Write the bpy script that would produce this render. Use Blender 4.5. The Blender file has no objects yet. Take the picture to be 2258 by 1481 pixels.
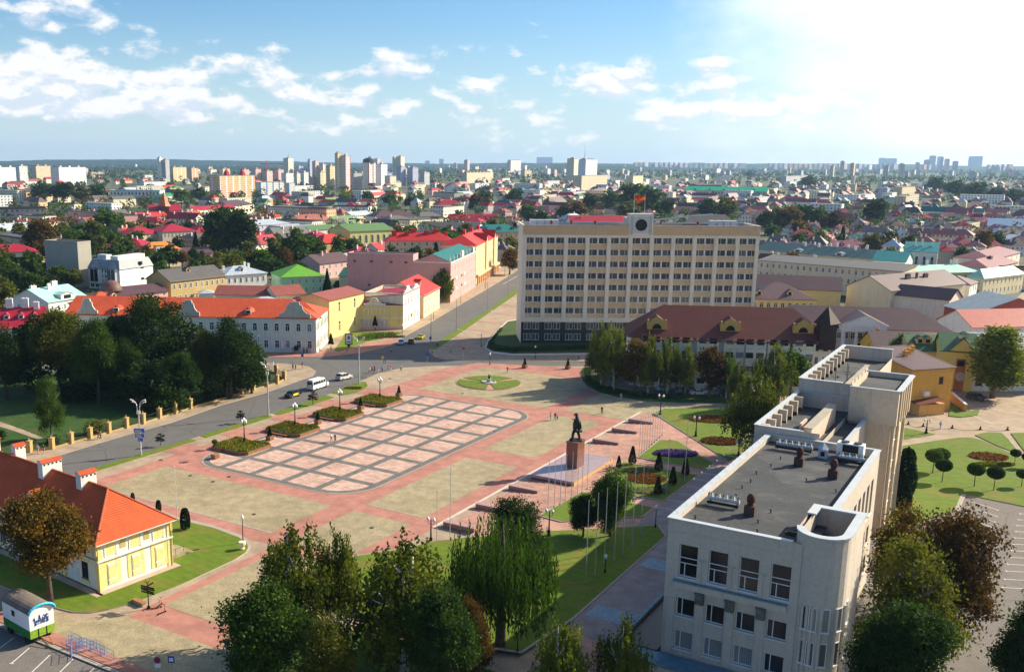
import bpy, math, random
from mathutils import Vector, noise
from math import sin, cos, pi, radians as rad
random.seed(7)
SC = bpy.context.scene
COL = SC.collection
# ---------------- camera (a slightly shifted 35 mm lens, 54 m above the square)
CH = 54.0; F0 = 2198.87; CX0 = 940.3; CY0 = 845.4; PIT = rad(12.548); ROL = rad(0.345)
cam = bpy.data.cameras.new('camera'); co = bpy.data.objects.new('camera', cam); COL.objects.link(co)
co.location = (0, 0, CH)
cam.sensor_width = 36; cam.lens = F0/2258*36
cam.shift_x = (1129-CX0)/2258; cam.shift_y = (CY0-740.5)/2258
cam.clip_end = 40000; cam.clip_start = 1
cp, sp, cr, sr = cos(PIT), sin(PIT), cos(ROL), sin(ROL)
_M = ((1, 0, 0), (0, -sp, -cp), (0, cp, -sp))
RX = [cr*_M[0][i]-sr*_M[1][i] for i in range(3)]; RY = [sr*_M[0][i]+cr*_M[1][i] for i in range(3)]; RZ = list(_M[2])
from mathutils import Matrix
co.rotation_euler = Matrix(((RX[0], -RY[0], -RZ[0]), (RX[1], -RY[1], -RZ[1]), (RX[2], -RY[2], -RZ[2]))).to_euler()
SC.camera = co
# ---------------- light: nishita sky, one sun
EL, AZ = 29.5, 24.0          # sun height, and its bearing from +x towards +y
SUNV = Vector((cos(rad(AZ))*cos(rad(EL)), sin(rad(AZ))*cos(rad(EL)), sin(rad(EL))))
sl = bpy.data.lights.new('sun', 'SUN'); sl.energy = 5.0; sl.angle = rad(0.5); sl.color = (1, 0.89, 0.69)
so = bpy.data.objects.new('sun', sl); COL.objects.link(so)
so.rotation_euler = SUNV.to_track_quat('Z', 'Y').to_euler()
SC.view_settings.view_transform = 'Standard'; SC.view_settings.look = 'None'
SC.view_settings.exposure = 0.92; SC.view_settings.gamma = 1
W = bpy.data.worlds.new('World'); SC.world = W; W.use_nodes = True
nt = W.node_tree; N = nt.nodes; L = nt.links; N.clear()
class G:
 """tiny helper to write node graphs"""
 def __init__(s, t): s.t = t; s.n = t.nodes; s.l = t.links
 def put(s, sock, v):
  if isinstance(v, bpy.types.NodeSocket): s.l.new(v, sock)
  elif v is not None: sock.default_value = v
 def m(s, op, a, b=None, c=None, clamp=False):
  n = s.n.new('ShaderNodeMath'); n.operation = op; n.use_clamp = clamp
  for i, v in enumerate((a, b, c)): s.put(n.inputs[i], v)
  return n.outputs[0]
 def mix(s, f, a, b, mode='MIX'):
  n = s.n.new('ShaderNodeMix'); n.data_type = 'RGBA'; n.blend_type = mode
  s.put(n.inputs[0], f); s.put(n.inputs[6], a); s.put(n.inputs[7], b); return n.outputs[2]
 def noise(s, vec, scale, det=4, rough=.55, dist=0, dim='3D'):
  n = s.n.new('ShaderNodeTexNoise'); n.noise_dimensions = dim
  s.put(n.inputs['Vector'], vec); n.inputs['Scale'].default_value = scale; n.inputs['Detail'].default_value = det
  n.inputs['Roughness'].default_value = rough; n.inputs['Distortion'].default_value = dist; return n.outputs[0]
 def ramp(s, f, pts, interp='LINEAR'):
  n = s.n.new('ShaderNodeValToRGB'); n.color_ramp.interpolation = interp
  e = n.color_ramp.elements
  while len(e) < len(pts): e.new(.5)
  for k, (p, c) in zip(e, pts): k.position = p; k.color = c if len(c) == 4 else (*c, 1)
  s.put(n.inputs[0], f); return n.outputs[0]
 def mr(s, v, a, b, c=0, d=1, smooth=True):
  n = s.n.new('ShaderNodeMapRange'); n.interpolation_type = 'SMOOTHSTEP' if smooth else 'LINEAR'
  for i, x in enumerate((v, a, b, c, d)): s.put(n.inputs[i], x)
  return n.outputs[0]
 def vm(s, op, a, b=None):
  n = s.n.new('ShaderNodeVectorMath'); n.operation = op; s.put(n.inputs[0], a)
  if b is not None: s.put(n.inputs[1], b)
  return n.outputs['Value'] if op in ('DOT_PRODUCT', 'LENGTH') else n.outputs[0]
 def xyz(s, v):
  n = s.n.new('ShaderNodeSeparateXYZ'); s.put(n.inputs[0], v); return n.outputs
 def cxyz(s, x, y, z):
  n = s.n.new('ShaderNodeCombineXYZ')
  for i, v in enumerate((x, y, z)): s.put(n.inputs[i], v)
  return n.outputs[0]
 def out(s, name='Object'):
  n = s.n.new('ShaderNodeTexCoord'); return n.outputs[name]
g = G(nt)
sky = N.new('ShaderNodeTexSky'); sky.sky_type = 'NISHITA'; sky.sun_disc = False
sky.sun_elevation = rad(EL); sky.sun_rotation = rad(90-AZ); sky.altitude = 200
sky.air_density = 1.15; sky.dust_density = 0.6; sky.ozone_density = 2.2
dr = g.out('Generated'); d3 = g.xyz(dr)
# clouds live on a sheet far above: the view direction divided by its height above the horizon
up = g.m('MAXIMUM', d3[2], 0.0)
hz = g.m('ADD', up, 0.055)
cu = g.cxyz(g.m('DIVIDE', d3[0], hz), g.m('DIVIDE', d3[1], hz), 0.0)
az = g.m('ARCTAN2', d3[0], d3[1])
el = g.m('ARCSINE', d3[2])
pv = g.cxyz(g.m('MULTIPLY', az, 1.0), g.m('MULTIPLY', el, 1.9), 0.0)
pv2 = g.vm('ADD', pv, (0.0, 0.016, 0.0))
def cl(v):
 big = g.noise(v, 13.0, 2, .5); det = g.noise(v, 34.0, 9, .6, .1)
 return g.m('ADD', g.m('MULTIPLY', big, .62), g.m('MULTIPLY', det, .38))
CLOFF = (3.1, 1.7, 0)
n1 = cl(g.vm('ADD', pv, CLOFF))
n2 = cl(g.vm('ADD', pv2, CLOFF))
# more cloud low down, a heap on the left, a bright sheet of it towards the sun
low = g.m('MULTIPLY', g.mr(el, .012, .045), g.mr(el, .125, .075))
left = g.m('MULTIPLY', g.mr(az, -.20, -.32), g.m('MULTIPLY', g.mr(el, .02, .055), g.mr(el, .17, .115)))
thr = g.m('SUBTRACT', .60, g.m('ADD', g.m('MULTIPLY', low, .14), g.m('MULTIPLY', left, .115)))
dens = g.mr(n1, thr, g.m('ADD', thr, .10))
shade = g.mr(g.m('SUBTRACT', n2, n1), -.035, .04)
ccol = g.mix(shade, (9.4, 9.2, 9.0, 1), (6.6, 7.3, 8.3, 1))
sunward = g.vm('DOT_PRODUCT', dr, tuple(Vector((SUNV.x, SUNV.y, SUNV.z*.55)).normalized()))
sheet = g.m('MULTIPLY', g.mr(g.m('ADD', sunward, g.m('MULTIPLY', g.m('SUBTRACT', g.noise(pv, 6, 6, .6), .5), .30)), .56, .82), .97)
hazeb = g.mr(el, .15, -.01)
base = g.mix(1.0, sky.outputs[0], (.68, .97, 1.26, 1), 'MULTIPLY')
s1 = g.mix(g.m('MULTIPLY', hazeb, .66), base, (6.6, 7.9, 9.0, 1))
s2 = g.mix(g.m('MULTIPLY', dens, .88), s1, ccol)
s3 = g.mix(sheet, s2, (11.5, 11.6, 11.4, 1))
bg = N.new('ShaderNodeBackground'); bg.inputs[1].default_value = 0.063; L.new(s3, bg.inputs[0])
wo = N.new('ShaderNodeOutputWorld'); L.new(bg.outputs[0], wo.inputs[0])
# ---------------- where things stand: pixel of the photograph -> point at height z ; square grid -> point
def P(u, v, z=0.0):
 a, b = (u-CX0)/F0, (v-CY0)/F0
 d = [RX[i]*a+RY[i]*b+RZ[i] for i in range(3)]
 t = (z-CH)/d[2]
 return Vector((d[0]*t, d[1]*t, z))
def HT(u, v, x, y):
 "height of the point that the photograph shows at row v above ground point x,y"
 lo, hi = -20., 300.
 for _ in range(50):
  m = (lo+hi)/2; q = (x, y, m-CH)
  cyy = sum(RY[i]*q[i] for i in range(3)); cz = sum(RZ[i]*q[i] for i in range(3))
  if F0*cyy/cz+CY0 > v: lo = m
  else: hi = m
 return lo
def PX(x, y, z=0):
 q = (x, y, z-CH); c = [sum(R[i]*q[i] for i in range(3)) for R in (RX, RY, RZ)]
 return F0*c[0]/c[2]+CX0, F0*c[1]/c[2]+CY0
YAW = rad(-32.7228); OX, OY = -33.03, 177.69; SA, SB = 7.275, 7.524
EA = Vector((cos(YAW), sin(YAW), 0)); EB = Vector((-sin(YAW), cos(YAW), 0))
def GP(a, b, z=0): return Vector((OX, OY, z))+EA*(a*SA)+EB*(b*SB)
# ---------------- materials
MATS = {}
def bsdf(m, g):
 b = g.n.get('Principled BSDF'); return b
def mat(name, col, rough=.85, var=.12, scale=.6, bump=0, bscale=3, metal=0, spec=.3, fine=0, extra=None, fk=.55):
 if name in MATS: return MATS[name]
 m = bpy.data.materials.new(name); m.use_nodes = True; g = G(m.node_tree); b = g.n['Principled BSDF']
 c = (*col, 1); o = g.out('Object')
 if var:
  n = g.noise(o, scale, 5, .6)
  cc = g.mix(g.mr(n, .3, .7), tuple(x*(1-var) for x in col)+(1,), tuple(min(1, x*(1+var)) for x in col)+(1,))
  if fine:
   n3 = g.noise(o, fine, 3, .6)
   cc = g.mix(fk, cc, g.mix(g.mr(n3, .35, .65), tuple(x*.72 for x in col)+(1,), tuple(min(1, x*1.22) for x in col)+(1,)))
  if extra: cc = extra(g, o, cc)
  g.put(b.inputs['Base Color'], cc)
 else: b.inputs['Base Color'].default_value = c
 b.inputs['Roughness'].default_value = rough; b.inputs['Metallic'].default_value = metal
 b.inputs['Specular IOR Level'].default_value = spec
 if bump:
  bn = g.n.new('ShaderNodeBump'); bn.inputs['Distance'].default_value = bump; bn.inputs['Strength'].default_value = .6
  g.put(bn.inputs['Height'], g.noise(o, bscale, 4)); g.put(b.inputs['Normal'], bn.outputs[0])
 MATS[name] = m; return m
def streaks(g, o, cc):
 "rain dirt running down a wall"
 x = g.xyz(o); v = g.cxyz(g.m('MULTIPLY', x[0], 1.3), g.m('MULTIPLY', x[1], 1.3), g.m('MULTIPLY', x[2], .12))
 n = g.mr(g.noise(v, 1.0, 5, .65), .52, .78); c2 = g.mix(g.m('MULTIPLY', n, .38), cc, (.12, .10, .08, 1)); p = g.noise(o, .7, 6, .7); return g.mix(g.mr(p, .56, .74, 0, .22), c2, (.20, .17, .13, 1))
def W_(name, col, **k): return mat(name, col, rough=.9, var=.06, scale=.22, fine=2.5, fk=.22, extra=streaks, **k)
def seams(sp=.62, dark=.72):
 def f(g, o, cc):
  x = g.xyz(o)[0]; w = g.m('PINGPONG', x, sp/2)
  return g.mix(g.mr(w, .05, .0), cc, g.mix(1, cc, (dark, dark, dark, 1), 'MULTIPLY'))
 return f
def tiles(g, o, cc):
 x = g.xyz(o); a = g.m('PINGPONG', x[0], .14); b = g.m('PINGPONG', x[1], .14); c = g.m('PINGPONG', x[2], .13)
 k = g.m('MULTIPLY', g.mr(a, .0, .12, .62, 1.12), g.mr(c, .0, .05, .75, 1.05)); k = g.m('MULTIPLY', k, g.mr(b, .0, .12, .7, 1.1))
 r = g.mix(1, cc, (1, 1, 1, 1), 'MULTIPLY'); n = g.cxyz(k, k, k); return g.mix(1.0, r, n, 'MULTIPLY')
def R_(name, col, **k):
 return mat(name, col, rough=k.pop('rough', .55), var=.16, scale=.35, fine=2.2, spec=.35, extra=seams(), **k)
def pav(name, col, sx=.2, sy=.1, gap=(.55,)*3, var=.10, mott=.35, fine=9, rot=YAW):
 "paving: small stones in courses, mottled, with a little dirt"
 if name in MATS: return MATS[name]
 m = bpy.data.materials.new(name); m.use_nodes = True; g = G(m.node_tree); b = g.n['Principled BSDF']; o = g.out('Object')
 mp = g.n.new('ShaderNodeMapping'); mp.inputs['Rotation'].default_value = (0, 0, -rot); g.put(mp.inputs[0], o)
 br = g.n.new('ShaderNodeTexBrick'); g.put(br.inputs[0], mp.outputs[0]); br.inputs['Scale'].default_value = 1
 br.inputs['Brick Width'].default_value = sx; br.inputs['Row Height'].default_value = sy; br.inputs['Mortar Size'].default_value = .012
 br.inputs['Color1'].default_value = tuple(x*(1-var) for x in col)+(1,); br.inputs['Color2'].default_value = tuple(x*(1+var) for x in col)+(1,)
 br.inputs['Mortar'].default_value = tuple(x*k for x, k in zip(col, gap))+(1,)
 n1 = g.noise(o, mott, 6, .62); n2 = g.noise(o, fine, 3, .6); n3 = g.noise(o, .07, 4, .6)
 c = g.mix(g.mr(n1, .30, .72), g.mix(1, br.outputs[0], (.80, .80, .80, 1), 'MULTIPLY'), g.mix(1, br.outputs[0], (1.13, 1.12, 1.1, 1), 'MULTIPLY'))
 c = g.mix(g.mr(n2, .45, .75, 0, .35), c, g.mix(1, c, (.6, .6, .6, 1), 'MULTIPLY'))
 c = g.mix(g.mr(n3, .45, .7, 0, .5), c, g.mix(1, c, (.72, .7, .66, 1), 'MULTIPLY'))
 v = g.n.new('ShaderNodeTexVoronoi'); v.inputs['Scale'].default_value = .16; v.distance = 'CHEBYCHEV'; g.put(v.inputs[0], mp.outputs[0]); rp = g.xyz(v.outputs['Color'])
 c = g.mix(g.mr(rp[0], .80, .84, 0, .16), c, g.mix(1, c, (.6, .6, .62, 1), 'MULTIPLY')); c = g.mix(g.mr(rp[1], .84, .88, 0, .14), c, g.mix(1, c, (1.3, 1.25, 1.2, 1), 'MULTIPLY'))
 g.put(b.inputs['Base Color'], c); b.inputs['Roughness'].default_value = .82; b.inputs['Specular IOR Level'].default_value = .25
 MATS[name] = m; return m
def farwall(name, col, pw=3.0, ph=3.0, gw=.42, gh=.5, glass=(.10, .13, .17), band=None, off=0.0):
 "wall of a far block; window openings every few metres, each with its own tone"
 if name in MATS: return MATS[name]
 m = bpy.data.materials.new(name); m.use_nodes = True; g = G(m.node_tree); b = g.n['Principled BSDF']; o = g.out('Object')
 x = g.xyz(o); nn = g.n.new('ShaderNodeNewGeometry'); nx = g.xyz(g.vm('ABSOLUTE', g.out('Normal')))
 t = g.m('GREATER_THAN', nx[0], .7)
 u = g.m('ADD', g.m('MULTIPLY', x[0], g.m('SUBTRACT', 1, t)), g.m('MULTIPLY', x[1], t))
 fu = g.m('ABSOLUTE', g.m('SUBTRACT', g.m('FRACT', g.m('DIVIDE', u, pw)), .5)); fv = g.m('ABSOLUTE', g.m('SUBTRACT', g.m('FRACT', g.m('DIVIDE', g.m('SUBTRACT', x[2], off), ph)), .5))
 w = g.m('MULTIPLY', g.m('LESS_THAN', fu, gw/2), g.m('LESS_THAN', fv, gh/2))
 w = g.m('MULTIPLY', w, g.m('LESS_THAN', nx[2], .5))
 cell = g.cxyz(g.m('FLOOR', g.m('DIVIDE', u, pw)), g.m('FLOOR', g.m('DIVIDE', x[2], ph)), 0)
 wn = g.n.new('ShaderNodeTexWhiteNoise'); g.put(wn.inputs[0], cell)
 gl = g.mix(wn.outputs[0], tuple(k*.5 for k in glass)+(1,), tuple(min(1, k*2.0) for k in glass)+(1,))
 n = g.noise(o, .12, 4); wc = g.mix(g.mr(n, .3, .7), tuple(k*.92 for k in col)+(1,), tuple(min(1, k*1.06) for k in col)+(1,))
 if band:
  fb = g.m('GREATER_THAN', g.m('ABSOLUTE', g.m('SUBTRACT', g.m('FRACT', g.m('DIVIDE', u, pw*5)), .5)), .38)
  wc = g.mix(fb, wc, (*band, 1))
 g.put(b.inputs['Base Color'], g.mix(w, wc, gl)); b.inputs['Roughness'].default_value = .85
 g.put(b.inputs['Roughness'], g.m('SUBTRACT', .9, g.m('MULTIPLY', w, .6)))
 MATS[name] = m; return m
def leafmat(name, c1, c2, c3, s=.5):
 if name in MATS: return MATS[name]
 m = bpy.data.materials.new(name); m.use_nodes = True; g = G(m.node_tree); b = g.n['Principled BSDF']; o = g.out('Object')
 oi = g.n.new('ShaderNodeObjectInfo')
 v = g.vm('ADD', o, g.vm('MULTIPLY', oi.outputs['Location'], (.37, .53, .11)))
 n = g.noise(v, s, 3, .6); n2 = g.noise(v, s*7, 2, .6)
 c = g.mix(g.mr(n, .33, .67), (*c1, 1), (*c2, 1)); c = g.mix(g.mr(n2, .55, .8), c, (*c3, 1))
 hs = g.n.new('ShaderNodeHueSaturation'); g.put(hs.inputs['Color'], c); g.put(hs.inputs['Value'], g.mr(oi.outputs['Random'], 0, 1, .78, 1.22, False))
 g.put(b.inputs['Base Color'], hs.outputs[0]); b.inputs['Roughness'].default_value = .7; b.inputs['Specular IOR Level'].default_value = .15
 tr = g.n.new('ShaderNodeBsdfTranslucent'); g.put(tr.inputs[0], g.mix(1, hs.outputs[0], (1.25, 1.3, .6, 1), 'MULTIPLY'))
 mx = g.n.new('ShaderNodeMixShader'); mx.inputs[0].default_value = .32; g.l.new(b.outputs[0], mx.inputs[1]); g.l.new(tr.outputs[0], mx.inputs[2])
 g.l.new(mx.outputs[0], g.n['Material Output'].inputs[0]); MATS[name] = m; return m
def glassmat(name='window glass', tint=None):
 if name in MATS: return MATS[name]
 m = bpy.data.materials.new(name); m.use_nodes = True; g = G(m.node_tree); b = g.n['Principled BSDF']
 oi = g.n.new('ShaderNodeObjectInfo'); r = oi.outputs['Random']
 t = tint or ((.012, .012, .014), (.03, .035, .04), (.10, .105, .11), (.02, .022, .03), (.24, .24, .23), (.015, .015, .018))
 c = g.ramp(r, [(i/len(t), x) for i, x in enumerate(t)], 'CONSTANT')
 x = g.xyz(g.out('Object')); fold = g.mr(g.m('PINGPONG', g.m('ADD', x[0], g.m('MULTIPLY', r, 9)), .11), 0, .11, .75, 1.1)
 c = g.mix(1, c, g.cxyz(fold, fold, fold), 'MULTIPLY')
 g.put(b.inputs['Base Color'], c); b.inputs['Roughness'].default_value = .12; b.inputs['Specular IOR Level'].default_value = .5
 MATS[name] = m; return m
# ---------------- mesh builder
class MB:
 def __init__(s): s.v = []; s.f = []; s.m = []; s.mats = []
 def mi(s, m):
  if m not in s.mats: s.mats.append(m)
  return s.mats.index(m)
 def face(s, pts, m):
  i = len(s.v); s.v += [tuple(p) for p in pts]; s.f.append(tuple(range(i, i+len(pts)))); s.m.append(s.mi(m))
 def box(s, x0, y0, z0, x1, y1, z1, m, bottom=True):
  i = len(s.v); k = s.mi(m)
  s.v += [(x0, y0, z0), (x1, y0, z0), (x1, y1, z0), (x0, y1, z0), (x0, y0, z1), (x1, y0, z1), (x1, y1, z1), (x0, y1, z1)]
  fs = [(0, 1, 5, 4), (1, 2, 6, 5), (2, 3, 7, 6), (3, 0, 4, 7), (4, 5, 6, 7)]
  if bottom: fs.append((3, 2, 1, 0))
  for f in fs: s.f.append(tuple(i+j for j in f)); s.m.append(k)
  return s
 def prism(s, poly, z0, z1, m, mtop=None, bottom=False):
  i = len(s.v); n = len(poly); k = s.mi(m)
  ar = sum(poly[j][0]*poly[(j+1) % n][1]-poly[(j+1) % n][0]*poly[j][1] for j in range(n))
  if ar < 0: poly = poly[::-1]
  s.v += [(p[0], p[1], z0) for p in poly]+[(p[0], p[1], z1) for p in poly]
  for j in range(n): s.f.append((i+j, i+(j+1) % n, i+n+(j+1) % n, i+n+j)); s.m.append(k)
  s.f.append(tuple(range(i+n, i+2*n))); s.m.append(s.mi(mtop) if mtop else k)
  if bottom: s.f.append(tuple(range(i+n-1, i-1, -1))); s.m.append(k)
  return s
 def tube(s, pts, r, m, n=6, cap=True):
  "tapered tube through points; r = one radius or one per point"
  pts = [Vector(p) for p in pts]; rs = r if isinstance(r, (list, tuple)) else [r]*len(pts)
  i0 = len(s.v); k = s.mi(m); ref = None
  for j, p in enumerate(pts):
   d = (pts[min(j+1, len(pts)-1)]-pts[max(j-1, 0)])
   d = d.normalized() if d.length > 1e-6 else Vector((0, 0, 1))
   if ref is None or abs(ref.dot(d)) > .95: ref = Vector((1, 0, 0)) if abs(d.x) < .8 else Vector((0, 1, 0))
   a = (ref-d*ref.dot(d)).normalized(); b = d.cross(a)
   for q in range(n):
    t = 2*pi*q/n; s.v.append(tuple(p+(a*cos(t)+b*sin(t))*rs[j]))
  for j in range(len(pts)-1):
   for q in range(n):
    s.f.append((i0+j*n+q, i0+j*n+(q+1) % n, i0+(j+1)*n+(q+1) % n, i0+(j+1)*n+q)); s.m.append(k)
  if cap:
   s.f.append(tuple(i0+(len(pts)-1)*n+q for q in range(n))); s.m.append(k)
   s.f.append(tuple(i0+n-1-q for q in range(n))); s.m.append(k)
  return s
 def lathe(s, prof, m, c=(0, 0), n=12, sx=1, sy=1):
  "surface of revolution: prof = [(radius, z)...]"
  i0 = len(s.v); k = s.mi(m)
  for r, z in prof:
   for q in range(n): t = 2*pi*q/n; s.v.append((c[0]+r*cos(t)*sx, c[1]+r*sin(t)*sy, z))
  for j in range(len(prof)-1):
   for q in range(n): s.f.append((i0+j*n+q, i0+j*n+(q+1) % n, i0+(j+1)*n+(q+1) % n, i0+(j+1)*n+q)); s.m.append(k)
  s.f.append(tuple(i0+(len(prof)-1)*n+q for q in range(n))); s.m.append(k)
  return s
 def data(s, name, smooth=False):
  me = bpy.data.meshes.new(name); me.from_pydata(s.v, [], s.f)
  for m in s.mats: me.materials.append(m)
  me.polygons.foreach_set('material_index', s.m)
  if smooth: me.polygons.foreach_set('use_smooth', [True]*len(s.f))
  me.update(); return me
 def build(s, name, parent=None, loc=(0, 0, 0), rz=0, smooth=False, **props):
  return link(name, s.data(name, smooth), parent, loc, rz, **props)
def link(name, data, parent=None, loc=(0, 0, 0), rz=0, **props):
 o = bpy.data.objects.new(name, data); COL.objects.link(o); o.parent = parent; o.location = loc; o.rotation_euler = (0, 0, rz)
 for k, v in props.items(): o[k] = v
 return o
USED = {}
def thing(name, label, cat, loc=(0, 0, 0), rz=0, group=None):
 o = link(name, None, None, loc, rz, label=label, category=cat)
 if group: o['group'] = group
 USED[label] = USED.get(label, 0)+1
 return o
def kids(o): return [c for c in bpy.data.objects if c.parent == o]
TREE = {}
def register(o):
 "remember a thing's parts once so that copying it never walks the whole scene"
 d = {}
 for c in COL.objects:
  if c.parent: d.setdefault(c.parent.name, []).append(c)
 def rec(x): return (x, [rec(c) for c in d.get(x.name, [])])
 return rec(o)
def dup(rec, loc=None, rz=None, label=None, scale=None, group=None, parent=None):
 o, ch = rec; c = o.copy(); COL.objects.link(c); c.parent = parent
 if loc is not None: c.location = loc
 if rz is not None: c.rotation_euler = (0, 0, rz)
 if scale is not None: c.scale = scale if isinstance(scale, (tuple, list)) else (scale,)*3
 if label: c['label'] = label
 if group: c['group'] = group
 for k in ch: dup(k, parent=c)
 return c
from mathutils.geometry import tessellate_polygon
def sheet(name, pts, z, m, h=None, kind='structure', mside=None, **props):
 "a flat sheet at height z, or a slab from z up to h; outline may be concave"
 mb = MB(); n = len(pts); top = z if h is None else h
 if sum(pts[j][0]*pts[(j+1) % n][1]-pts[(j+1) % n][0]*pts[j][1] for j in range(n)) < 0: pts = pts[::-1]
 k = mb.mi(m); o = Vector((pts[0][0], pts[0][1], 0)); mb.v = [(p[0], p[1], top) for p in pts]
 for t in tessellate_polygon([[Vector((p[0]-o.x, p[1]-o.y, 0)) for p in pts]]):
  a, b, c = [Vector(mb.v[q]) for q in t]
  if (b-a).cross(c-a).z < 0: t = t[::-1]
  mb.f.append(tuple(t)); mb.m.append(k)
 if h is not None:
  ks = mb.mi(mside or m); mb.v += [(p[0], p[1], z) for p in pts]
  for j in range(n): q = (j+1) % n; mb.f.append((n+j, n+q, q, j)); mb.m.append(ks)
 return mb.build(name, kind=kind, **props)
def px(*pts, z=0): return [P(u, v, z) for u, v in pts]
def gp(*pts): return [GP(a, b) for a, b in pts]
ORD = 'first second third fourth fifth sixth seventh eighth ninth tenth eleventh twelfth thirteenth fourteenth fifteenth sixteenth seventeenth eighteenth nineteenth twentieth'.split()
# ================= materials used in several places
cobble = pav('cobble setts', (.41, .34, .21), .14, .12, (.55,)*3, .22, .5, 5)
salmon = pav('red brick paving', (.47, .215, .165), .20, .10, (.75,)*3, .08, .4, 7)
beige = pav('beige concrete paving', (.40, .305, .215), .4, .2, (.75,)*3, .07, .35, 6)
pinkp = pav('pink pavers', (.47, .26, .20), .6, .3, (.8,)*3, .12, .5, 3)
greyp = pav('grey pavers', (.165, .160, .150), .3, .15, (.75,)*3, .1, .5, 5)
tilep = pav('pale pink stone slabs', (.56, .37, .30), 1.2, .4, (.78,)*3, .16, .6, 2.5)
mauvep = pav('grey pink pavers', (.30, .245, .245), .4, .2, (.8,)*3, .08, .4, 5)
granite = mat('polished pink granite', (.36, .19, .14), .18, .2, 3, fine=18, spec=.6)
kerb = mat('kerb stone', (.36, .31, .26), .85, .2, 1.5, fine=9)
soil = mat('brown soil', (.06, .04, .025), .95, .3, 2)
def asp(g, o, cc):
 n = g.mr(g.noise(o, .25, 6, .7), .5, .8); cc = g.mix(g.m('MULTIPLY', n, .4), cc, (.055, .055, .055, 1))
 v = g.n.new('ShaderNodeTexVoronoi'); v.feature = 'DISTANCE_TO_EDGE'; v.inputs['Scale'].default_value = .09
 g.put(v.inputs[0], g.vm('ADD', o, g.cxyz(g.noise(o, .5, 4), g.noise(o, .6, 4), 0)))
 return g.mix(g.m('MULTIPLY', g.mr(v.outputs[0], .012, .0), .5), cc, (.03, .03, .03, 1))
asphalt = mat('worn asphalt', (.125, .120, .115), .9, .10, .12, fine=4, extra=asp)
asphalt2 = mat('pale car park asphalt', (.165, .145, .130), .9, .10, .12, fine=4, extra=asp)
def grs(c2, k=.5):
 def f(g, o, cc):
  n = g.noise(o, .16, 5, .65); cc = g.mix(g.mr(n, .48, .68, 0, k+.15), cc, (*c2, 1)); x = g.xyz(o); w = g.m('PINGPONG', g.m('ADD', g.m('MULTIPLY', x[0], .8), g.m('ADD', x[1], g.noise(o, .3, 2))), .9); cc = g.mix(g.mr(w, .3, .6, 0, .22), cc, g.mix(1, cc, (.62, .72, .7, 1), 'MULTIPLY')); cc = g.mix(g.mr(g.noise(o, 1.1, 4, .7), .6, .75, 0, .5), cc, (.16, .12, .05, 1))
  return cc
 return f
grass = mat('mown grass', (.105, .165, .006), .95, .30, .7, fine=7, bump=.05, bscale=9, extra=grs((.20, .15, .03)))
grassd = mat('shade toned grass', (.028, .075, .007), .95, .35, .5, fine=7, bump=.05, bscale=9, extra=grs((.09, .08, .02)))  # darker green with the park trees' shade put into the colour
white = mat('white paint', (.78, .77, .74), .6, .05); grey = mat('grey metal', (.33, .35, .37), .5, .1, metal=.3)
pale = mat('galvanised steel', (.52, .54, .55), .45, .08, metal=.4)
black = mat('black painted iron', (.012, .012, .012), .4, .2, metal=.2); dark = mat('dark void', (.01, .01, .01), .9, 0)
opal = mat('white glass globe', (.88, .87, .84), .25, 0, spec=.5)
wood = mat('varnished wood', (.32, .15, .06), .6, .2, 5); bluep = mat('blue paint', (.02, .09, .35), .5, .1)
redp = mat('red paint', (.5, .03, .02), .5, .1); yel = mat('yellow paint', (.75, .52, .02), .5, .05)
glass = glassmat()
# ================= the ground
def gmix(g, o, cc):
 n = g.noise(o, .006, 5, .6); n2 = g.noise(o, .03, 5, .6)
 cc = g.mix(g.mr(n2, .42, .6), cc, (.05, .075, .02, 1)); return g.mix(g.mr(n, .45, .6), cc, (.035, .06, .018, 1))
groundm = mat('town ground', (.17, .14, .11), .95, .2, .05, fine=.8, extra=gmix)
mb = MB(); S = 16000; n = 40
for i in range(n):
 for j in range(n):
  x0, x1 = -S+2*S*i/n, -S+2*S*(i+1)/n; y0, y1 = -600+S*1.1*j/n, -600+S*1.1*(j+1)/n
  mb.face([(x0, y0, 0), (x1, y0, 0), (x1, y1, 0), (x0, y1, 0)], groundm)
mb.build('ground', kind='structure')
# far hills: long wooded ridges
hillm = leafmat('far woodland', (.020, .050, .018), (.035, .075, .020), (.05, .06, .02), .006)
def ridge(y, x0, x1, hgt, depth, seed, z0=0, xs=320):
 mb = MB(); n = xs; R = 5; V = []
 for j in range(R+1):
  for i in range(n+1):
   x = x0+(x1-x0)*i/n; t = j/R
   e = hgt*(.55+.45*noise.noise((x/1800, seed, 0)))*(.93+.14*noise.noise((x/300, seed+5, 0)))
   V.append((x, y+depth*t+90*noise.noise((x/400, seed+9, t)), z0-2+e*min(1, 1.25*sin(pi*min(t, .5)))+(5.0*noise.noise((x/28, t*9, seed)) if j else 0)))
 k = mb.mi(hillm); mb.v = V
 for j in range(R):
  for i in range(n): a = j*(n+1)+i; mb.f.append((a, a+1, a+n+2, a+n+1)); mb.m.append(k)
 return mb
ridge(8600, -5200, 2200, 78, 1500, 3.3, 0, 500).build('hills', kind='structure', smooth=True)
ridge(5400, -3800, 400, 30, 900, 8.1, 0, 500).build('hills', kind='structure', smooth=True)
ridge(9300, 1000, 7800, 108, 1500, 6.4, 0, 420).build('hills', kind='structure', smooth=True)
ridge(6300, 800, 5200, 58, 900, 12.4, 0, 420).build('hills', kind='structure', smooth=True)
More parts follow.
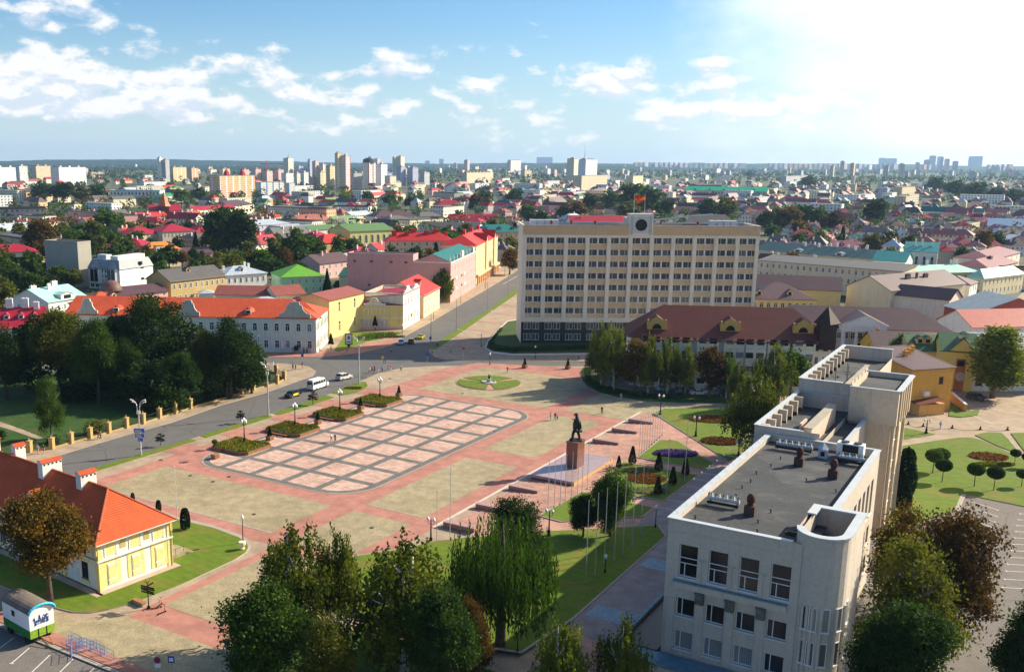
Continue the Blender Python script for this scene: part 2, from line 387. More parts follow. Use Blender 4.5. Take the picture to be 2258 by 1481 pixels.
# ================= roads and pavements (kerbs stand 12 cm)
near = [(-300, 1215), (-80, 1126), (60, 1082), (165, 1046), (418, 969), (592, 914), (718, 872), (792, 842), (834, 823), (892, 811), (958, 807), (1160, 807), (1700, 812)]
sheet('road', px((-400, 1100), (-60, 1055), (151, 993), (459, 900), (560, 869), (650, 838), (700, 805), (900, 815), (792, 846), (718, 877), (592, 919), (418, 974), (165, 1051), (-80, 1131), (-300, 1220)), .02, asphalt)
sheet('road', px((-300, 780), (560, 780), (790, 770), (860, 755), (900, 815), (700, 806), (560, 806), (300, 818), (-300, 840)), .024, asphalt)
sheet('road', px((860, 755), (880, 740), (1020, 658), (1150, 582), (1240, 526), (1290, 520), (1155, 630), (1000, 745), (1500, 785), (1500, 812), (1160, 812), (900, 815)), .028, asphalt)
sheet('pavement', px((-400, 1112), (-60, 1066), (60, 1027), (151, 998), (216, 978), (297, 954), (378, 932), (490, 893), (580, 868), (656, 841), (690, 829), (697, 819), (680, 808), (631, 802), (560, 800), (560, 818), (600, 822), (627, 838), (559, 859), (316, 934), (66, 997), (-400, 1085)), 0, beige, .12, mside=kerb)
sheet('pavement', px((-300, 786), (560, 788), (709, 788), (789, 780), (866, 762), (887, 745), (953, 709), (1025, 666), (1070, 640), (1115, 613), (1153, 589), (1230, 545), (1180, 540), (1100, 570), (890, 690), (760, 715), (400, 740), (-300, 745)), 0, beige, .12, mside=kerb)
sheet('pavement', px((700, 788), (789, 780), (866, 762), (884, 748), (800, 758), (740, 775), (600, 770), (576, 778), (600, 788)), .10, salmon, .14, mside=kerb)
sheet('pavement', px((945, 771), (950, 781), (960, 788), (985, 794), (1160, 796), (1500, 800), (1500, 640), (1300, 540), (1150, 626), (1078, 684), (1006, 727)), 0, beige, .12, mside=kerb)
for t in (.06, .2, .34, .48, .62, .76, .9):
 A, B = P(961+(1150-961)*t, 771+(642-771)*t), P(1040+(1260-1040)*t, 778+(655-778)*t)
 d = Vector((B-A)).normalized()*1; q = EB*1.3
 sheet('pavement', [A, A+(B-A)*1.0, A+(B-A)+q, A+q], .125, salmon, .14)
# the square
def grid_quad(a0, a1, b0, b1): return gp((a0, b0), (a1, b0), (a1, b1), (a0, b1))
sheet('square_paving', [P(u, v) for u, v in near]+gp((14, 15), (14, 9.9), (7.5, 9.9), (7.5, -2.05), (13, -2.05), (13, -8.9), (9, -8.88), (3.0, -8.88), (-9, -8.7)), 0, beige, .10, mside=kerb)
def smooth_rect(a0, a1, b0, b1, rs, n=10):
 pts = []
 for (ca, cb, ra, rb, t0) in ((a0, b0, *rs[0], 180), (a1, b0, *rs[1], 270), (a1, b1, *rs[2], 0), (a0, b1, *rs[3], 90)):
  cx = ca+ra*(1 if ca == a0 else -1); cy = cb+rb*(1 if cb == b0 else -1)
  for i in range(n+1):
   t = rad(t0+90*i/n); pts.append((cx+ra*cos(t), cy+rb*sin(t)))
 return pts
sheet('square_paving', gp((-1.75, -4.1), (-1.75, 9.6), (-1.9, 11.8), (-1.3, 13.6), (3.5, 15.3), (8.6, 13.2), (8.6, 9.7), (6.62, 9.0), (6.62, -2.05), (6.62, -8.9), (6.0, -8.0), (4.55, -7.6), (4.5, -4.0), (1.0, -4.05)), .11, salmon)
for (a0, a1, b0, b1) in ((-1.2, 4.0, -3.5, -1.6), (4.6, 6.1, -1.17, 3.02), (4.6, 6.1, 3.95, 8.12), (4.6, 6.1, -3.7, -1.6), (-.75, 3.95, 8.75, 13.0), (4.6, 8.6, 8.75, 12.6), (4.75, 6.1, -7.0, -4.15), (4.45, 10, -8.62, -7.6)):
 sheet('square_paving', gp((a0, b0), (a1, b0), (a1, b1), (a0, b1)), .13, cobble)
sheet('square_paving', gp((-1.2, -3.5), (4.0, -3.5), (4.0, -3.55), (-1.2, -3.55)), .135, kerb)
sheet('square_paving', gp((2.3, -8.62), (4.45, -8.62), (4.6, -7.62), (4.1, -8.1), (2.6, -8.35)), .132, cobble)
# salmon cross strips between the green verges and the planters
for b in (-.35, 1.62, 3.6, 5.6, 7.6):
 sheet('square_paving', grid_quad(-2.33, -1.7, b-.42, b+.42), .135, salmon)
rim = smooth_rect(-1.03, 4.08, -1.05, 8.04, ((.9, .95), (1.05, 1.05), (.95, .95), (1.0, 1.0)))
sheet('square_paving', gp(*smooth_rect(-1.07, 4.12, -1.09, 8.08, ((.9, .95), (1.05, 1.05), (.95, .95), (1.0, 1.0)))), .15, kerb)
sheet('square_paving', gp(*rim), .165, greyp)
tm = MB()
for i in range(-1, 4):
 for j in range(-1, 8):
  m = .095; c = []
  sp = {(-1, -1): 0, (3, -1): 1, (3, 7): 2, (-1, 7): 3}.get((i, j))
  q = [(i+m, j+m), (i+1-m, j+m), (i+1-m, j+1-m), (i+m, j+1-m)]
  if sp is not None:
   c = [q[(sp+k) % 4] for k in range(4)]; cc = q[sp]; opp = q[(sp+2) % 4]; o1 = q[(sp+3) % 4]; o2 = q[(sp+1) % 4]
   arc = [opp]
   for k in range(9):
    t = pi/2*k/8; w1, w2 = cos(t), sin(t)
    arc.append((opp[0]+(o1[0]-opp[0])*w1+(o2[0]-opp[0])*w2, opp[1]+(o1[1]-opp[1])*w1+(o2[1]-opp[1])*w2))
   q = arc
  w = [GP(*p) for p in q]
  if sum(w[k].x*w[(k+1) % len(w)].y-w[(k+1) % len(w)].x*w[k].y for k in range(len(w))) < 0: w = w[::-1]
  tm.face([(p.x, p.y, .18) for p in w], tilep)
tm.build('square_paving', kind='structure')
# manhole lids
for u, v in ((505, 1052), (1020, 868), (860, 836), (470, 1063), (420, 1050), (560, 1135), (1090, 952), (355, 1015), (820, 1165)):
 c = P(u, v); MB().lathe([(.34, .14), (.34, .19), (.3, .195)], mat('iron lid', (.06, .055, .05), .7, .2)).build('manhole', None, c, kind='structure')
# verges
for k, pts in enumerate([((165, 1046), (418, 969), (434, 972), (169, 1053)), ((441, 962), (592, 914), (601, 920), (455, 966)), ((601, 912), (718, 872), (738, 877), (618, 916)), ((730, 867), (792, 842), (807, 843), (811, 852), (800, 861), (785, 867), (757, 872))]):
 sheet('verge_grass', px(*pts), .05, grass, .17)
for pts in [((945, 770), (1006, 727), (1022, 730), (961, 771)), ((1008, 725), (1078, 683), (1086, 685), (1024, 729)), ((1080, 682), (1150, 626), (1250, 561), (1262, 563), (1150, 642), (1088, 684))]:
 sheet('verge_grass', px(*pts), .05, grass, .17)
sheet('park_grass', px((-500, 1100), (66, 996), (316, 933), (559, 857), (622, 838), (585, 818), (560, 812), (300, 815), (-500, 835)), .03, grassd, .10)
sheet('path', px((-60, 910), (0, 930), (50, 948), (95, 966), (84, 970), (40, 954), (-10, 938), (-70, 920)), .1, beige, .13)
# lawn with the orange roofed house
sheet('lawn', px((180, 1090), (280, 1095), (390, 1141), (470, 1160), (530, 1181), (549, 1195), (553, 1206), (545, 1219), (520, 1236), (400, 1291), (300, 1330), (240, 1346), (200, 1353), (160, 1352), (120, 1342), (60, 1318), (-60, 1270), (-60, 1180)), .1, kerb, .24, mside=kerb)
sheet('lawn', px((180, 1093), (280, 1098), (390, 1144), (470, 1163), (527, 1184), (544, 1197), (547, 1206), (541, 1217), (516, 1233), (400, 1287), (300, 1326), (240, 1342), (200, 1348), (162, 1347), (122, 1337), (62, 1313), (-60, 1265), (-60, 1183), z=.24), .24, grass, .27)
# area round the monument: steps up, terrace, lawns
M_ = .5
for k in range(4):
 a = 6.78+k*.17
 for (b0, b1) in ((-1.32, 2.33), (4.57, 9.75)):
  sheet('steps', gp((a, b0), (7.5, b0), (7.5, b1), (a, b1)), .1, pinkp, .1+.1*(k+1), mside=mat('step riser', (.5, .36, .32), .8, .1))
sheet('steps', gp((6.55, -1.5), (6.62, -1.5), (6.62, 9.9), (6.55, 9.9)), .12, mat('pale kerb', (.6, .48, .42), .8, .1), .16)
sheet('steps', gp((6.62, -1.5), (6.78, -1.5), (6.78, 9.9), (6.62, 9.9)), .12, beige, .15)
sheet('terrace_paving', gp((7.5, -2.05), (10.95, -2.05), (10.95, -5.5), (12.6, -5.5), (12.6, 4), (10.95, 4), (10.95, 9.9), (7.5, 9.9)), .05, pinkp, M_, mside=kerb)
sheet('terrace_paving', gp((10.15, -1.5), (10.93, -4.2), (12.6, -4.6), (12.6, .4), (10.95, .4), (10.95, 6), (10.2, 5.6), (10.1, 2.4)), M_, mauvep, M_+.02)
for b in (-3.6, -1.2, 1.9, 4.5): sheet('terrace_paving', gp((10.95, b), (12.0, b), (12.0, b+.5), (10.95, b+.5)), M_+.02, mat('blue grey slabs', (.22, .30, .36), .8, .1, fine=3), M_+.04)
def lawn(pts, name='lawn', m=grass, k=.35):
 w = px(*pts, z=M_); sheet(name, w, M_, kerb, M_+.14, mside=kerb)
 c = sum(w, Vector())/len(w); sheet(name, [p+(c-p).normalized()*k for p in w], M_+.14, m, M_+.17)
lawn(((1187, 1138), (1236, 1151), (1420, 1140), (1444, 1120), (1404, 1111), (1283, 1084)))
lawn(((1345, 1043), (1373, 1018), (1541, 1048), (1465, 1105), (1385, 1092)))
lawn(((1404, 1009), (1454, 970), (1494, 972), (1575, 1024), (1556, 1037)))
lawn(((1440, 911), (1462, 901), (1720, 902), (1700, 957), (1609, 1019)))
lawn(((960, 1192), (1013, 1186), (1208, 1171), (1454, 1159), (1470, 1182), (1265, 1366), (1150, 1440), (1000, 1418), (831, 1368), (705, 1325), (640, 1290), (700, 1240), (892, 1208)), m=grass)
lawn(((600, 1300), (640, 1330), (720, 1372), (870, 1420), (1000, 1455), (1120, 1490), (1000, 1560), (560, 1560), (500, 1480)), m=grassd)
# hedged bed beside the street front
sheet('lawn', px((1068, 770), (1075, 752), (1100, 725), (1118, 709), (1150, 704), (1160, 722), (1500, 735), (1500, 782), (1130, 786), (1085, 781)), .1, mat('pale kerb', (.6, .48, .42), .8, .1), .34, mside=kerb)
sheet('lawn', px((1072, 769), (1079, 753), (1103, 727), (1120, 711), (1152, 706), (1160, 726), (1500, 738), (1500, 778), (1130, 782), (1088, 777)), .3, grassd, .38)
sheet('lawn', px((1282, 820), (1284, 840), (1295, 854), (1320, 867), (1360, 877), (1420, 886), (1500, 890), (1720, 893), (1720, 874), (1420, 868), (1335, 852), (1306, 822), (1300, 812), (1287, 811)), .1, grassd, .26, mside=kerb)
sheet('road', px((1306, 800), (1720, 803), (1720, 870), (1420, 866), (1337, 850), (1308, 822)), .11, asphalt, .13)
sheet('lawn', px((737, 774), (757, 746), (762, 732), (890, 733), (871, 743), (810, 754), (780, 765), (748, 776)), .12, grass, .22)
# round bed with a little fountain
cc = Vector((15.6, 243.2, 0)); rc = 8.2
sheet('lawn', [cc+Vector((cos(t*pi/24)*rc, sin(t*pi/24)*rc, 0)) for t in range(48)], .1, pinkp, .24, mside=kerb)
for (t0, t1) in ((-82, 25), (38, 142), (155, 262)):
 ring = [cc+Vector((cos(rad(t))*(rc-.35), sin(rad(t))*(rc-.35), 0)) for t in [t0+(t1-t0)*k/16 for k in range(17)]]
 inn = [cc+Vector((cos(rad(t))*2.0, sin(rad(t))*2.0, 0)) for t in [t1+(t0-t1)*k/8 for k in range(9)]]
 sheet('lawn', ring+inn, .24, grass, .34)
# east gardens, car park and lane
sheet('square_paving', px((1860, 910), (1850, 790), (2060, 760), (2100, 735), (2100, 700), (2150, 655), (2200, 620), (2258, 585), (2500, 540), (2900, 800), (2900, 1060), (2258, 1120), (1990, 1120)), .03, beige)
sheet('road', px((2108, 720), (2118, 690), (2150, 655), (2185, 628), (2225, 604), (2262, 580), (2400, 520), (2500, 540), (2262, 640), (2200, 690), (2175, 730)), .05, asphalt)
sheet('road', px((1700, 1180), (1990, 1160), (2110, 1118), (2124, 1094), (2500, 1150), (2600, 1700), (1700, 1700)), .04, asphalt2)
sheet('pavement', px((2104, 1127), (2119, 1091), (2130, 1092), (2114, 1129)), .05, kerb, .2)
for pts in [((1960, 945), (1990, 943), (2062, 958), (1990, 971), (1960, 975)), ((1950, 995), (1991, 984), (2060, 973), (2114, 966), (2140, 966), (2163, 971), (2258, 1013), (2420, 1080), (2420, 1150), (2128, 1091), (2119, 1091), (2105, 1127), (2040, 1150), (1985, 1180), (1930, 1180)), ((2150, 960), (2166, 956), (2183, 954), (2209, 956), (2222, 968), (2250, 1003), (2200, 984)), ((2229, 956), (2400, 950), (2400, 1040), (2300, 1010), (2262, 1000))]:
 sheet('lawn', px(*pts), .05, grass, .18, mside=kerb)
lm = mat('road marking', (.72, .70, .64), .7, .1, fine=8)
def line(u0, v0, u1, v1, w=.12, t=True, z=.07, cap=True):
 A, B = P(u0, v0, z), P(u1, v1, z); d = (B-A).normalized(); n_ = Vector((-d.y, d.x, 0))*w/2
 mb = MB(); mb.face([A-n_, B-n_, B+n_, A+n_], lm)
 if cap: mb.face([p+Vector((0, 0, .004)) for p in (B-n_*4, B-n_*4+d*.12, B+n_*4+d*.12, B+n_*4)], lm)
 mb.build('road_marking', kind='structure')
for k, (u0, v0, u1, v1) in enumerate([(2136, 1103, 2200, 1124), (2133, 1116, 2197, 1137), (2128, 1128, 2193, 1150), (2155, 1150, 2190, 1163), (2172, 1172, 2186, 1176), (2186, 1176, 2183, 1192), (2290, 1134, 2250, 1132), (2290, 1147, 2247, 1145), (2290, 1160, 2243, 1158), (2290, 1173, 2241, 1171), (2290, 1187, 2238, 1185), (2290, 1201, 2234, 1199), (2290, 1216, 2231, 1213), (2290, 1231, 2227, 1228), (2290, 1247, 2223, 1243), (2290, 1262, 2220, 1258), (2290, 1280, 2216, 1276), (2290, 1299, 2211, 1294), (2090, 1383, 2114, 1391), (2080, 1428, 2102, 1436), (1900, 1262, 1925, 1264), (1900, 1283, 1922, 1286)]): line(u0, v0, u1, v1, cap=k != 4)
for q in ((2190, 935, 2110, 900), (2186, 640, 2140, 690), (1110, 626, 1150, 603)): line(*q, cap=False, w=.2)
sheet('road', gp((-9, -8.86), (14, -8.86), (14, -16), (-9, -16)), .05, asphalt2)
sheet('pavement', gp((-1, -8.88), (7, -8.88), (7, -8.95), (-1, -8.95)), .1, kerb, .2)
sheet('square_paving', gp((2.2, -8.62), (6.5, -8.62), (6.5, -8.85), (2.2, -8.85)), .11, salmon, .16)
for (u0, v0, u1, v1) in ((30, 1405, -30, 1450), (65, 1427, 26, 1461), (110, 1443, 70, 1481), (161, 1452, 118, 1495), (207, 1472, 170, 1510)): line(u0, v0, u1, v1, z=.075)
# stray crossing stripes at the junction
for k in range(6):
 u = 1000+k*14; line(u, 742-k*9, u+9, 736-k*9, w=.3, z=.15, cap=False) if k < 0 else None
# ================= building kit (all in a local frame: x along the front, y away from it, z up)
def wall_open(mb, W_, H, holes, m, y=0, x0=0, z0=0, rec=.22, ax='x', flip=False, mr=None):
 """a wall sheet with real openings and reveals; ax='x' runs along x at depth y, ax='y' runs along y at x=y"""
 xs = sorted({x0, x0+W_}|{h[0] for h in holes}|{h[2] for h in holes}); zs = sorted({z0, z0+H}|{h[1] for h in holes}|{h[3] for h in holes})
 sgn = 1
 def pt(u, d, z):
  if ax == 'x': return (u, y+(d if not flip else -d), z)
  return (y+(-d if not flip else d), u, z)
 def add(a, b, c, d, mm):
  f = [a, b, c, d]
  if (ax == 'x') == flip: f = f[::-1]
  mb.face(f, mm)
 for i in range(len(xs)-1):
  # merge vertical runs
  k = 0
  while k < len(zs)-1:
   cx = (xs[i]+xs[i+1])/2
   def inside(kk):
    cz = (zs[kk]+zs[kk+1])/2; return any(h[0] < cx < h[2] and h[1] < cz < h[3] for h in holes)
   if inside(k): k += 1; continue
   e = k
   while e+1 < len(zs)-1 and not inside(e+1): e += 1
   add(pt(xs[i], 0, zs[k]), pt(xs[i+1], 0, zs[k]), pt(xs[i+1], 0, zs[e+1]), pt(xs[i], 0, zs[e+1]), m); k = e+1
 for (a, b, c, d) in holes:
  mm = mr or m
  add(pt(a, 0, b), pt(a, rec, b), pt(a, rec, d), pt(a, 0, d), mm) if False else None
  add(pt(a, 0, d), pt(a, 0, b), pt(a, rec, b), pt(a, rec, d), mm); add(pt(c, 0, b), pt(c, 0, d), pt(c, rec, d), pt(c, rec, b), mm)
  add(pt(a, 0, b), pt(c, 0, b), pt(c, rec, b), pt(a, rec, b), mm); add(pt(c, 0, d), pt(a, 0, d), pt(a, rec, d), pt(c, rec, d), mm)
WC = {}
def window_mesh(w, h, style='t', fm=None, trim=None, gl=None):
 "frame, sill and glass; origin bottom centre, glass 0.16 m behind the wall face, front towards -y"
 fm = fm or white; gl = gl or glass; key = (round(w, 2), round(h, 2), style, fm.name, trim.name if trim else '', gl.name)
 if key in WC: return WC[key]
 mb = MB(); t = .09 if w > .8 else .07; y0, y1 = .07, .17; mb.face([(-w/2, .155, 0), (w/2, .155, 0), (w/2, .155, h), (-w/2, .155, h)], gl)
 bars = [(-w/2, 0, -w/2+t, h), (w/2-t, 0, w/2, h), (-w/2+t, 0, w/2-t, t), (-w/2+t, h-t, w/2-t, h)]
 if 't' in style: bars += [(-t/2, t, t/2, h*.66), (-w/2+t, h*.66, w/2-t, h*.66+t)]
 if 'm' in style: bars += [(-t/2, t, t/2, h-t)]
 if 'a' in style: bars += [(-w*.14-t, t, -w*.14, h-t)]
 if 'g' in style: bars += [(-w/2+t, h*k-t/2, w/2-t, h*k+t/2) for k in (.33, .66)]+[(w*k-t/2, t, w*k+t/2, h-t) for k in (-.17, .17)]
 for i, (a, b, c, d) in enumerate(bars): mb.box(a, y0+(.004*i), b, c, y1, d, fm)
 mb.box(-w/2-.06, -.1, -.07, w/2+.06, .14, -.003, fm)
 if trim:
  k = .16
  for (a, b, c, d) in ((-w/2-k, -.003, -w/2, h+k), (w/2, -.003, w/2+k, h+k), (-w/2, h+.003, w/2, h+k)): mb.box(a, -.05, b, c, .01, d, trim)
  if 'c' in style: mb.box(-w/2-k-.1, -.16, h+k+.003, w/2+k+.1, .01, h+k+.15, trim)
 if 'r' in style:
  pts = [(w/2*cos(pi*i/10), h+w/2*.8*sin(pi*i/10)) for i in range(11)]
  mb.face([(x, -.02, z) for x, z in pts][::-1], gl); mb.tube([(x, -.03, z) for x, z in pts], .07, fm, 4)
 WC[key] = mb.data('window'); return WC[key]
def put_windows(parent, holes, ax, y, data, flip=False, rec=0, door=None):
 for (a, b, c, d) in holes:
  u = (a+c)/2
  if ax == 'x': loc = (u, y, b); rz = pi if flip else 0
  else: loc = (y, u, b); rz = (pi/2 if not flip else -pi/2)
  link('window', data(c-a, d-b) if callable(data) else data, parent, loc, rz)
def wgrid(width, rows, cols, h, z0=0, ww=None, wh=None, sill=.3, m0=None, m1=None, skip=()):
 "openings in a regular grid"
 if not rows or not cols: return []
 m0 = m0 if m0 is not None else width/cols*.12; m1 = m1 if m1 is not None else m0; pitch = (width-m0-m1)/cols; fh = h/rows
 ww = ww or min(1.3, pitch*.5); wh = wh or fh*.52; out = []
 for r in range(rows):
  for c in range(cols):
   if (r, c) in skip or (r, -1) in skip: continue
   cx = m0+pitch*(c+.5); zz = z0+r*fh+fh*sill; out.append((cx-ww/2, zz, cx+ww/2, zz+wh))
 return out
def frame(A, B):
 d = B-A; return A, d.length, math.atan2(d.y, d.x)
def roof(parent, kind, Wd, D, h, rh, m, ov=.5, wallmat=None, t=.16, inset=None, fascia=None):
 mb = MB(); x0, x1, y0, y1 = -ov, Wd+ov, -ov, D+ov; f = fascia or m
 sl_ = rh/(min(Wd, D)/2) if kind == 'hip' else 0
 def two(pts, mm=m): mb.face(pts, mm); mb.face([(p[0], p[1], p[2]-t) for p in pts][::-1], f)
 def edge(a, b): mb.face([(a[0], a[1], a[2]-t), (b[0], b[1], b[2]-t), b, a], f)
 e = h-.02
 if kind == 'gable':       # ridge along x
  k = rh/(D/2); zl = h-ov*k; ym = D/2; zr = h+rh
  two([(x0, y0, zl), (x1, y0, zl), (x1, ym, zr), (x0, ym, zr)]); two([(x1, y1, zl), (x0, y1, zl), (x0, ym, zr), (x1, ym, zr)])
  for a, b in (((x0, y0, zl), (x1, y0, zl)), ((x1, y0, zl), (x1, ym, zr)), ((x1, ym, zr), (x1, y1, zl)), ((x1, y1, zl), (x0, y1, zl)), ((x0, y1, zl), (x0, ym, zr)), ((x0, ym, zr), (x0, y0, zl))): edge(a, b)
 elif kind == 'gabley':
  k = rh/(Wd/2); zl = h-ov*k; xm = Wd/2; zr = h+rh
  two([(x1, y0, zl), (x1, y1, zl), (xm, y1, zr), (xm, y0, zr)]); two([(x0, y1, zl), (x0, y0, zl), (xm, y0, zr), (xm, y1, zr)])
  for a, b in (((x1, y0, zl), (x1, y1, zl)), ((x1, y1, zl), (xm, y1, zr)), ((xm, y1, zr), (x0, y1, zl)), ((x0, y1, zl), (x0, y0, zl)), ((x0, y0, zl), (xm, y0, zr)), ((xm, y0, zr), (x1, y0, zl))): edge(a, b)
 elif kind in ('hip', 'hipr', 'hipl'):    # hipr: hipped on the right end only
  if Wd >= D:
   i = inset if inset is not None else D/2*.95; ra = (x0 if kind == 'hipr' else i, D/2, h+rh); rb = (x1 if kind == 'hipl' else Wd-i, D/2, h+rh)
   two([(x0, y0, e), (x1, y0, e), rb, ra]); two([(x1, y1, e), (x0, y1, e), ra, rb])
   if kind != 'hipl': two([(x1, y0, e), (x1, y1, e), rb])
   if kind != 'hipr': two([(x0, y1, e), (x0, y0, e), ra])
  else:
   i = inset if inset is not None else Wd/2*.95; ra = (Wd/2, i, h+rh); rb = (Wd/2, D-i, h+rh)
   two([(x1, y0, e), (x1, y1, e), rb, ra]); two([(x0, y1, e), (x0, y0, e), ra, rb]); two([(x0, y0, e), (x1, y0, e), ra]); two([(x1, y1, e), (x0, y1, e), rb])
  for a, b in (((x0, y0, e), (x1, y0, e)), ((x1, y0, e), (x1, y1, e)), ((x1, y1, e), (x0, y1, e)), ((x0, y1, e), (x0, y0, e))): edge(a, b)
 elif kind == 'shed':      # falls towards the front
  two([(x0, y0, h-.1), (x1, y0, h-.1), (x1, y1, h+rh), (x0, y1, h+rh)])
  for a, b in (((x0, y0, h-.1), (x1, y0, h-.1)), ((x1, y0, h-.1), (x1, y1, h+rh)), ((x1, y1, h+rh), (x0, y1, h+rh)), ((x0, y1, h+rh), (x0, y0, h-.1))): edge(a, b)
 else:                     # flat with a parapet
  p = rh; w = .3; mb.face([(0, 0, h-.25), (Wd, 0, h-.25), (Wd, D, h-.25), (0, D, h-.25)], m)
  f = fascia or m
  for (a, b, c, d) in ((-.06, -.06, Wd+.06, w), (-.06, D-w, Wd+.06, D+.06), (-.06, w, w, D-w), (Wd-w, w, Wd+.06, D-w)): mb.box(a, b, h-.3, c, d, h+p, f)
 return mb.build('roof', parent)
def roof_z(kind, Wd, D, h, rh, x, y):
 if kind == 'gable': return h+rh*(1-abs(y-D/2)/(D/2))
 if kind == 'gabley': return h+rh*(1-abs(x-Wd/2)/(Wd/2))
 if kind[:3] == 'hip':
  m_ = min(x, Wd-x, y, D-y) if kind == 'hip' else min(y, D-y); return h+rh*min(1, max(0, m_)/(min(Wd, D)/2))
 if kind == 'shed': return h+rh*y/D
 return h-.25
def chimney(rf, x, y, z, m, w=.9, d=.6, hh=1.6, cap=None, drop=1.0):
 mb = MB(); mb.box(x-w/2, y-d/2, z-drop, x+w/2, y+d/2, z+hh, m, False); c = cap or m
 mb.box(x-w/2-.1, y-d/2-.1, z+hh, x+w/2+.1, y+d/2+.1, z+hh+.18, c)
 for i in (-1, 1): mb.box(x+i*w/4-.13, y-.13, z+hh+.18, x+i*w/4+.13, y+.13, z+hh+.5, c)
 return mb.build('chimney', rf)
def dormer(rf, x, y, z, m, rm, w=1.6, hh=1.3, L=2.4, back=1):
 "little gabled dormer looking towards -y (back=-1: +y)"
 mb = MB(); s = back; y0, y1 = y, y+L*s; ya, yb = min(y0, y1), max(y0, y1)
 mb.box(x-w/2, ya, z-.8, x+w/2, yb, z+hh, m); ov = .2
 for a, b in ((x-w/2-ov, x), (x+w/2+ov, x)):
  q = [(a, y0-ov*s, z+hh-.15), (b, y0-ov*s, z+hh+.7), (b, y1, z+hh+.7), (a, y1, z+hh-.15)]; mb.face(q, rm); mb.face([(p[0], p[1], p[2]-.06) for p in q][::-1], rm)
 mb.face([(x-w/2, y0, z+hh-.02), (x+w/2, y0, z+hh-.02), (x, y0, z+hh+.62)], m)
 mb.box(x-w*.28, min(y0, y0-.05*s), z+.15, x+w*.28, max(y0, y0-.05*s), z+hh-.2, dark)
 return mb.build('dormer', rf)
def house(label, A, B, D, h, rk='hip', rh=2.5, wall=None, rf=None, name='house', cat='house', group=None, front=None, right=None, left=None, back=None, ww=None, wh=None,
   style='t', trim=None, chim=(), dorm=(), cornice=None, base=None, plinth=None, ov=.5, sill=.3, chm=None, fascia=None, z0=0, inset=None, gl=None, skip=(), pipes=0, rmat_gable=None, wm=None, band=None):
 """A,B: front corners on the ground; D depth; h eaves; front/right/left = (rows, cols)"""
 A = Vector((A.x, A.y, z0)); B = Vector((B.x, B.y, z0)); o, Wd, rz = frame(A, B)
 t = thing(name, label, cat, A, rz, group); mb = MB(); hb = 0
 F = wgrid(Wd, *front, h-.3, ww=ww, wh=wh, sill=sill, skip=skip) if front else []
 Rr = wgrid(D, *right, h-.3, ww=ww, wh=wh, sill=sill) if right else []
 Ll = wgrid(D, *left, h-.3, ww=ww, wh=wh, sill=sill) if left else []
 wall_open(mb, Wd, h, F, wall); wall_open(mb, D, h, Rr, wall, y=Wd, ax='y'); wall_open(mb, D, h, Ll, wall, y=0, ax='y', flip=True); wall_open(mb, Wd, h, [], wall, y=D, flip=True)
 if rk == 'gable':
  for x, s in ((0, 1), (Wd, -1)): q = [(x, 0, h), (x, D, h), (x, D/2, h+rh)]; mb.face(q[::-1] if s > 0 else q, wall)
 if rk == 'hipr': mb.face([(0, D, h), (0, 0, h), (0, D/2, h+rh)], wall)
 if rk == 'hipl': mb.face([(Wd, 0, h), (Wd, D, h), (Wd, D/2, h+rh)], wall)
 if rk == 'gabley':
  for y, s in ((0, 1), (D, -1)): q = [(0, y, h), (Wd, y, h), (Wd/2, y, h+rh)]; mb.face(q if s > 0 else q[::-1], wall)
 if rk == 'shed':
  mb.face([(0, 0, h), (0, D, h+rh), (0, D, h)], wall); mb.face([(Wd, 0, h), (Wd, D, h), (Wd, D, h+rh)], wall); mb.face([(Wd, D, h), (0, D, h), (0, D, h+rh), (Wd, D, h+rh)], wall)
 mb.build('wall', t)
 dm = lambda w, hh: window_mesh(w, hh, style, fm=wm, trim=trim, gl=gl)
 put_windows(t, F, 'x', 0, dm); put_windows(t, Rr, 'y', Wd, dm); put_windows(t, Ll, 'y', 0, dm, True)
 if cornice:
  c = MB(); k = .22
  for z, hh, kk in ([(h-.45, .38, .22)]+([(z_, .22, .12) for z_ in (band or ())])):
   c.box(-kk, -kk, z, Wd+kk, .05, z+hh, cornice); c.box(Wd-.05, .05, z, Wd+kk, D-.05, z+hh, cornice); c.box(-kk, .05, z, .05, D-.05, z+hh, cornice)
  c.build('cornice', t)
 if plinth:
  c = MB(); c.box(-.08, -.08, 0, Wd+.08, .03, .8, plinth); c.box(Wd-.03, .03, 0, Wd+.08, D, .8, plinth); c.box(-.08, .03, 0, .03, D, .8, plinth); c.build('plinth', t)
 for i in range(pipes):
  x = Wd*(i+.5)/pipes; MB().tube([(x, -.12, h-.3), (x, -.12, .2)], .06, grey, 5).build('drainpipe', t)
 r = roof(t, rk, Wd, D, h, rh, rf, ov, fascia=fascia, inset=inset)
 for q in chim:
  x, y = q[0]*Wd, q[1]*D; chimney(r, x, y, roof_z(rk, Wd, D, h, rh, x, y), chm or wall, *(q[2:]))
 for q in dorm:
  x, y = q[0]*Wd, q[1]*D; dormer(r, x, y, roof_z(rk, Wd, D, h, rh, x, y), chm or wall, rf, *(q[2:]))
 t['size'] = (Wd, D, h); FOOT.append((A, rz, Wd, D, h+rh)); return t
FOOT = []
def E2(uA, vA, uB, vB, h, **k):
 "front corners from two eave pixels at height h"
 return P(uA, vA, h), P(uB, vB, h)
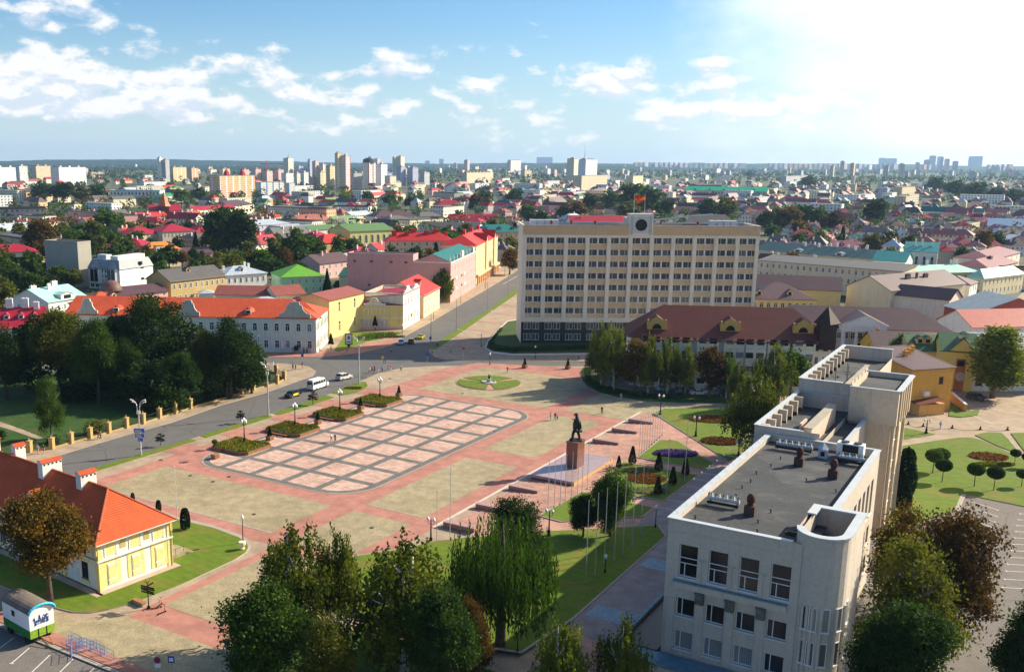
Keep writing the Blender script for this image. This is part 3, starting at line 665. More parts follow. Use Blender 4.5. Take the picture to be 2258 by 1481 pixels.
# wall and roof colours
w_cream = W_('cream render', (.76, .66, .46)); w_yel = W_('yellow render', (.72, .56, .24)); w_pink = W_('pink render', (.68, .42, .38)); w_white = W_('white render', (.74, .72, .68))
w_grey = W_('grey render', (.40, .38, .36)); w_peach = W_('peach render', (.76, .48, .27)); w_mint = W_('mint render', (.38, .66, .42)); w_beige = W_('beige render', (.66, .54, .40))
w_lilac = W_('lilac render', (.56, .50, .58)); w_brick = W_('old yellow brick', (.50, .36, .15)); w_orange = W_('orange render', (.70, .36, .10)); w_pale = W_('pale yellow render', (.72, .64, .40))
w_green = W_('grey green render', (.46, .48, .38)); w_rose = W_('rose blank render', (.56, .30, .28)); w_sun = W_('creamy white render', (.74, .68, .56))
r_red = R_('red metal roof', (.52, .025, .02)); r_orange = R_('orange metal roof', (.56, .085, .025)); r_tile = mat('orange clay tiles', (.60, .085, .015), .7, .15, .4, extra=tiles)
r_green = R_('green metal roof', (.12, .22, .07)); r_lime = R_('lime green roof', (.14, .38, .03)); r_mint = R_('mint copper roof', (.35, .62, .52)); r_teal = R_('teal metal roof', (.0, .13, .125))
r_mauve = R_('mauve brown roof', (.10, .052, .058)); r_brown = R_('red brown tile roof', (.14, .03, .02)); r_grey = R_('grey slate roof', (.11, .10, .095)); r_silver = R_('silver roof', (.42, .47, .52), rough=.4)
r_emer = R_('emerald roof', (.0, .42, .22)); r_crim = R_('crimson roof', (.36, .015, .035)); r_rust = R_('rusty pink roof', (.30, .085, .06)); r_dteal = R_('dark teal grey roof', (.06, .13, .13));
def felt(g, o, cc):
 x = g.xyz(o); w = g.m('PINGPONG', g.m('ADD', x[1], g.m('MULTIPLY', g.noise(o, .8, 2), .1)), .5); cc = g.mix(g.mr(w, .05, .01, 0, .55), cc, (.018, .018, .02, 1))
 v = g.n.new('ShaderNodeTexVoronoi'); v.inputs['Scale'].default_value = .22; v.distance = 'CHEBYCHEV'; g.put(v.inputs[0], o); p = g.xyz(v.outputs['Color']); cc = g.mix(g.mr(p[0], .75, .8, 0, .35), cc, (.10, .105, .11, 1))
 return g.mix(g.mr(g.noise(o, .25, 6, .7), .5, .72, 0, .6), cc, (.13, .12, .105, 1))
r_black = mat('bitumen roof', (.050, .054, .060), .85, .3, .12, fine=3, extra=felt)
r_purple = R_('pinkish mauve roof', (.22, .065, .085)); r_blue = R_('blue metal roof', (.10, .20, .36)); r_mansard = R_('grey mansard sheet', (.24, .27, .29)); r_dgreen = R_('dark green roof', (.02, .09, .06))
r_terr = R_('terracotta sheet', (.50, .12, .05)); conc = W_('weathered concrete', (.44, .385, .30)); concd = W_('darker concrete', (.36, .32, .26)); parap = mat('white metal coping', (.46, .49, .52), .45, .06)  # concd is a darker concrete for caps, vents and pots
darkgran = mat('dark granite cladding', (.022, .028, .035), .35, .3, 1)
def HB(uA, vA, uB, vB, ve=None, ue=None, h=None):
 "front corners from two ground pixels; height from the eave row above the second"
 A, B = P(uA, vA), P(uB, vB); return A, B, (h or HT(0, ve, B.x, B.y))
def dist(u, v, h, A): q = P(u, v, h); return (Vector((q.x, q.y, 0))-Vector((A.x, A.y, 0))).length
# ---------- the orange roofed house near the corner of the square (custom facade)
A, B, h = HB(222, 1308, 378, 1249, 1150)
o, Wd, rz = frame(A, B); D = 62; rh = 5.75; h = 8.3
t = thing('manor_house', 'cream two storey house with orange tiled roof and white chimneys on a lawn', 'house', A, rz); t.scale = (1, 1, .82)
mb = MB(); cw = W_('warm white render', (.74, .72, .66)); cy = W_('butter yellow panel', (.76, .64, .26)); FOOT.append((A, rz, Wd, D, h+rh))
hol = []; n = 12
for k in range(n):
 c = 3.2+k*5.0; hol += [(c-.75, 1.5, c+.75, 4.3), (c-.55, 5.7, c+.55, 7.9)]
wall_open(mb, Wd, h, [], cw); wall_open(mb, D, h, hol, cw, y=0, ax='y', flip=True); wall_open(mb, D, h, [], cw, y=Wd, ax='y'); wall_open(mb, Wd, h, [], cw, y=D, flip=True)
mb.build('wall', t)
for (a, b, c, d) in hol:
 if a < 40: link('window', window_mesh(c-a, d-b, 't', fm=mat('dark window frame', (.05, .03, .02), .6, 0)), t, (0, (a+c)/2, b), -pi/2)
pm = MB()
for k in range(3):        # yellow panels of the sunny gable end: blind windows in frames
 c = Wd*(k+.5)/3; w = 1.5
 pm.box(c-w/2-.55, -.05, .9, c+w/2+.55, .02, 5.0, cy); pm.box(c-w/2+.1, -.11, 1.0, c+w/2-.1, -.052, 4.5, cw); pm.box(c-.55, -.14, 2.0, c+.55, -.112, 4.1, cy); pm.box(c-.6, -.14, 1.15, c+.6, -.112, 1.7, cy)
 pm.box(c-.75, -.05, 5.75, c+.75, .02, 7.8, cy); pm.box(c-.95, -.07, 5.6, c-.76, .01, 7.9, cw); pm.box(c+.76, -.07, 5.6, c+.95, .01, 7.9, cw)
 for s in (-1, 1): pm.box(c+s*1.85-.42, -.05, 6.3, c+s*1.85+.42, .02, 7.7, cy)
for k in range(n):
 c = 3.2+k*5
 for (z0, z1, wdd) in ((4.45, 5.05, 1.1), (.75, 1.3, 1.0)): pm.box(-.05, c-wdd, z0, .02, c+wdd, z1, cy)
 pm.box(-.05, c+1.6, 5.9, .02, c+2.6, 7.6, cy)
for y in (0, Wd): pass
pm.box(-.09, -.09, 0, .55, -.001, h-.3, cy); pm.box(-.09, 0, 0, -.001, .6, h-.3, cy); pm.box(Wd-.5, -.09, 0, Wd+.09, .0, h-.3, cy)
pm.build('plasterwork', t)
mb = MB(); mb.box(-.3, -.3, 5.15, Wd+.3, -.1, 5.4, cw); mb.box(-.3, -.1, 5.15, -.1, D, 5.4, cw); mb.box(-.5, -.5, h-.35, Wd+.5, -.02, h-.05, cw); mb.box(-.5, -.02, h-.35, -.02, D, h-.05, cw); mb.build('cornice', t)
mb = MB(); mb.box(-.7, -1.1, .2, Wd+.8, .3, .34, mat('pinkish apron slabs', (.48, .34, .27), .9, .1)); mb.box(-1.3, -1.1, .2, -.3, D, .34, mat('pinkish apron slabs', (.5, .3, .2))); mb.build('plinth', t)
MB().tube([(-.15, -.2, h-.3), (-.15, -.2, .2)], .07, cy, 6).build('drainpipe', t); MB().tube([(Wd+.15, -.25, h-.2), (Wd+.2, -.2, h-1.1), (Wd+.12, -.15, .2)], .07, cy, 6).build('drainpipe', t)
r = roof(t, 'hip', Wd, D, h, rh, r_tile, .75, fascia=cw)
mb = MB()
for s in (0, 1): mb.tube([(-.75 if s == 0 else Wd+.75, -.75, h), (Wd/2, Wd/2*.95, h+rh+.06)], .14, r_terr, 5)
mb.tube([(Wd/2, Wd/2*.95, h+rh+.06), (Wd/2, D-8, h+rh+.06)], .14, r_terr, 5); mb.build('ridge_tiles', r)
for (x, y, w) in ((Wd/2, 10.2, 2.4), (Wd/2, 19.0, 3.0), (Wd*.62, 29.5, 1.6), (Wd/2, 35.5, 3.0)):
 mb = MB(); z = h+rh
 mb.box(x-w/2, y-.6, z-1.6, x+w/2, y+.6, z+1.5, cw)
 for k in range(int(w/.75)+1): q = x-w/2+.35+k*.62; mb.box(q-.13, y-.63, z+.95, q+.13, y-.6, z+1.2, dark)
 c = mb.build('chimney', r); mb = MB()
 for s in (-1, 1): mb.face([(x-w/2-.15, y+s*.8, z+1.5), (x+w/2+.15, y+s*.8, z+1.5), (x+w/2+.15, y, z+1.95), (x-w/2-.15, y, z+1.95)][::s], r_tile)
 mb.face([(x-w/2, y-.7, z+1.5), (x-w/2, y+.7, z+1.5), (x-w/2, y, z+1.9)], cw); mb.face([(x+w/2, y-.7, z+1.5), (x+w/2, y+.7, z+1.5), (x+w/2, y, z+1.9)][::-1], cw); mb.build('chimney_cap', c)
for y in (17.5, 30, 42): dormer(r, 2.6, y, roof_z('hip', Wd, D, h, rh, 2.6, y), cw, r_tile, 1.7, 1.0, 2.5) if 0 else None
for y in (17.0, 31.0):
 mb = MB(); z = h+2.4; mb.box(1.2, y-1, z-1.5, 4.6, y+1, z+.6, cw)
 for s in (-1, 1): mb.face([(.9, y+s*1.3, z+.45), (5.2, y+s*1.3, z+.45), (5.2, y, z+1.35), (.9, y, z+1.35)][::s], r_tile)
 mb.face([(1.2, y+1, z+.6), (1.2, y-1, z+.6), (1.2, y, z+1.2)], cw); mb.build('dormer', r)
mb = MB(); mb.box(Wd+.2, 1.5, .2, Wd+3.6, 5.5, .9, cobble)
for k in range(5): mb.box(Wd+3.6+.0, 1.5, .2, Wd+3.6+.3*(5-k), 5.5, .2+.13*(k+1), cobble)
for y in (1.6, 5.4):
 for x in (Wd+.5, Wd+2, Wd+3.4): mb.tube([(x, y, .9), (x, y, 1.9)], .03, black, 4)
 mb.tube([(Wd+.5, y, 1.9), (Wd+3.4, y, 1.9)], .03, black, 4)
mb.build('porch', t)
# ---------- the nine storey front
A, Bq = P(1155, 497, 35.7), P(1677, 500, 35.7); A.z = Bq.z = 0
o, Wd, rz = frame(A, Bq); D = 15.5; NB = 11; p = Wd/NB
t = thing('office_building', 'long nine storey concrete office block with white fins and a round dark emblem', 'office building', A, rz); FOOT.append((A, rz, Wd, D, 36))
gb = bpy.data.materials.new('bay glass'); gb.use_nodes = True; g = G(gb.node_tree); b_ = g.n['Principled BSDF']; x_ = g.xyz(g.out('Object')); oi = g.n.new('ShaderNodeObjectInfo')
wn = g.n.new('ShaderNodeTexWhiteNoise'); g.put(wn.inputs[0], g.cxyz(g.m('FLOOR', g.m('DIVIDE', g.m('ADD', x_[0], 20), 2.0)), g.m('MULTIPLY', oi.outputs['Random'], 77), 0))
g.put(b_.inputs['Base Color'], g.mix(.6, g.ramp(wn.outputs[0], [(0, (.008, .008, .01)), (.34, (.03, .035, .035)), (.5, (.09, .10, .10)), (.68, (.012, .01, .012)), (.8, (.02, .07, .07)), (.9, (.20, .20, .20))], 'CONSTANT'), g.mix(g.noise(g.vm('ADD', g.out('Object'), g.vm('MULTIPLY', oi.outputs['Location'], (.3, .1, .7))), 1.6, 3), (.02, .02, .02, 1), (.16, .16, .15, 1)))); b_.inputs['Roughness'].default_value = .12
cream = W_('pale concrete fins', (.84, .72, .55)); sp_ = W_('tan spandrel concrete', (.72, .50, .27))
mb = MB(); fw = 1.15; H0, H1 = 8.1, 32.6; fp = (H1-H0)/7; hol = []
for r_i in range(7):
 for c in range(NB): x0 = c*p+fw/2+(.35 if c == 0 else 0); x1 = (c+1)*p-fw/2-(.35 if c == NB-1 else 0); hol.append((x0, H0+r_i*fp+1.28, x1, H0+r_i*fp+3.12))
wall_open(mb, Wd, 35.4-7.3, hol, sp_, y=.55, z0=7.3, rec=.25); wall_open(mb, D, 35.4, [], cream, y=Wd, ax='y'); wall_open(mb, D, 35.4, [], cream, y=0, ax='y', flip=True); wall_open(mb, Wd, 35.4, [], sp_, y=D, flip=True)
mb.build('wall', t)
def baywin(w, h_):
 mb = MB(); mb.face([(-w/2, .16, 0), (w/2, .16, 0), (w/2, .16, h_), (-w/2, .16, h_)], gb); f = .09
 for x in (-w/2, -w/2+.85, -.22, .14, w/2-.85-.09, w/2-.09): mb.box(x, .06, 0, x+f, .18, h_, white)
 mb.box(-.13, .055, 0, .14, .18, h_, white); mb.box(-w/2, .058, 0, w/2, .182, .09, white); mb.box(-w/2, .058, h_-.09, w/2, .182, h_, white); mb.box(-w/2, -.12, -.07, w/2, .1, -.004, white)
 return mb.data('window')
bw = baywin(hol[1][2]-hol[1][0], 1.84); be = baywin(hol[0][2]-hol[0][0], 1.84)
for k, (a, b, c, d) in enumerate(hol): link('window', be if k % NB in (0, NB-1) else bw, t, ((a+c)/2, .55, b))
mb = MB()
for c in range(NB+1):
 x = c*p; a, b = (x-fw/2, x+fw/2) if 0 < c < NB else ((0, fw*.9) if c == 0 else (Wd-fw*.9, Wd)); mb.box(a, -.05, 7.3, b, .56, 32.75, cream)
mb.box(-.1, -.15, 6.9, Wd+.1, .6, 8.25, cream); mb.box(-.1, -.15, 32.2, Wd+.1, .6, 33.0, cream); mb.build('fins', t)
mb = MB(); mb.box(-.12, -.02, 33.0, Wd+.12, .5, 35.75, sp_)
for k in range(int(Wd/.62)):
 x = k*.62+.1
 if abs(x-Wd/2) > 3.6: mb.box(x, -.14, 33.1, x+.22, -.022, 35.7, sp_)
mb.box(-.2, -.2, 35.75, Wd+.2, .3, 35.9, parap); mb.box(-.2, .3, 35.4, .3, D, 35.9, cream); mb.box(Wd-.3, .3, 35.4, Wd+.2, D, 35.9, cream); mb.box(.3, D-.3, 35.2, Wd-.3, D+.1, 35.9, parap); mb.build('attic', t)
r = MB(); r.box(.3, .5, 34.6, Wd-.3, D-.3, 34.8, r_black); r = r.build('roof', t)
mb = MB(); hb = []
for k in (0, 1):
 for c in range(NB):
  for s in (0, 1): x = c*p+p*(.3+.4*s); hb.append((x-1.05, .9+k*3.3+.3, x+1.05, .9+k*3.3+2.35))
wall_open(mb, Wd-1.2, 7.3, [(a-.0, b, c, d) for a, b, c, d in hb if a > .8 and c < Wd-1], darkgran, y=.9, x0=.6, rec=.2); mb.box(.6, .95, 0, .62, D-.5, 7.3, darkgran); mb.box(Wd-.62, .95, 0, Wd-.6, D-.5, 7.3, darkgran); bs = mb.build('base', t)
mb = MB(); w = 2.1; hh = 2.05; mb.face([(-w/2, .14, 0), (w/2, .14, 0), (w/2, .14, hh), (-w/2, .14, hh)], gb)
for x in (-w/2, -.04, w/2-.1): mb.box(x, .04, 0, x+.1, .16, hh, white)
mb.box(-w/2, .042, 0, w/2, .162, .1, white); mb.box(-w/2, .042, hh-.1, w/2, .162, hh, white); sw = mb.data('window')
for (a, b, c, d) in hb:
 if a > .8 and c < Wd-1: link('window', sw, bs, ((a+c)/2, .9, b))
mb = MB(); x = Wd*.495; mb.box(x-3.5, -.3, 32.9, x+3.5, 3.8, 39.0, cream); mb.box(x-2.5, -.42, 33.6, x+2.5, -.3, 38.4, W_('emblem field', (.62, .58, .52)))
for s in (-1, 1):
 for q in (0, .45): mb.box(x+s*(3.1-q)-.1, -.5, 33.2, x+s*(3.1-q)+.1, -.302, 38.6, parap)
mb.box(x-3.7, -.45, 39.0, x+3.7, 3.9, 39.25, parap); em = mb.build('emblem_tower', t)
mb = MB()
for ra, rb, y0_, y1_ in ((1.72, 0, -.42, -.5), ): mb.tube([(x, -.42, 36.0), (x, -.52, 36.0)], 1.72, black, 28)
mb.tube([(x, -.52, 36.0), (x, -.6, 36.0)], 1.15, mat('dark bronze', (.03, .03, .028), .35, .2, metal=.5), 24)
for k in range(20): a = pi*(-.5+.05)+2*pi*(k/20); mb.box(x+1.45*cos(a)-.14, -.6, 36+1.45*sin(a)-.14, x+1.45*cos(a)+.14, -.52, 36+1.45*sin(a)+.14, MATS['dark bronze'])
mb.build('emblem', em)
mb = MB(); mb.box(x-3.0, 5, 34.8, x+3, 11, 37.6, cream); mb.box(x-3.2, 4.8, 37.6, x+3.2, 11.2, 37.8, parap); mb.build('lift_house', r)
for (xa, xb) in ((2.6, 11.5), (Wd-13, Wd-4.5)):
 n = 4
 for k in range(n): q = xa+(xb-xa)*k/n; mb = MB(); mb.box(q, 7, 34.8, q+(xb-xa)/n-.25, 9, 37.0, W_('white plant box', (.62, .64, .66))); mb.build('plant_box', r)
for (q, y) in ((8.7, 4), (22, 5), (41.5, 4), (52.5, 3.5), (15, 6.2)):
 mb = MB(); mb.box(q-.35, y-.35, 34.8, q+.35, y+.35, 36.0, concd); mb.lathe([(.5, 36.0), (.35, 36.3), (.38, 36.8), (.1, 37.0)], mat('rusty cowl', (.20, .03, .015), .8, .2), (q, y), 8); mb.build('vent', r)
mb = MB(); mb.tube([(Wd*.55, D-2, 36.4), (Wd*.85, D-2, 38.6)], .25, parap, 4); mb.face([(Wd*.72, D-1, 35), (Wd*.97, D-1, 35), (Wd*.93, D+4, 38.3), (Wd*.78, D+4, 38.3)], r_grey); mb.build('skylight', r)
OFF = (A, rz, Wd)
# ---------- the long concrete civic building on the right (aligned to the square)
def civic():
 U = SA; V = SB; rz = YAW
 t = thing('civic_building', 'big grey concrete civic building with flat dark roof, stepped parapets and rounded corner tower', 'civic building', GP(12.66, -4.73), rz)
 FOOT.append((GP(12.4, -4.8), rz, 16, 90, 24))
 W0 = 1.95*U; L0 = 5.23*V; H = 18.0     # front block, local x: 0..W0 then the rounded tower W0..W0+RW
 XR = 14.4
 RX0 = 1.71*U                              # tower starts here
 fwall = W_('grey beige stucco', (.52, .45, .37))
 mb = MB(); WL = RX0
 hol = []
 cols = [2.05+k*2.72 for k in range(3)]; cols = [1.35+.55+k*(WL-1.2)/3.0 for k in range(3)]
 NC = 4; pit = (WL+2.1)/NC
 WL2 = WL
 cs = [2.3+k*3.1 for k in range(4)]; ww = 1.95
 for c in cs:
  hol += [(c-ww/2, 12.0, c+ww/2, 15.55), (c-ww/2, 7.65, c+ww/2, 9.65), (c-ww/2, 3.9, c+ww/2, 5.95), (c-ww/2, .6, c+ww/2, 2.6)]
 wall_open(mb, WL2+.95, H+.1, hol, fwall, rec=.45)
 rh_ = []
 for k in range(11):
  c = 6.5+k*2.9
  rh_ += [(c-.85, 10.6, c+.85, 15.2), (c-.85, 6.6, c+.85, 9.0), (c-.85, 2.6, c+.85, 5.0)]
 rh_ = [q for q in rh_ if q[0] > 9.5]; wall_open(mb, L0-9.2, H+.1, rh_, fwall, y=W0+.0, x0=9.2, ax='y', rec=.4)
 lh = []
 for k in range(13):
  c = 1.8+k*2.9; lh += [(c-.85, 12.2, c+.85, 16.0), (c-.85, 8.0, c+.85, 9.9), (c-.85, 4.5, c+.85, 6.5)]
 wall_open(mb, L0, H+.1, lh, fwall, y=0, ax='y', flip=True, rec=.4); wall_open(mb, W0, H, [], fwall, y=L0, flip=True)
 mb.build('wall', t)
 fr = mat('white window frame', (.72, .72, .70), .5, 0)
 def bigwin(w, h, s):
  key = ('big', round(w, 2), round(h, 2), s)
  if key in WC: return WC[key]
  b = MB(); y = .34; b.face([(-w/2, y+.03, 0), (w/2, y+.03, 0), (w/2, y+.03, h), (-w/2, y+.03, h)], glass); f = .08
  top = h if s < 2 else h*.42
  b.box(-w/2, y-.03, 0, w/2, y+.05, f, fr); b.box(-w/2, y-.03, top-f, w/2, y+.05, top, fr); b.box(-w/2, y-.034, f, -w/2+f, y+.05, h, fr); b.box(w/2-f, y-.034, f, w/2, y+.05, h, fr)
  b.box(-w*.22, y-.034, f, -w*.22+f, y+.05, top-f, fr)
  if s == 2: b.box(-w/2+f, y-.03, h*.56, w/2-f, y+.05, h*.56+f, fr)
  b.box(-w/2-.06, -.14, -.09, w/2+.06, y+.03, -.004, fr); WC[key] = b.data('window'); return WC[key]
 for (a, b, c, d) in hol: link('window', bigwin(c-a, d-b, 2 if d-b > 3 else 1), t, ((a+c)/2, 0, b))
 for (a, b, c, d) in rh_[:33]: link('window', bigwin(c-a, d-b, 2 if d-b > 3 else 1), t, (W0, (a+c)/2, b), pi/2)
 for (a, b, c, d) in lh: link('window', bigwin(c-a, d-b, 2 if d-b > 3 else 1), t, (0, (a+c)/2, b), -pi/2)
 # pilasters, sill band, stone brackets
 xs_ = [cs[k]+(cs[1]-cs[0])/2 for k in range(3)]
 for x in xs_+[cs[0]-(cs[1]-cs[0])/2, cs[3]+(cs[1]-cs[0])/2]:
  if x > .2 and x < 12: MB().box(x-.42, -.14, 3.4, x+.42, -.002, 9.5, fwall).build('pilaster', t)
 mb = MB(); mb.box(cs[0]-1.3, -.3, 10.75, cs[3]+.85, -.002, 11.5, fwall); mb.build('sill_band', t); mb = MB(); mb.box(.001, -.05, 16.75, WL2, -.001, 16.85, fwall)
 mb.build('cornice', t)
 mb = MB(); mb.box(cs[0]-1.35, -.42, 11.5, cs[3]+.85, .02, 11.66, mat('blue grey sill', (.13, .22, .26), .6, .2, 2)); mb.build('sill', t)
 for x in xs_:
  mb = MB(); mb.prism([(x-.42, -.55), (x+.42, -.55), (x+.42, -.002), (x-.42, -.002)], 9.55, 10.7, mat('mossy stone', (.12, .12, .10), .95, .4, 3), bottom=True); mb.box(x-.5, -.62, 10.7, x+.5, -.002, 10.8, MATS['mossy stone']); mb.build('bracket', t)
  mb = MB(); mb.tube([(x, -.35, 11.9), (x, -.35, 14.2)], .035, concd, 4); mb.tube([(x-.35, -.35, 14.45), (x, -.35, 14.2), (x+.35, -.35, 14.45)], .035, concd, 4); mb.build('flag_holder', t)
 # plinth ledge
 mb = MB(); mb.box(-5.0, -3.2, 0, WL2+8, -.45, 3.0, fwall); mb.box(-5.0, -3.3, 3.0, WL2+8, -.45, 3.2, mat('blue grey sill', (.2, .3, .33))); mb.box(-4.2, -.45, 3.2, -.3, 13, 3.3, black); mb.box(-4.6, -.45, 0, -4.2, 13, 3.6, fwall); mb.box(-4.65, -.45, 3.6, -4.15, 13, 3.75, MATS['blue grey sill']); mb.build('plinth', t)
 # roof and coping
 mb = MB(); mb.face([(.3, .3, H-.75), (W0-.3, .3, H-.75), (W0-.3, L0-.3, H-.75), (.3, L0-.3, H-.75)], r_black); r = mb.build('roof', t)
 mb = MB()
 for (a, b, c, d) in ((-.14, -.14, RX0+.0, .5), (-.14, .5, .62, L0), (W0-.62, 9.4, W0+.14, L0), (.62, L0-.45, W0-.62, L0+.1)): mb.box(a, b, H+.1, c, d, H+.22, parap)
 for (a, b, c, d) in ((.0+.02, .35, .4, L0), (W0-.4, 9.3, W0-.02, L0), (.4, .02, RX0+.3, .4), (.4, L0-.4, W0-.4, L0-.02)): mb.box(a, b, H-.8, c, d, H+.1, fwall)
 mb.build('coping', r)
 # rounded tower at the near right corner
 tw = MB(); cx, cy = RX0+2.0, 2.0; TW = W0-RX0+.25; TH = H+1.15
 ring = []; R0 = 2.3
 def outline(off=0):
  x0, x1, y0, y1 = RX0-off, 17.4+off, -.5-off, 9.3+off; rr = 2.5+off; pts = []
  for i in range(9): a = pi+pi/2*i/8; pts.append((x0+rr+rr*cos(a), y0+rr+rr*sin(a)))
  r2 = 2.35+off
  for i in range(6): a = 1.5*pi+pi/2*i/5; pts.append((x1-r2+r2*cos(a), y0+r2+r2*sin(a)))
  return pts+[(x1, y1), (x0, y1)]
 out = outline(0); n = len(out)
 for i in range(n):
  a, b = out[i], out[(i+1) % n]
  if i == n-1: tw.face([(a[0], a[1], H-.8), (b[0], b[1], H-.8), (b[0], b[1], TH), (a[0], a[1], TH)], fwall)
  else: tw.face([(a[0], a[1], 0), (b[0], b[1], 0), (b[0], b[1], TH), (a[0], a[1], TH)], fwall)
 inn = outline(-.42)
 for i in range(n):
  a, b = inn[i], inn[(i+1) % n]; tw.face([(b[0], b[1], H-1.6), (a[0], a[1], H-1.6), (a[0], a[1], TH), (b[0], b[1], TH)], fwall)
 tw.face([(q[0], q[1], H-1.6) for q in inn], r_black); T = tw.build('corner_tower', t)
 cp_ = MB(); o2, i2 = outline(.12), outline(-.75)
 for i in range(n):
  if i == n-1: continue
  a, b, c, d = o2[i], o2[(i+1) % n], i2[(i+1) % n], i2[i]
  cp_.face([(*a, TH+.16), (*b, TH+.16), (*c, TH+.16), (*d, TH+.16)], parap); cp_.face([(*a, TH), (*b, TH), (*b, TH+.16), (*a, TH+.16)], parap); cp_.face([(*c, TH), (*d, TH), (*d, TH+.16), (*c, TH+.16)], parap)
 cp_.box(RX0-.12, 6.2, TH+.002, RX0+.75, 9.4, TH+.18, parap); cp_.build('coping', T)
 # tall narrow windows round the tower
 for lev in range(3):
  zb = 9.8-3.6*lev
  for k, i in enumerate((6, 8, 10, 12, 14)):
   a, b = Vector((*out[i], 0)), Vector((*out[(i+1) % n], 0))
   m_ = (a+b)/2; d = (b-a).normalized(); w = .62 if k else .5
   m_ = a+d*1.2 if i == 14 else m_
   nrm = Vector((d.y, -d.x, 0)); wb = MB()
   for (x0, x1, z0, z1, y0, mm) in ((-w/2, w/2, 0, 2.3, .03, glass),): wb.face([(x0, -y0, z0), (x1, -y0, z0), (x1, -y0, z1), (x0, -y0, z1)], mm)
   wb.box(-w/2-.07, -.09, 0, -w/2, .0, 2.3, fr); wb.box(w/2, -.09, 0, w/2+.07, .0, 2.3, fr); wb.box(-w/2-.1, -.22, -.12, w/2+.1, .0, -.004, fr); wb.box(-w/2-.07, -.09, 2.3, w/2+.07, 0, 2.38, fr)
   wb.build('window', T, m_+Vector((0, 0, zb)), math.atan2(d.y, d.x))
 fl = MB()
 for i in (5, 6, 7, 9, 11, 13):
  a, b = Vector((*out[i], 0)), Vector((*out[(i+1) % n], 0)); m_ = a+(b-a)*(.95); d = (b-a).normalized(); nr = Vector((d.y, -d.x, 0))
  fl.tube([m_+nr*.04, m_+nr*.04+Vector((0, 0, 12.2))], .17, fwall, 6)
 fl.build('ribs', T)
 # roof furniture
 def cowl(x, y, s=1):
  mb = MB(); z = H-.75; mb.box(x-.55*s, y-.5*s, z, x+.55*s, y+.5*s, z+1.1, mat('dark brick', (.07, .045, .035), .9, .3, 4)); mb.lathe([(.42*s, z+1.1), (.30*s, z+1.35), (.44*s, z+1.5), (.46*s, z+1.9), (.32*s, z+2.25), (.1, z+2.4)], mat('rusty brick cowl', (.075, .022, .015), .85, .4, 3), (x, y), 10); mb.build('vent', r)
 for q in ((6.2, 8.0), (6.4, 29.5), (11.0, 26.5)): cowl(*q)
 def pipes(x, y, w, a=0):
  mb = MB(); z = H-.75; mb.tube([(0, 0, .75), (w, 0, .75)], .24, pale, 8); mb.tube([(0, -.5, .35), (w, -.5, .35)], .16, black, 6)
  k = 0
  while k*.4 < w: mb.box(k*.4, -.3, .9, k*.4+.05, .15, 1.3, pale if k % 2 else black); k += 1
  mb.tube([(0, .0, 1.35), (w, .0, 1.35)], .035, pale, 4); mb.box(.2, -.1, 0, .3, .1, .6, black); mb.box(w-.3, -.1, 0, w-.2, .1, .6, black); mb.build('roof_duct', r, (x, y, z), a)
 pipes(1.3, 9.3, 3.4); pipes(2.0, 36.0, 4.6); pipes(10.2, 34.0, 3.4)
 mb = MB(); z = H-.75; mb.box(9.5, 35.9, z+.5, 12.7, 37.3, z+2.0, white); mb.box(10.2, 35.87, z+.65, 12.1, 35.9, z+1.85, black)
 for q in (10.4, 11.9): mb.lathe([(.5, z+2.0), (.5, z+2.15)], black, (q, 36.6), 12)
 for q in (9.6, 12.5): mb.box(q, 36, z, q+.1, 37.2, z+.5, pale)
 mb.build('air_unit', r)
 mb = MB(); mb.box(7.6, 34.4, z, 8.7, 35.3, z+1.2, parap); mb.lathe([(.75, z+1.2), (.1, z+1.9)], parap, (8.15, 34.85), 4); mb.box(7.9, 34.37, z+.3, 8.4, 34.4, z+.9, black); mb.build('roof_hatch', r)
 random.seed(3)
 for (x, y) in ((1.7, 3.5), (3.3, 13.0), (3.0, 16.5), (3.2, 19.4), (2.9, 23.0), (3.6, 27.0), (3.8, 31), (7.9, 9.9), (7.6, 5.9), (5.6, 2.2), (8.6, 23.5), (12.4, 21), (8.3, 3.0)):
  mb = MB(); mb.tube([(x, y, z), (x, y, z+.35), (x-.22, y, z+.42)], .07, black, 5); mb.build('vent_pipe', r)
 mb = MB()
 for k in range(13):
  y = 1.5+k*2.9; mb.tube([(.5, y, H+.22), (.2, y, H+.5), (-1.6, y, H+.5)], .025, pale, 4)
  if k > 3: mb.tube([(-1.6, y, H+.42), (-1.7, y, H+.6)], .07, opal, 5)
 mb.build('lamp_bracket', r)
 mb = MB()
 for s in (0, .55): mb.tube([(RX0+2.6+s, 1.2, H-1.6), (RX0+2.6+s, 1.2, H+.4)], .04, redp, 4)
 for k in range(6): mb.tube([(RX0+2.6, 1.2, H-1.3+k*.33), (RX0+3.15, 1.2, H-1.3+k*.33)], .03, redp, 4)
 mb.box(RX0+2.55, 1.1, H-.5, RX0+3.2, 1.25, H-.2, redp); mb.build('ladder', T)
 mb = MB(); mb.box(RX0-1.4, 3.5, H-.2, RX0+2.2, 3.62, H-.1, black); mb.box(RX0-1.5, 3.3, H-.5, RX0-.5, 3.8, H-.2, black); mb.build('antenna', r)
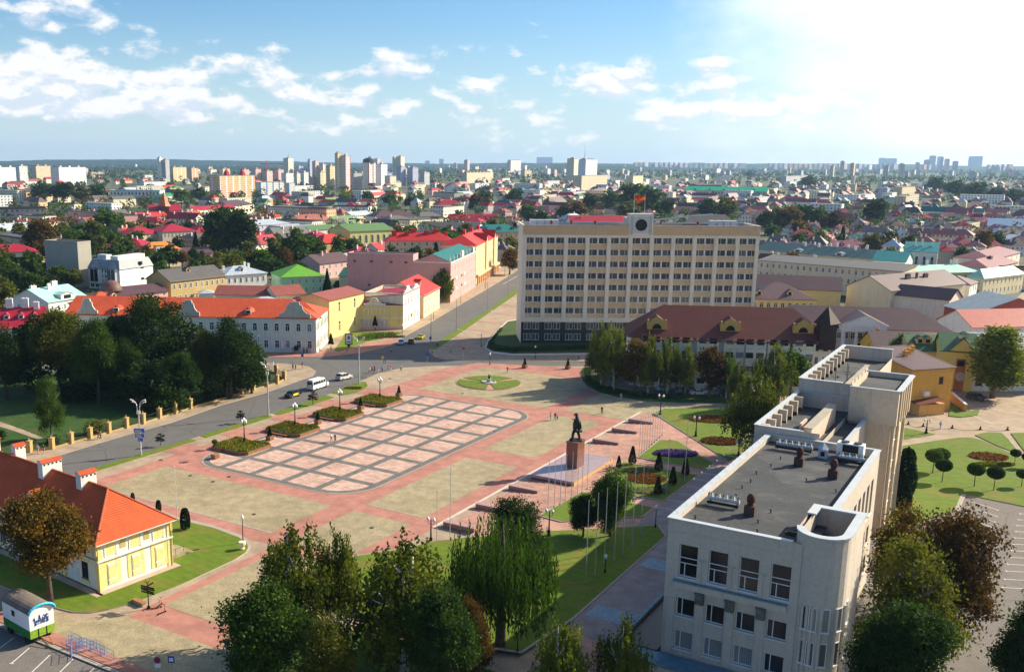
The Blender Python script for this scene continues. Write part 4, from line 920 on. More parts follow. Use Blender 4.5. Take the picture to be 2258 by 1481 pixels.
 # rear wing: two levels of roof with buttressed parapets
 def wing(b0, b1, zt, name='rear_wing'):
  y0, y1 = (b0+4.73)*V, (b1+4.73)*V; x0, x1 = -1.9, 6.6; mb = MB()
  holes = []
  for k in range(int((y1-y0)/3.4)): c = y0+1.9+k*3.4; holes += [(c-.8, 11, c+.8, 15), (c-.8, 6, c+.8, 9)]
  wall_open(mb, y1-y0, zt, holes, fwall, y=x0, x0=y0, ax='y', flip=True, rec=.3); wall_open(mb, x1-x0, zt, [], fwall, y=y0, x0=x0); wall_open(mb, x1-x0, zt, [], fwall, y=y1, x0=x0, flip=True); wall_open(mb, y1-y0, zt-1.5, [], fwall, y=x1, x0=y0, ax='y')
  zr = zt-2.3; mb.face([(x0, y0, zr), (x1, y0, zr), (x1, y1, zr), (x0, y1, zr)], r_black)
  wm_ = W_('sun tinted stucco', (.60, .47, .36))
  mb.box(x0+.02, y0+.35, zr, x0+.35, y1-.35, zt, fwall); mb.box(x0+.02, y0+.02, zr, x1-2.2, y0+.35, zt-.1, fwall); mb.box(x0, y1-.35, zr, x1, y1-.02, zt, fwall)
  nb = max(3, int((y1-y0)/3.3))
  for k in range(nb): y = y0+1.2+k*(y1-y0-2)/nb+.8; mb.box(x0+.35, y-.25, zr, x0+1.55, y+.25, zt-.15, fwall); mb.box(x0+.4, y-.3, zr, x0+1.6, y-.25, zr+.5, black)
  w_ = mb.build(name, t)
  for (a, b, c, d) in holes: link('window', bigwin(c-a, d-b, 1), w_, (x0, (a+c)/2, b), -pi/2)
  mb = MB(); mb.box(x0-.12, y0-.12, zt, x0+.55, y1+.1, zt+.14, parap); mb.box(x0+.55, y0-.12, zt-.06, x1-2.1, y0+.45, zt+.1, parap); mb.box(x0+.55, y1-.45, zt, x1+.1, y1+.12, zt+.14, parap); mb.build('coping', w_)
  return w_, y0, y1, zr, x0, x1
 w1, y0, y1, zr, x0, x1 = wing(.55, 3.9, 19.0)
 mb = MB(); wl = W_('sun tinted stucco', (.60, .47, .36)); mb.box(x1-2.2, y0+.8, zr-1, x1-1.2, y0+17, zr+2.6, wl); mb.box(x1-2.3, y0+.7, zr+2.6, x1-1.1, y0+17.1, zr+2.75, concd); mb.box(x1-4.2, y0+7.5, zr, x1-3.9, y0+11, zr+1.5, wl); mb.box(x1-7.2, y0+7, zr, x1-4.2, y0+10.5, zr+.5, r_black); mb.build('parapet', w1)  # lighter, warmer copy of the wall stucco, sunlight put into its colour
 for (x, y) in ((x0+3.2, y0+3.6), (x0+4.9, y0+3.4)): mb = MB(); mb.lathe([(.3, zr), (.3, zr+.8), (.45, zr+.85), (.2, zr+1.3)], white if x < x0+4 else redp, (x, y), 8); mb.build('vent', w1)
 w2, y0, y1, zr, x0, x1 = wing(3.92, 8.6, 21.0)
 mb = MB()
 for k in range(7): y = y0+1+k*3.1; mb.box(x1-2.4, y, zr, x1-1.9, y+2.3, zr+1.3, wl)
 mb.box(x1-2.5, y0+1, zr+1.3, x1-1.8, y0+22.6, zr+1.42, concd)
 mb.build('parapet', w2)
 mb = MB()
 for (x, y) in ((x0+4.6, y0+4), (x0+5.4, y0+9), (x0+5.9, y0+7)): mb.tube([(x, y, zr), (x, y, zr+4)], .04, black, 4); mb.tube([(x-.7, y, zr+2.4), (x+.7, y, zr+2.4)], .03, black, 4)
 for (x, y) in ((x0+4.5, y0+2), (x0+3, y0+15), (x0+5, y0+19), (x0+2.6, y0+8)): mb.tube([(x, y, zr), (x, y, zr+.4)], .09, black, 5)
 mb.build('antenna', w2)
 # lower link to the right and the square tower block with overhanging top
 mb = MB(); ya, yb = (.55+4.73)*V, (4.3+4.73)*V; hol = [(ya+3+k*4, 12, ya+4.4+k*4, 15.5) for k in range(3)]
 wall_open(mb, yb-ya, 17.6, hol, fwall, y=9.6, x0=ya, ax='y', rec=.3); mb.face([(6.6, ya, 16.6), (9.6, ya, 16.6), (9.6, yb, 16.6), (6.6, yb, 16.6)], r_black); mb.box(9.25, ya, 16.6, 9.58, yb, 17.6, fwall); w3 = mb.build('link_block', t)
 mb = MB(); mb.box(9.1, ya, 17.6, 9.72, yb, 17.74, parap); mb.build('coping', w3)
 for (a, b, c, d) in hol: link('window', bigwin(c-a, d-b, 1), w3, (9.6, (a+c)/2, b), pi/2)
 xa, xb, ya, yb = 7.0, 13.15, (2.95+4.73)*V, (4.75+4.73)*V
 mb = MB(); bw_ = W_('stair tower stucco', (.60, .48, .34))
 ov = .75; hl = []
 for f in range(5):
  for k in range(2): hl.append((ya+2.6+k*1.5, 1.2+f*3.2, ya+3.5+k*1.5, 3.2+f*3.2));
  hl.append((ya+8.6, 1.2+f*3.2, ya+9.4, 3.2+f*3.2))
 wall_open(mb, yb-ya, 17, hl, bw_, y=xb-.3, x0=ya, ax='y', rec=.3); wall_open(mb, xb-xa-.3, 17, [], bw_, y=ya+.35, x0=xa); wall_open(mb, yb-ya, 17, [], bw_, y=xa, x0=ya, ax='y', flip=True); wall_open(mb, xb-xa-.3, 17, [], bw_, y=yb, x0=xa, flip=True)
 mb.box(xa-.1, ya, 17, xb+.35, yb+.3, 21.3, bw_)
 for k in range(5): y = ya+1.2+k*2.4; mb.box(xb+.35, y, 17, xb+.6, y+.5, 22, bw_)
 for y in (ya+.8, ya+6, ya+12): mb.box(xb-.3, y, 0, xb+.1, y+.35, 17, bw_)
 T2 = mb.build('stair_tower', t)
 for (a, b, c, d) in hl: link('window', bigwin(c-a, d-b, 1), T2, (xb-.3, (a+c)/2, b), pi/2)
 mb = MB(); mb.face([(xa+.3, ya+.4, 21.4), (xb, ya+.4, 21.4), (xb, yb, 21.4), (xa+.3, yb, 21.4)], r_black)
 for (a, b, c, d) in ((xa-.1, ya, xb+.35, ya+.3), (xa-.1, yb, xb+.35, yb+.3), (xb+.05, ya+.3, xb+.35, yb), (xa-.1, ya+.3, xa+.2, yb)): mb.box(a, b, 21.31, c, d, 22.1, bw_)
 for (a, b, c, d) in ((xa-.2, ya-.1, xb+.45, ya+.35), (xa-.2, yb-.05, xb+.45, yb+.4), (xb-.1, ya+.35, xb+.7, yb-.05)): mb.box(a, b, 22.1, c, d, 22.25, parap)
 mb.build('roof', T2)
 mb = MB(); mb.box(9.75, (3.3+4.73)*V-2.0, 13.4, 10.2, (3.3+4.73)*V-.9, 14.4, white); mb.build('air_unit', w3)
 return t
civic()
# ================= the town: each building from two front corners read off the photograph
def place(label, A, B, D, h, **k): return house(label, A, B, D, h, **k)
G_ = 'old town houses'
# long white classical building with orange roof and curved gables
A, B, h = HB(150, 768, 698, 779, 702)
H1 = house('long pale green building with orange roof and white curved gables behind the park trees', A, B, 19, h, rk='hipr', rh=4.2, wall=W_('pale green render', (.66, .70, .58)), rf=r_orange, name='town_building', cat='building', front=(2, 23), right=(2, 8), ww=1.25, wh=2.2, trim=white, cornice=w_white, plinth=w_white, band=(4.3,), sill=.28, inset=9)
Wd, D, h = H1['size']
def curvy(parent, x0, x1, y, z, hh, m, th=.5):
 w = x1-x0; c = (x0+x1)/2; k = hh
 prof = [(-.5, 0), (-.5, .25), (-.40, .28), (-.33, .40), (-.26, .55), (-.24, .78), (-.17, .82), (-.15, 1.0), (.15, 1.0), (.17, .82), (.24, .78), (.26, .55), (.33, .40), (.40, .28), (.5, .25), (.5, 0)]
 mb = MB(); F = [(c+a*w, y-.15, z+b*k) for a, b in prof]; Bk = [(p[0], y+th, p[2]) for p in F]; mb.face(F[::-1][::-1], m); mb.face(Bk[::-1], m)
 for i in range(len(F)-1): mb.face([F[i+1], F[i], Bk[i], Bk[i+1]], m)
 for (a, b), (c_, d) in zip(prof[:-1], prof[1:]): mb.tube([(c+a*w, y-.1, z+b*k+.05), (c+c_*w, y-.1, z+d*k+.05)], .12, w_white, 4)
 return mb.build('curved_gable', parent)
for x0, x1 in ((.05*Wd, .13*Wd), (.455*Wd, .54*Wd), (Wd-10.6, Wd-1.6)): curvy(H1, x0, x1, 0, h, 4.6, w_green)
for fx in (.2, .36, .73):
 mb = MB(); x = fx*Wd; mb.lathe([(1.5, h+1.2), (1.3, h+1.9), (.7, h+2.4), (.05, h+2.6)], r_orange, (x, 3.1), 14, 1, 1.3); mb.box(x-.8, 1.0, h+.9, x+.8, 1.3, h+1.9, w_white); mb.box(x-.6, .95, h+1.0, x+.6, 1.0, h+1.75, dark); mb.build('dormer', H1)
# wings behind it
H2 = house('orange pyramid roofed block joined behind the long pale green building', *E2(640, 703, 706, 700, 9.5), 16, 9.5, rk='hip', rh=5, wall=w_sun, rf=r_orange, name='town_building', cat='building', group=G_)
H3 = house('narrow yellow stair wing with rusty roof beside the pale green building', P(652, 741), P(727, 748), 22, HT(0, 661, *P(727, 748)[:2]), rk='gabley', rh=1.6, wall=w_yel, rf=r_rust, name='stair_wing', cat='building', right=(2, 2), ww=1.0)
# yellow theatre
A, B = P(762, 728), P(888, 727); h = HT(0, 672, B.x, B.y)
T = house('yellow building with blind windows and a small curved pediment facing the crossing', A, B, 24, h, rk='hip', rh=2.2, wall=W_('theatre yellow', (.76, .60, .24)), rf=r_rust, name='town_house', cat='house', group=G_, cornice=w_white, front=None, plinth=w_pink, ov=.3)
Wd, D, h = T['size']; mb = MB(); ps = W_('lilac panel', (.58, .46, .42)); mb.box(Wd*.27, -.06, 0, Wd*.74, -.002, h*.42, ps); mb.box(-.1, -.14, h*.46, Wd+.1, -.001, h*.50, w_white)
mb.prism([(Wd*.32, -.3), (Wd*.70, -.3), (Wd*.70, .4), (Wd*.32, .4)], h-.3, h+.5, w_white); mb.build('stucco_pattern', T)
curvy(T, Wd*.38, Wd*.62, -.1, h+.3, 2.0, w_pale)
for r_i, z in ((0, 1.2), (1, h*.60)):
 for k in (-1, 0, 1): link('window', window_mesh(1.35, 2.0, 'g'+('r' if r_i == 0 else ''), trim=white, gl=mat('blind panel', (.42, .38, .30), .8, .1)), T, (Wd*.5+k*2.6, -.06, z))
H4 = house('narrow ornate cream house front with red roof behind, at the start of the avenue', P(889, 727), P(925, 706), 13, HT(0, 655, *P(889, 727)[:2])+1.2, rk='shed', rh=-1.5, wall=w_sun, rf=r_crim, name='town_house', cat='house', group=G_, front=(2, 5), ww=.95, wh=2.1, style='tr', trim=white, cornice=w_white)
Wd, D, h = H4['size']; curvy(H4, Wd*.1, Wd*.45, 0, h, 1.8, w_sun); curvy(H4, Wd*.6, Wd*.95, 0, h, 1.2, w_sun)
mb = MB(); mb.box(Wd*.45, -1.0, 3.9, Wd*.6, 0, 4.05, w_white)
for k in range(6): x = Wd*.45+Wd*.15*k/5; mb.tube([(x, -.95, 4.05), (x, -.95, 5)], .03, black, 4)
mb.tube([(Wd*.45, -.95, 5), (Wd*.6, -.95, 5)], .04, black, 4); mb.build('balcony', H4)
# cream house with red gable roof
A, B = P(934, 702), P(969, 680); h = HT(0, 651, A.x, A.y)
H5 = house('cream gabled house with bright red roof along the avenue beside the birch', A, B, 17, h, rk='gable', rh=4.4, wall=W_('warm cream render', (.74, .58, .36)), rf=r_red, name='town_house', cat='house', group=G_, front=(2, 5), left=(2, 2), ww=.95, wh=1.9, trim=white, cornice=w_white, dorm=((.5, .25),))
# big blank pink block with ornate street front and teal roof
A, B = P(993, 668), P(1048, 633); h = HT(0, 578, A.x, A.y)
H6 = house('three storey white ornate front with teal roof and roof finials', A, B, 15, h, rk='gable', rh=3.0, wall=w_rose, rf=r_teal, name='town_house', cat='house', group=G_, front=(3, 9), ww=.95, wh=2.3, style='tr', trim=white, cornice=w_white, left=None, ov=.1)
_d = (B-A).normalized(); _n = Vector((-_d.y, _d.x, 0))
H6b = house('huge blank pink side block with a flat roof behind the ornate white front', A+_n*15.01, A+_n*15.01+_d*8, 27, h+2.4, rk='flat', rh=.2, wall=w_rose, rf=r_grey, name='town_house', cat='house', group=G_, fascia=w_rose)
Wd, D, h = H6['size']; mb = MB(); mb.box(-.02, -.16, 0, Wd+.02, -.002, h*.99, w_sun) if 0 else None
for k in range(9): x = Wd*k/8; mb.lathe([(.28, h), (.28, h+1.2), (.4, h+1.25), (.15, h+1.6), (.05, h+2.6)], w_sun, (x, .2), 4)
mb.box(Wd*.40, -.3, h, Wd*.46, .4, h+2.6, w_sun); mb.box(Wd*.86, -.3, h, Wd*.92, .4, h+2.0, w_sun)
mb.build('finials', H6)
mb = MB()
for (x, z) in ((Wd*.12, 4.8), (Wd*.43, 4.8), (Wd*.12, 8.8), (Wd*.43, 8.8)): mb.box(x-1.3, -1.1, z, x+1.3, -.05, z+.15, w_white); mb.box(x-1.3, -1.12, z+.15, x+1.3, -1.02, z+1.0, w_sun)
mb.build('balcony', H6)
# small openings in the blank side wall
for (y, z) in ((3, h-1.0), (9, h-1.0), (17, h-1), (24, h-1), (12, 5.4), (18, 5.6), (12, 1.6), (18, 1.6)):
 MB().box(-.03, y-.6, z, .0, y+.6, z+.8, mat('dark brick infill', (.16, .06, .05), .9, .2)).build('vent', H6b)
# orange corner building with arcade, red roofs
A, B = P(1049, 628), P(1096, 597); h = HT(0, 541, A.x, A.y)
H7 = house('tall orange apartment house with red roof, gables and a street arcade', A, B, 16, h, rk='hip', rh=4, wall=w_peach, rf=r_red, name='apartment_house', cat='house', front=(4, 10), ww=1.0, wh=1.7, cornice=w_sun, left=(4, 0), dorm=(), chim=((.2, .5, 2.2, 1.4, 1.8), (.5, .5, 1.6, 1.4, 1.6), (.8, .5, 1.6, 1.4, 1.6)), chm=r_red)
Wd, D, h = H7['size']
for x in (Wd*.42, Wd*.8):
 mb = MB(); mb.prism([(x-1.6, -.6), (x+1.6, -.6), (x+1.6, .1), (x-1.6, .1)], 3.4, h+.5, w_peach); mb.face([(x-1.6, -.6, h+.5), (x+1.6, -.6, h+.5), (x, -.6, h+3.6)], w_peach)
 for s in (-1, 1): mb.face([(x+s*2.0, -.8, h+.2), (x, -.8, h+3.9), (x, 6, h+3.9), (x+s*2.0, 6, h+.2)][::-s], r_red)
 mb.build('gable', H7)
mb = MB()
for k in range(13): x = Wd*k/12; mb.box(x-.35, -1.3, 0, x+.35, -.5, 3.7, w_peach)
mb.box(-.3, -1.35, 3.7, Wd+.3, -.03, 4.5, w_peach); mb.build('arcade', H7)
A, B = E2(850, 531, 1000, 531, 13); H8 = house('peach block with red roof and square red chimneys behind the blank pink wall', A, B, 14, 13, rk='hip', rh=4, wall=W_('light peach render', (.76, .52, .34)), rf=r_red, name='apartment_house', cat='house', front=(4, 9), left=(4, 0), ww=1.1, chim=((.13, .35, 2.6, 2.0, 2.2), (.32, .35, 2, 1.6, 1.6), (.42, .55, 2, 1.6, 2.0), (.6, .4, 1.8, 1.4, 1.6), (.74, .5, 2, 1.6, 1.8), (.9, .5, 1.8, 1.4, 1.8)), chm=r_red)
# left of it: arched yellow hall, green roof
A, B = E2(772, 510, 868, 506, 13); H9 = house('yellow hall with tall arched windows under a broad green roof', A, B, 24, 13, rk='gable', rh=3.5, wall=W_('lemon render', (.76, .66, .22)), rf=r_green, name='public_hall', cat='hall', front=(1, 7), ww=1.9, wh=4.2, sill=.45, style='gr', trim=white, cornice=w_white)
A, B = E2(690, 507, 760, 503, 10); house('low green roofed annex left of the arched yellow hall', A, B, 22, 10, rk='gable', rh=2.2, wall=w_white, rf=r_green, name='annex', cat='building')
A, B = E2(712, 536, 772, 532, 7.5); house('small house with scarlet hipped roof in front of the arched hall', A, B, 15, 7.5, rk='hip', rh=4.4, wall=w_brick, rf=r_red, name='town_house', cat='house', group=G_, front=(2, 5), ww=1.0)
A, B = E2(705, 581, 775, 573, 7.5); house('pink house with dark mauve roof between the lime roof and the blank pink wall', A, B, 14, 7.5, rk='gable', rh=3.6, wall=w_pink, rf=r_mauve, name='town_house', cat='house', group=G_, front=(2, 5), left=(2, 2), ww=1.0, wh=1.8, trim=white, chim=((.35, .4), (.62, .6)), chm=w_pink)
A, B = E2(775, 573, 838, 567, 7); house('white house with pale silver roof and small pediments right of the pink house', A, B, 16, 7, rk='gable', rh=2.6, wall=w_white, rf=r_silver, name='town_house', cat='house', group=G_, front=(1, 5), ww=1.0, dorm=((.3, .05, 2.6, 1.2), (.75, .05, 2.6, 1.2)))
A, B = E2(748, 608, 833, 610, 6.5); house('low white shed with dark green roof below the pink house', A, B, 10, 6.5, rk='shed', rh=2.6, wall=w_grey, rf=r_dgreen, name='shed', cat='shed', front=(1, 1))
A, B = E2(748, 640, 836, 648, 3.6); house('flat roofed brown yard building with red drums beside the blank pink wall', A, B, 7, 3.6, rk='flat', rh=.5, wall=w_pink, rf=mat('brown felt roof', (.16, .10, .05), .9, .2), name='shed', cat='shed')
A, B = E2(820, 585, 880, 590, 6); house('scarlet roofed low house squeezed behind the dark green shed', A, B, 8, 6, rk='gable', rh=2, wall=w_cream, rf=r_crim, name='town_house', cat='house', group=G_)
# lime roof
A, B = P(621, 650), P(716, 646); h = HT(0, 611, A.x, A.y)
house('mint green house with a lime green hipped roof', A, B, 19, h, rk='hip', rh=4.2, wall=w_mint, rf=r_lime, name='town_house', cat='house', group=G_, front=(2, 6), left=(2, 4), ww=.9, wh=1.6, trim=white, cornice=w_white, skip=((1, 0),))
# white house with silver roof and brick house
A, B = E2(497, 607, 588, 601, 9); house('white two storey house with silver grey roof right of the old yellow brick house', A, B, 15, 9, rk='hip', rh=2.8, wall=w_white, rf=r_silver, name='town_house', cat='house', group=G_, front=(2, 7), ww=1.0, wh=1.9, trim=white, cornice=w_white, chim=((.15, .5), (.7, .6), (.8, .6)), chm=w_white, dorm=((.45, .15),))
A, B = E2(376, 620, 497, 607, 9); house('old yellow brick house with long grey slate roof', A, B, 15, 9, rk='gable', rh=3.8, wall=w_brick, rf=r_grey, name='town_house', cat='house', group=G_, front=(2, 10), left=(2, 0), ww=1.0, wh=1.9, trim=w_sun, cornice=w_brick, dorm=((.45, .3, 1.8),))
# rusty long sheds with skylights
A, B = E2(474, 648, 608, 650, 6); house('long low outbuilding with rusty pink roof and blue grey doors', A, B, 12, 6, rk='gable', rh=2.6, wall=w_cream, rf=r_rust, name='outbuilding', cat='shed', front=(1, 7), ww=2.6, wh=3.0, sill=.05)
A, B = E2(608, 650, 672, 646, 6.6); house('rust red roofed outbuilding at the end of the long shed', A, B, 12, 6.6, rk='gable', rh=2.6, wall=w_cream, rf=r_rust, name='outbuilding', cat='shed', front=(1, 2), ww=1.2)
A, B = E2(561, 670, 632, 664, 5); house('low shed with slatted blue grey roof behind the orange roofs', A, B, 10, 5, rk='hip', rh=1.6, wall=w_sun, rf=r_silver, name='outbuilding', cat='shed')
A, B = E2(440, 647, 472, 646, 4); house('little white kiosk with pale hipped roof beside the long outbuilding', A, B, 6, 4, rk='hip', rh=1.2, wall=w_white, rf=r_silver, name='kiosk', cat='kiosk')
# white mansard office and grey concrete block
A, B = P(266, 640), P(339, 628); h = HT(0, 595, A.x, A.y)
M1 = house('white five storey office with steep grey mansard roof and bay windows', A, B, 17, h, rk='flat', rh=.4, wall=w_white, rf=r_black, name='office_block', cat='office', left=(4, 6), front=None, ww=2.0, wh=1.5, style='m')
Wd, D, h = M1['size']; mb = MB(); k = 3.8
q = [(-.3, -.3), (Wd+.3, -.3), (Wd+.3, D+.3), (-.3, D+.3)]; q2 = [(1.4, 1.2), (Wd-1.2, 1.2), (Wd-1.2, D-1.2), (1.4, D-1.2)]
for i in range(4): j = (i+1) % 4; mb.face([(*q[i], h), (*q[j], h), (*q2[j], h+k), (*q2[i], h+k)], r_mansard)
mb.face([(*p, h+k) for p in q2], r_silver); mb.box(1.8, 2, h+k, Wd-2.5, 6, h+k+1.6, w_white); mb.box(2.5, 9, h+k, 6, 14, h+k+1.9, parap); mb.build('mansard', M1)
for y in (3.4, 12.5):
 mb = MB(); mb.prism([(-1.6, y-2.3), (0, y-3.0), (0, y+3.0), (-1.6, y+2.3)], 2.5, h-.2, w_white, bottom=True)
 for f in range(4): z = 3.3+f*(h-3)/4; mb.box(-1.64, y-2.0, z, -1.6, y+2.0, z+1.6, glass); mb.box(-1.68, y-.08, z, -1.6, y+.08, z+1.6, white)
 mb.prism([(-1.9, y-2.5), (0, y-3.2), (0, y+3.2), (-1.9, y+2.5)], h-.2, h+.1, r_mansard); mb.lathe([(3.0, h+.1), (.5, h+3)], r_mansard, (.5, y), 6, .9, 1); mb.build('bay_window', M1)
MB().box(Wd*.62, -.05, 7.9, Wd*.72, 0, 9, glass).build('window', M1); MB().box(Wd*.62, -.05, 3, Wd*.72, 0, 4.1, glass).build('window', M1); MB().box(Wd*.6, -.5, h+1.0, Wd*.66, 1, h+2.4, dark).build('window', M1)
house('raw grey concrete block with blank end wall left of the white mansard office', P(177, 634), P(206, 630), 20, HT(0, 535, *P(190, 632)[:2]), rk='flat', rh=.6, wall=W_('raw concrete', (.36, .34, .29)), rf=r_black, name='office_block', cat='office', fascia=concd)
# dome and low brown roof
A, B = E2(254, 652, 370, 640, 6); Dm = house('low brown roofed hall with a brown dome behind the orange roof', A, B, 14, 6, rk='gable', rh=2.2, wall=w_pink, rf=r_mauve, name='hall', cat='hall')
MB().lathe([(3.9*cos(a), 7.4+3.7*sin(a)) for a in [i*pi/2/8 for i in range(9)]], mat('brown dome sheet', (.14, .07, .06), .6, .2), (1.5, 5), 20).build('dome', Dm, smooth=True)
A, B = E2(200, 678, 292, 668, 8.5); house('orange hipped roof with one small dormer behind the long pale green building', A, B, 14, 8.5, rk='hip', rh=3.6, wall=w_sun, rf=r_orange, name='town_house', cat='house', group=G_, dorm=((.7, .25, 1.6),))
# mint roof white house, crimson roof house
A, B = E2(106, 665, 190, 652, 8.5); house('white house with mint green copper roof and attic parapet', A, B, 17, 8.5, rk='gable', rh=3.6, wall=w_white, rf=r_mint, name='town_house', cat='house', group=G_, front=(2, 6), left=(2, 3), ww=.8, wh=1.5, chim=((.25, .65, 2.2, .9, 1.4), (.75, .6, 2.2, .9, 1.8), (.42, .4, 1.2)), chm=w_white, dorm=((.5, .0, 5.5, 1.6, 4),))
A, B = E2(-70, 724, 92, 719, 8.5); house('pink house with crimson roof, three small dormers and white chimneys at the park edge', A, B, 15, 8.5, rk='gable', rh=4.6, wall=W_('rosy white render', (.72, .62, .60)), rf=r_crim, name='town_house', cat='house', group=G_, front=(2, 9), right=(2, 3), ww=1.05, wh=2.1, trim=white, cornice=w_white, dorm=((.5, .2, 1.4, 1.0), (.7, .2, 1.4, 1.0), (.88, .2, 1.4, 1.0)), chim=((.52, .5, 1.8, 1.0, 2.2), (.74, .5, 1.8, 1.0, 2.2), (.9, .45, 1.4, 1.0, 1.6)), chm=w_white)
# school with red roofs
for (u0, v0, u1, v1, hh, D, lab, nf) in ((290, 518, 360, 514, 9, 20, 'left wing of the red roofed school', (2, 5)), (358, 511, 432, 508, 10.5, 22, 'tall window middle of the red roofed school', (2, 9)), (432, 513, 474, 511, 9, 18, 'right wing of the red roofed school', (2, 4))):
 house('beige '+lab, *E2(u0, v0, u1, v1, hh), D, hh, rk='hip', rh=4, wall=w_beige, rf=r_crim, name='school', cat='school', group='red roofed school wings', front=nf, ww=1.4, wh=2.4, cornice=w_sun, style='g')
house('crimson hipped roof with white chimneys in front of the school', *E2(238, 540, 312, 542, 7), 16, 7, rk='hip', rh=3.6, wall=w_beige, rf=r_crim, name='town_house', cat='house', group=G_, chim=((.2, .5), (.5, .55), (.7, .4)), chm=w_sun)
# orange turreted villa
V1 = house('cream villa with steep orange roofs and a square stair turret', *E2(322, 552, 398, 548, 9), 12, 9, rk='hip', rh=3.6, wall=w_cream, rf=R_('bright orange roof', (.72, .22, .03)), name='villa', cat='house', front=(2, 4), ww=1.2, dorm=((.15, .15, 1.8), (.8, .15, 1.8)))
MB().box(4, -3.5, 0, 8.2, 0, 11.3, w_cream).box(3.8, -3.7, 11.3, 8.4, 0.2, 11.6, MATS['bright orange roof']).build('turret', V1)
house('dark mauve roofed house right of the orange villa', *E2(396, 560, 470, 556, 6), 14, 6, rk='gable', rh=2.6, wall=w_pink, rf=r_mauve, name='town_house', cat='house', group=G_)
house('little grey roofed cottage between the school and the pink house', *E2(498, 548, 560, 550, 5), 10, 5, rk='gable', rh=2.6, wall=w_sun, rf=r_grey, name='cottage', cat='house')
# far left
house('yellow three storey house with crimson roof at the left edge', *E2(-40, 558, 83, 554, 9), 16, 9, rk='hip', rh=3.4, wall=w_cream, rf=r_crim, name='town_house', cat='house', group=G_, front=(3, 6), ww=1.0, wh=1.5, trim=white, dorm=((.5, .3, 1.5),))
house('peach flat roofed block behind the yellow house at the left edge', *E2(-30, 516, 72, 530, 12), 16, 12, rk='flat', rh=.8, wall=w_peach, rf=r_grey, name='apartment_house', cat='house', front=(3, 6), right=(3, 2))
house('pale grey glazed office with dark flat roof at the upper left', *E2(-60, 462, 100, 460, 14), 22, 14, rk='flat', rh=1.0, wall=w_grey, rf=r_grey, name='office_block', cat='office', front=(4, 14), ww=1.8, wh=2.2, style='m')
house('long pinkish four storey block with roof vents in the upper left', *E2(150, 465, 272, 476, 12), 12, 12, rk='flat', rh=.5, wall=w_rose, rf=r_grey, name='apartment_house', cat='house', front=(4, 20), left=(3, 0), ww=1.0)
house('beige house with brown pitched roof and white dormer fronts in the upper left', *E2(195, 492, 232, 490, 8), 14, 8, rk='gable', rh=4, wall=w_beige, rf=r_rust, name='town_house', cat='house', group=G_, chim=((.4, .5), (.8, .5)), chm=r_brown)
house('long bright white civic hall with tall pilasters beyond the left trees', *E2(240, 421, 352, 422, 13), 20, 13, rk='flat', rh=1.2, wall=w_white, rf=r_silver, name='public_hall', cat='hall', front=(2, 14), ww=2.2, wh=3.4)
house('small green roofed building right of the long white civic hall', *E2(362, 432, 402, 430, 9), 16, 9, rk='hip', rh=3, wall=w_green, rf=R_('leaf green roof', (.03, .26, .10)), name='town_house', cat='house', group=G_)
ch = house('brick church like building with a steep orange spire', *E2(330, 465, 400, 464, 9), 16, 9, rk='gable', rh=5, wall=w_pink, rf=r_crim, name='church', cat='church')
mb = MB(); mb.box(10, -2, 0, 17, 5, 13, r_brown); mb.lathe([(6.0, 13), (4.6, 15), (.1, 26)], R_('orange spire', (.50, .12, .03)), (13.5, 1.5), 4); mb.build('spire', ch)
house('mauve hipped roof over a pale yellow hall beyond the church', *E2(505, 456, 560, 450, 9), 26, 9, rk='hip', rh=5, wall=w_cream, rf=r_mauve, name='public_hall', cat='hall', front=(1, 9), ww=1.2)
house('long crimson roofed house with pale yellow walls left of the mauve hall', *E2(430, 463, 520, 458, 8), 14, 8, rk='gable', rh=3, wall=w_cream, rf=r_crim, name='town_house', cat='house', group=G_, front=(2, 8))
house('blank cream four storey block with flat roof in the middle distance', *E2(590, 456, 672, 459, 13), 40, 13, rk='flat', rh=.6, wall=w_sun, rf=r_grey, name='apartment_house', cat='house', front=(3, 14), ww=.9)
house('white flat roofed office right of the blank cream block', *E2(727, 455, 812, 456, 11), 18, 11, rk='flat', rh=.6, wall=w_white, rf=r_grey, name='office_block', cat='office', front=(3, 5))
house('lilac house with pale blue grey roofs left of the leafy courtyard', *E2(563, 497, 640, 492, 10), 20, 10, rk='hip', rh=3, wall=w_lilac, rf=r_silver, name='town_house', cat='house', group=G_, front=(3, 8), chim=((.3, .5), (.5, .5), (.7, .5), (.85, .5)), chm=w_white)
house('yellow flat roofed house beside the lilac house', *E2(618, 500, 690, 496, 9), 14, 9, rk='flat', rh=.5, wall=w_cream, rf=r_silver, name='town_house', cat='house', group=G_, front=(2, 6))
house('cream house under a broad mauve hipped roof behind the arched hall', *E2(828, 478, 918, 476, 10), 20, 10, rk='hip', rh=4.6, wall=w_sun, rf=r_mauve, name='town_house', cat='house', group=G_, front=(2, 8), chim=((.5, .4, 1.4, 1.4, 1), (.95, .8, 1.4, 1.4, 3)), chm=r_mauve)
house('dark slate roofed house right of the broad mauve roof', *E2(925, 478, 975, 476, 9), 14, 9, rk='hip', rh=3.4, wall=w_grey, rf=r_grey, name='town_house', cat='house', group=G_)
house('white terrace with two grey roofs left of the teal roof', *E2(922, 497, 1050, 502, 8), 16, 8, rk='gable', rh=2.8, wall=w_white, rf=r_grey, name='town_house', cat='house', group=G_, front=(2, 12))
house('sandy house with dark teal roof and dormers at the far end of the avenue', *E2(1056, 513, 1156, 511, 11), 18, 11, rk='hip', rh=4.4, wall=w_peach, rf=r_teal, name='town_house', cat='house', group=G_, front=(3, 9), ww=1.0, dorm=((.2, .15, 1.8), (.5, .15, 1.8), (.8, .15, 1.8)), trim=w_sun)
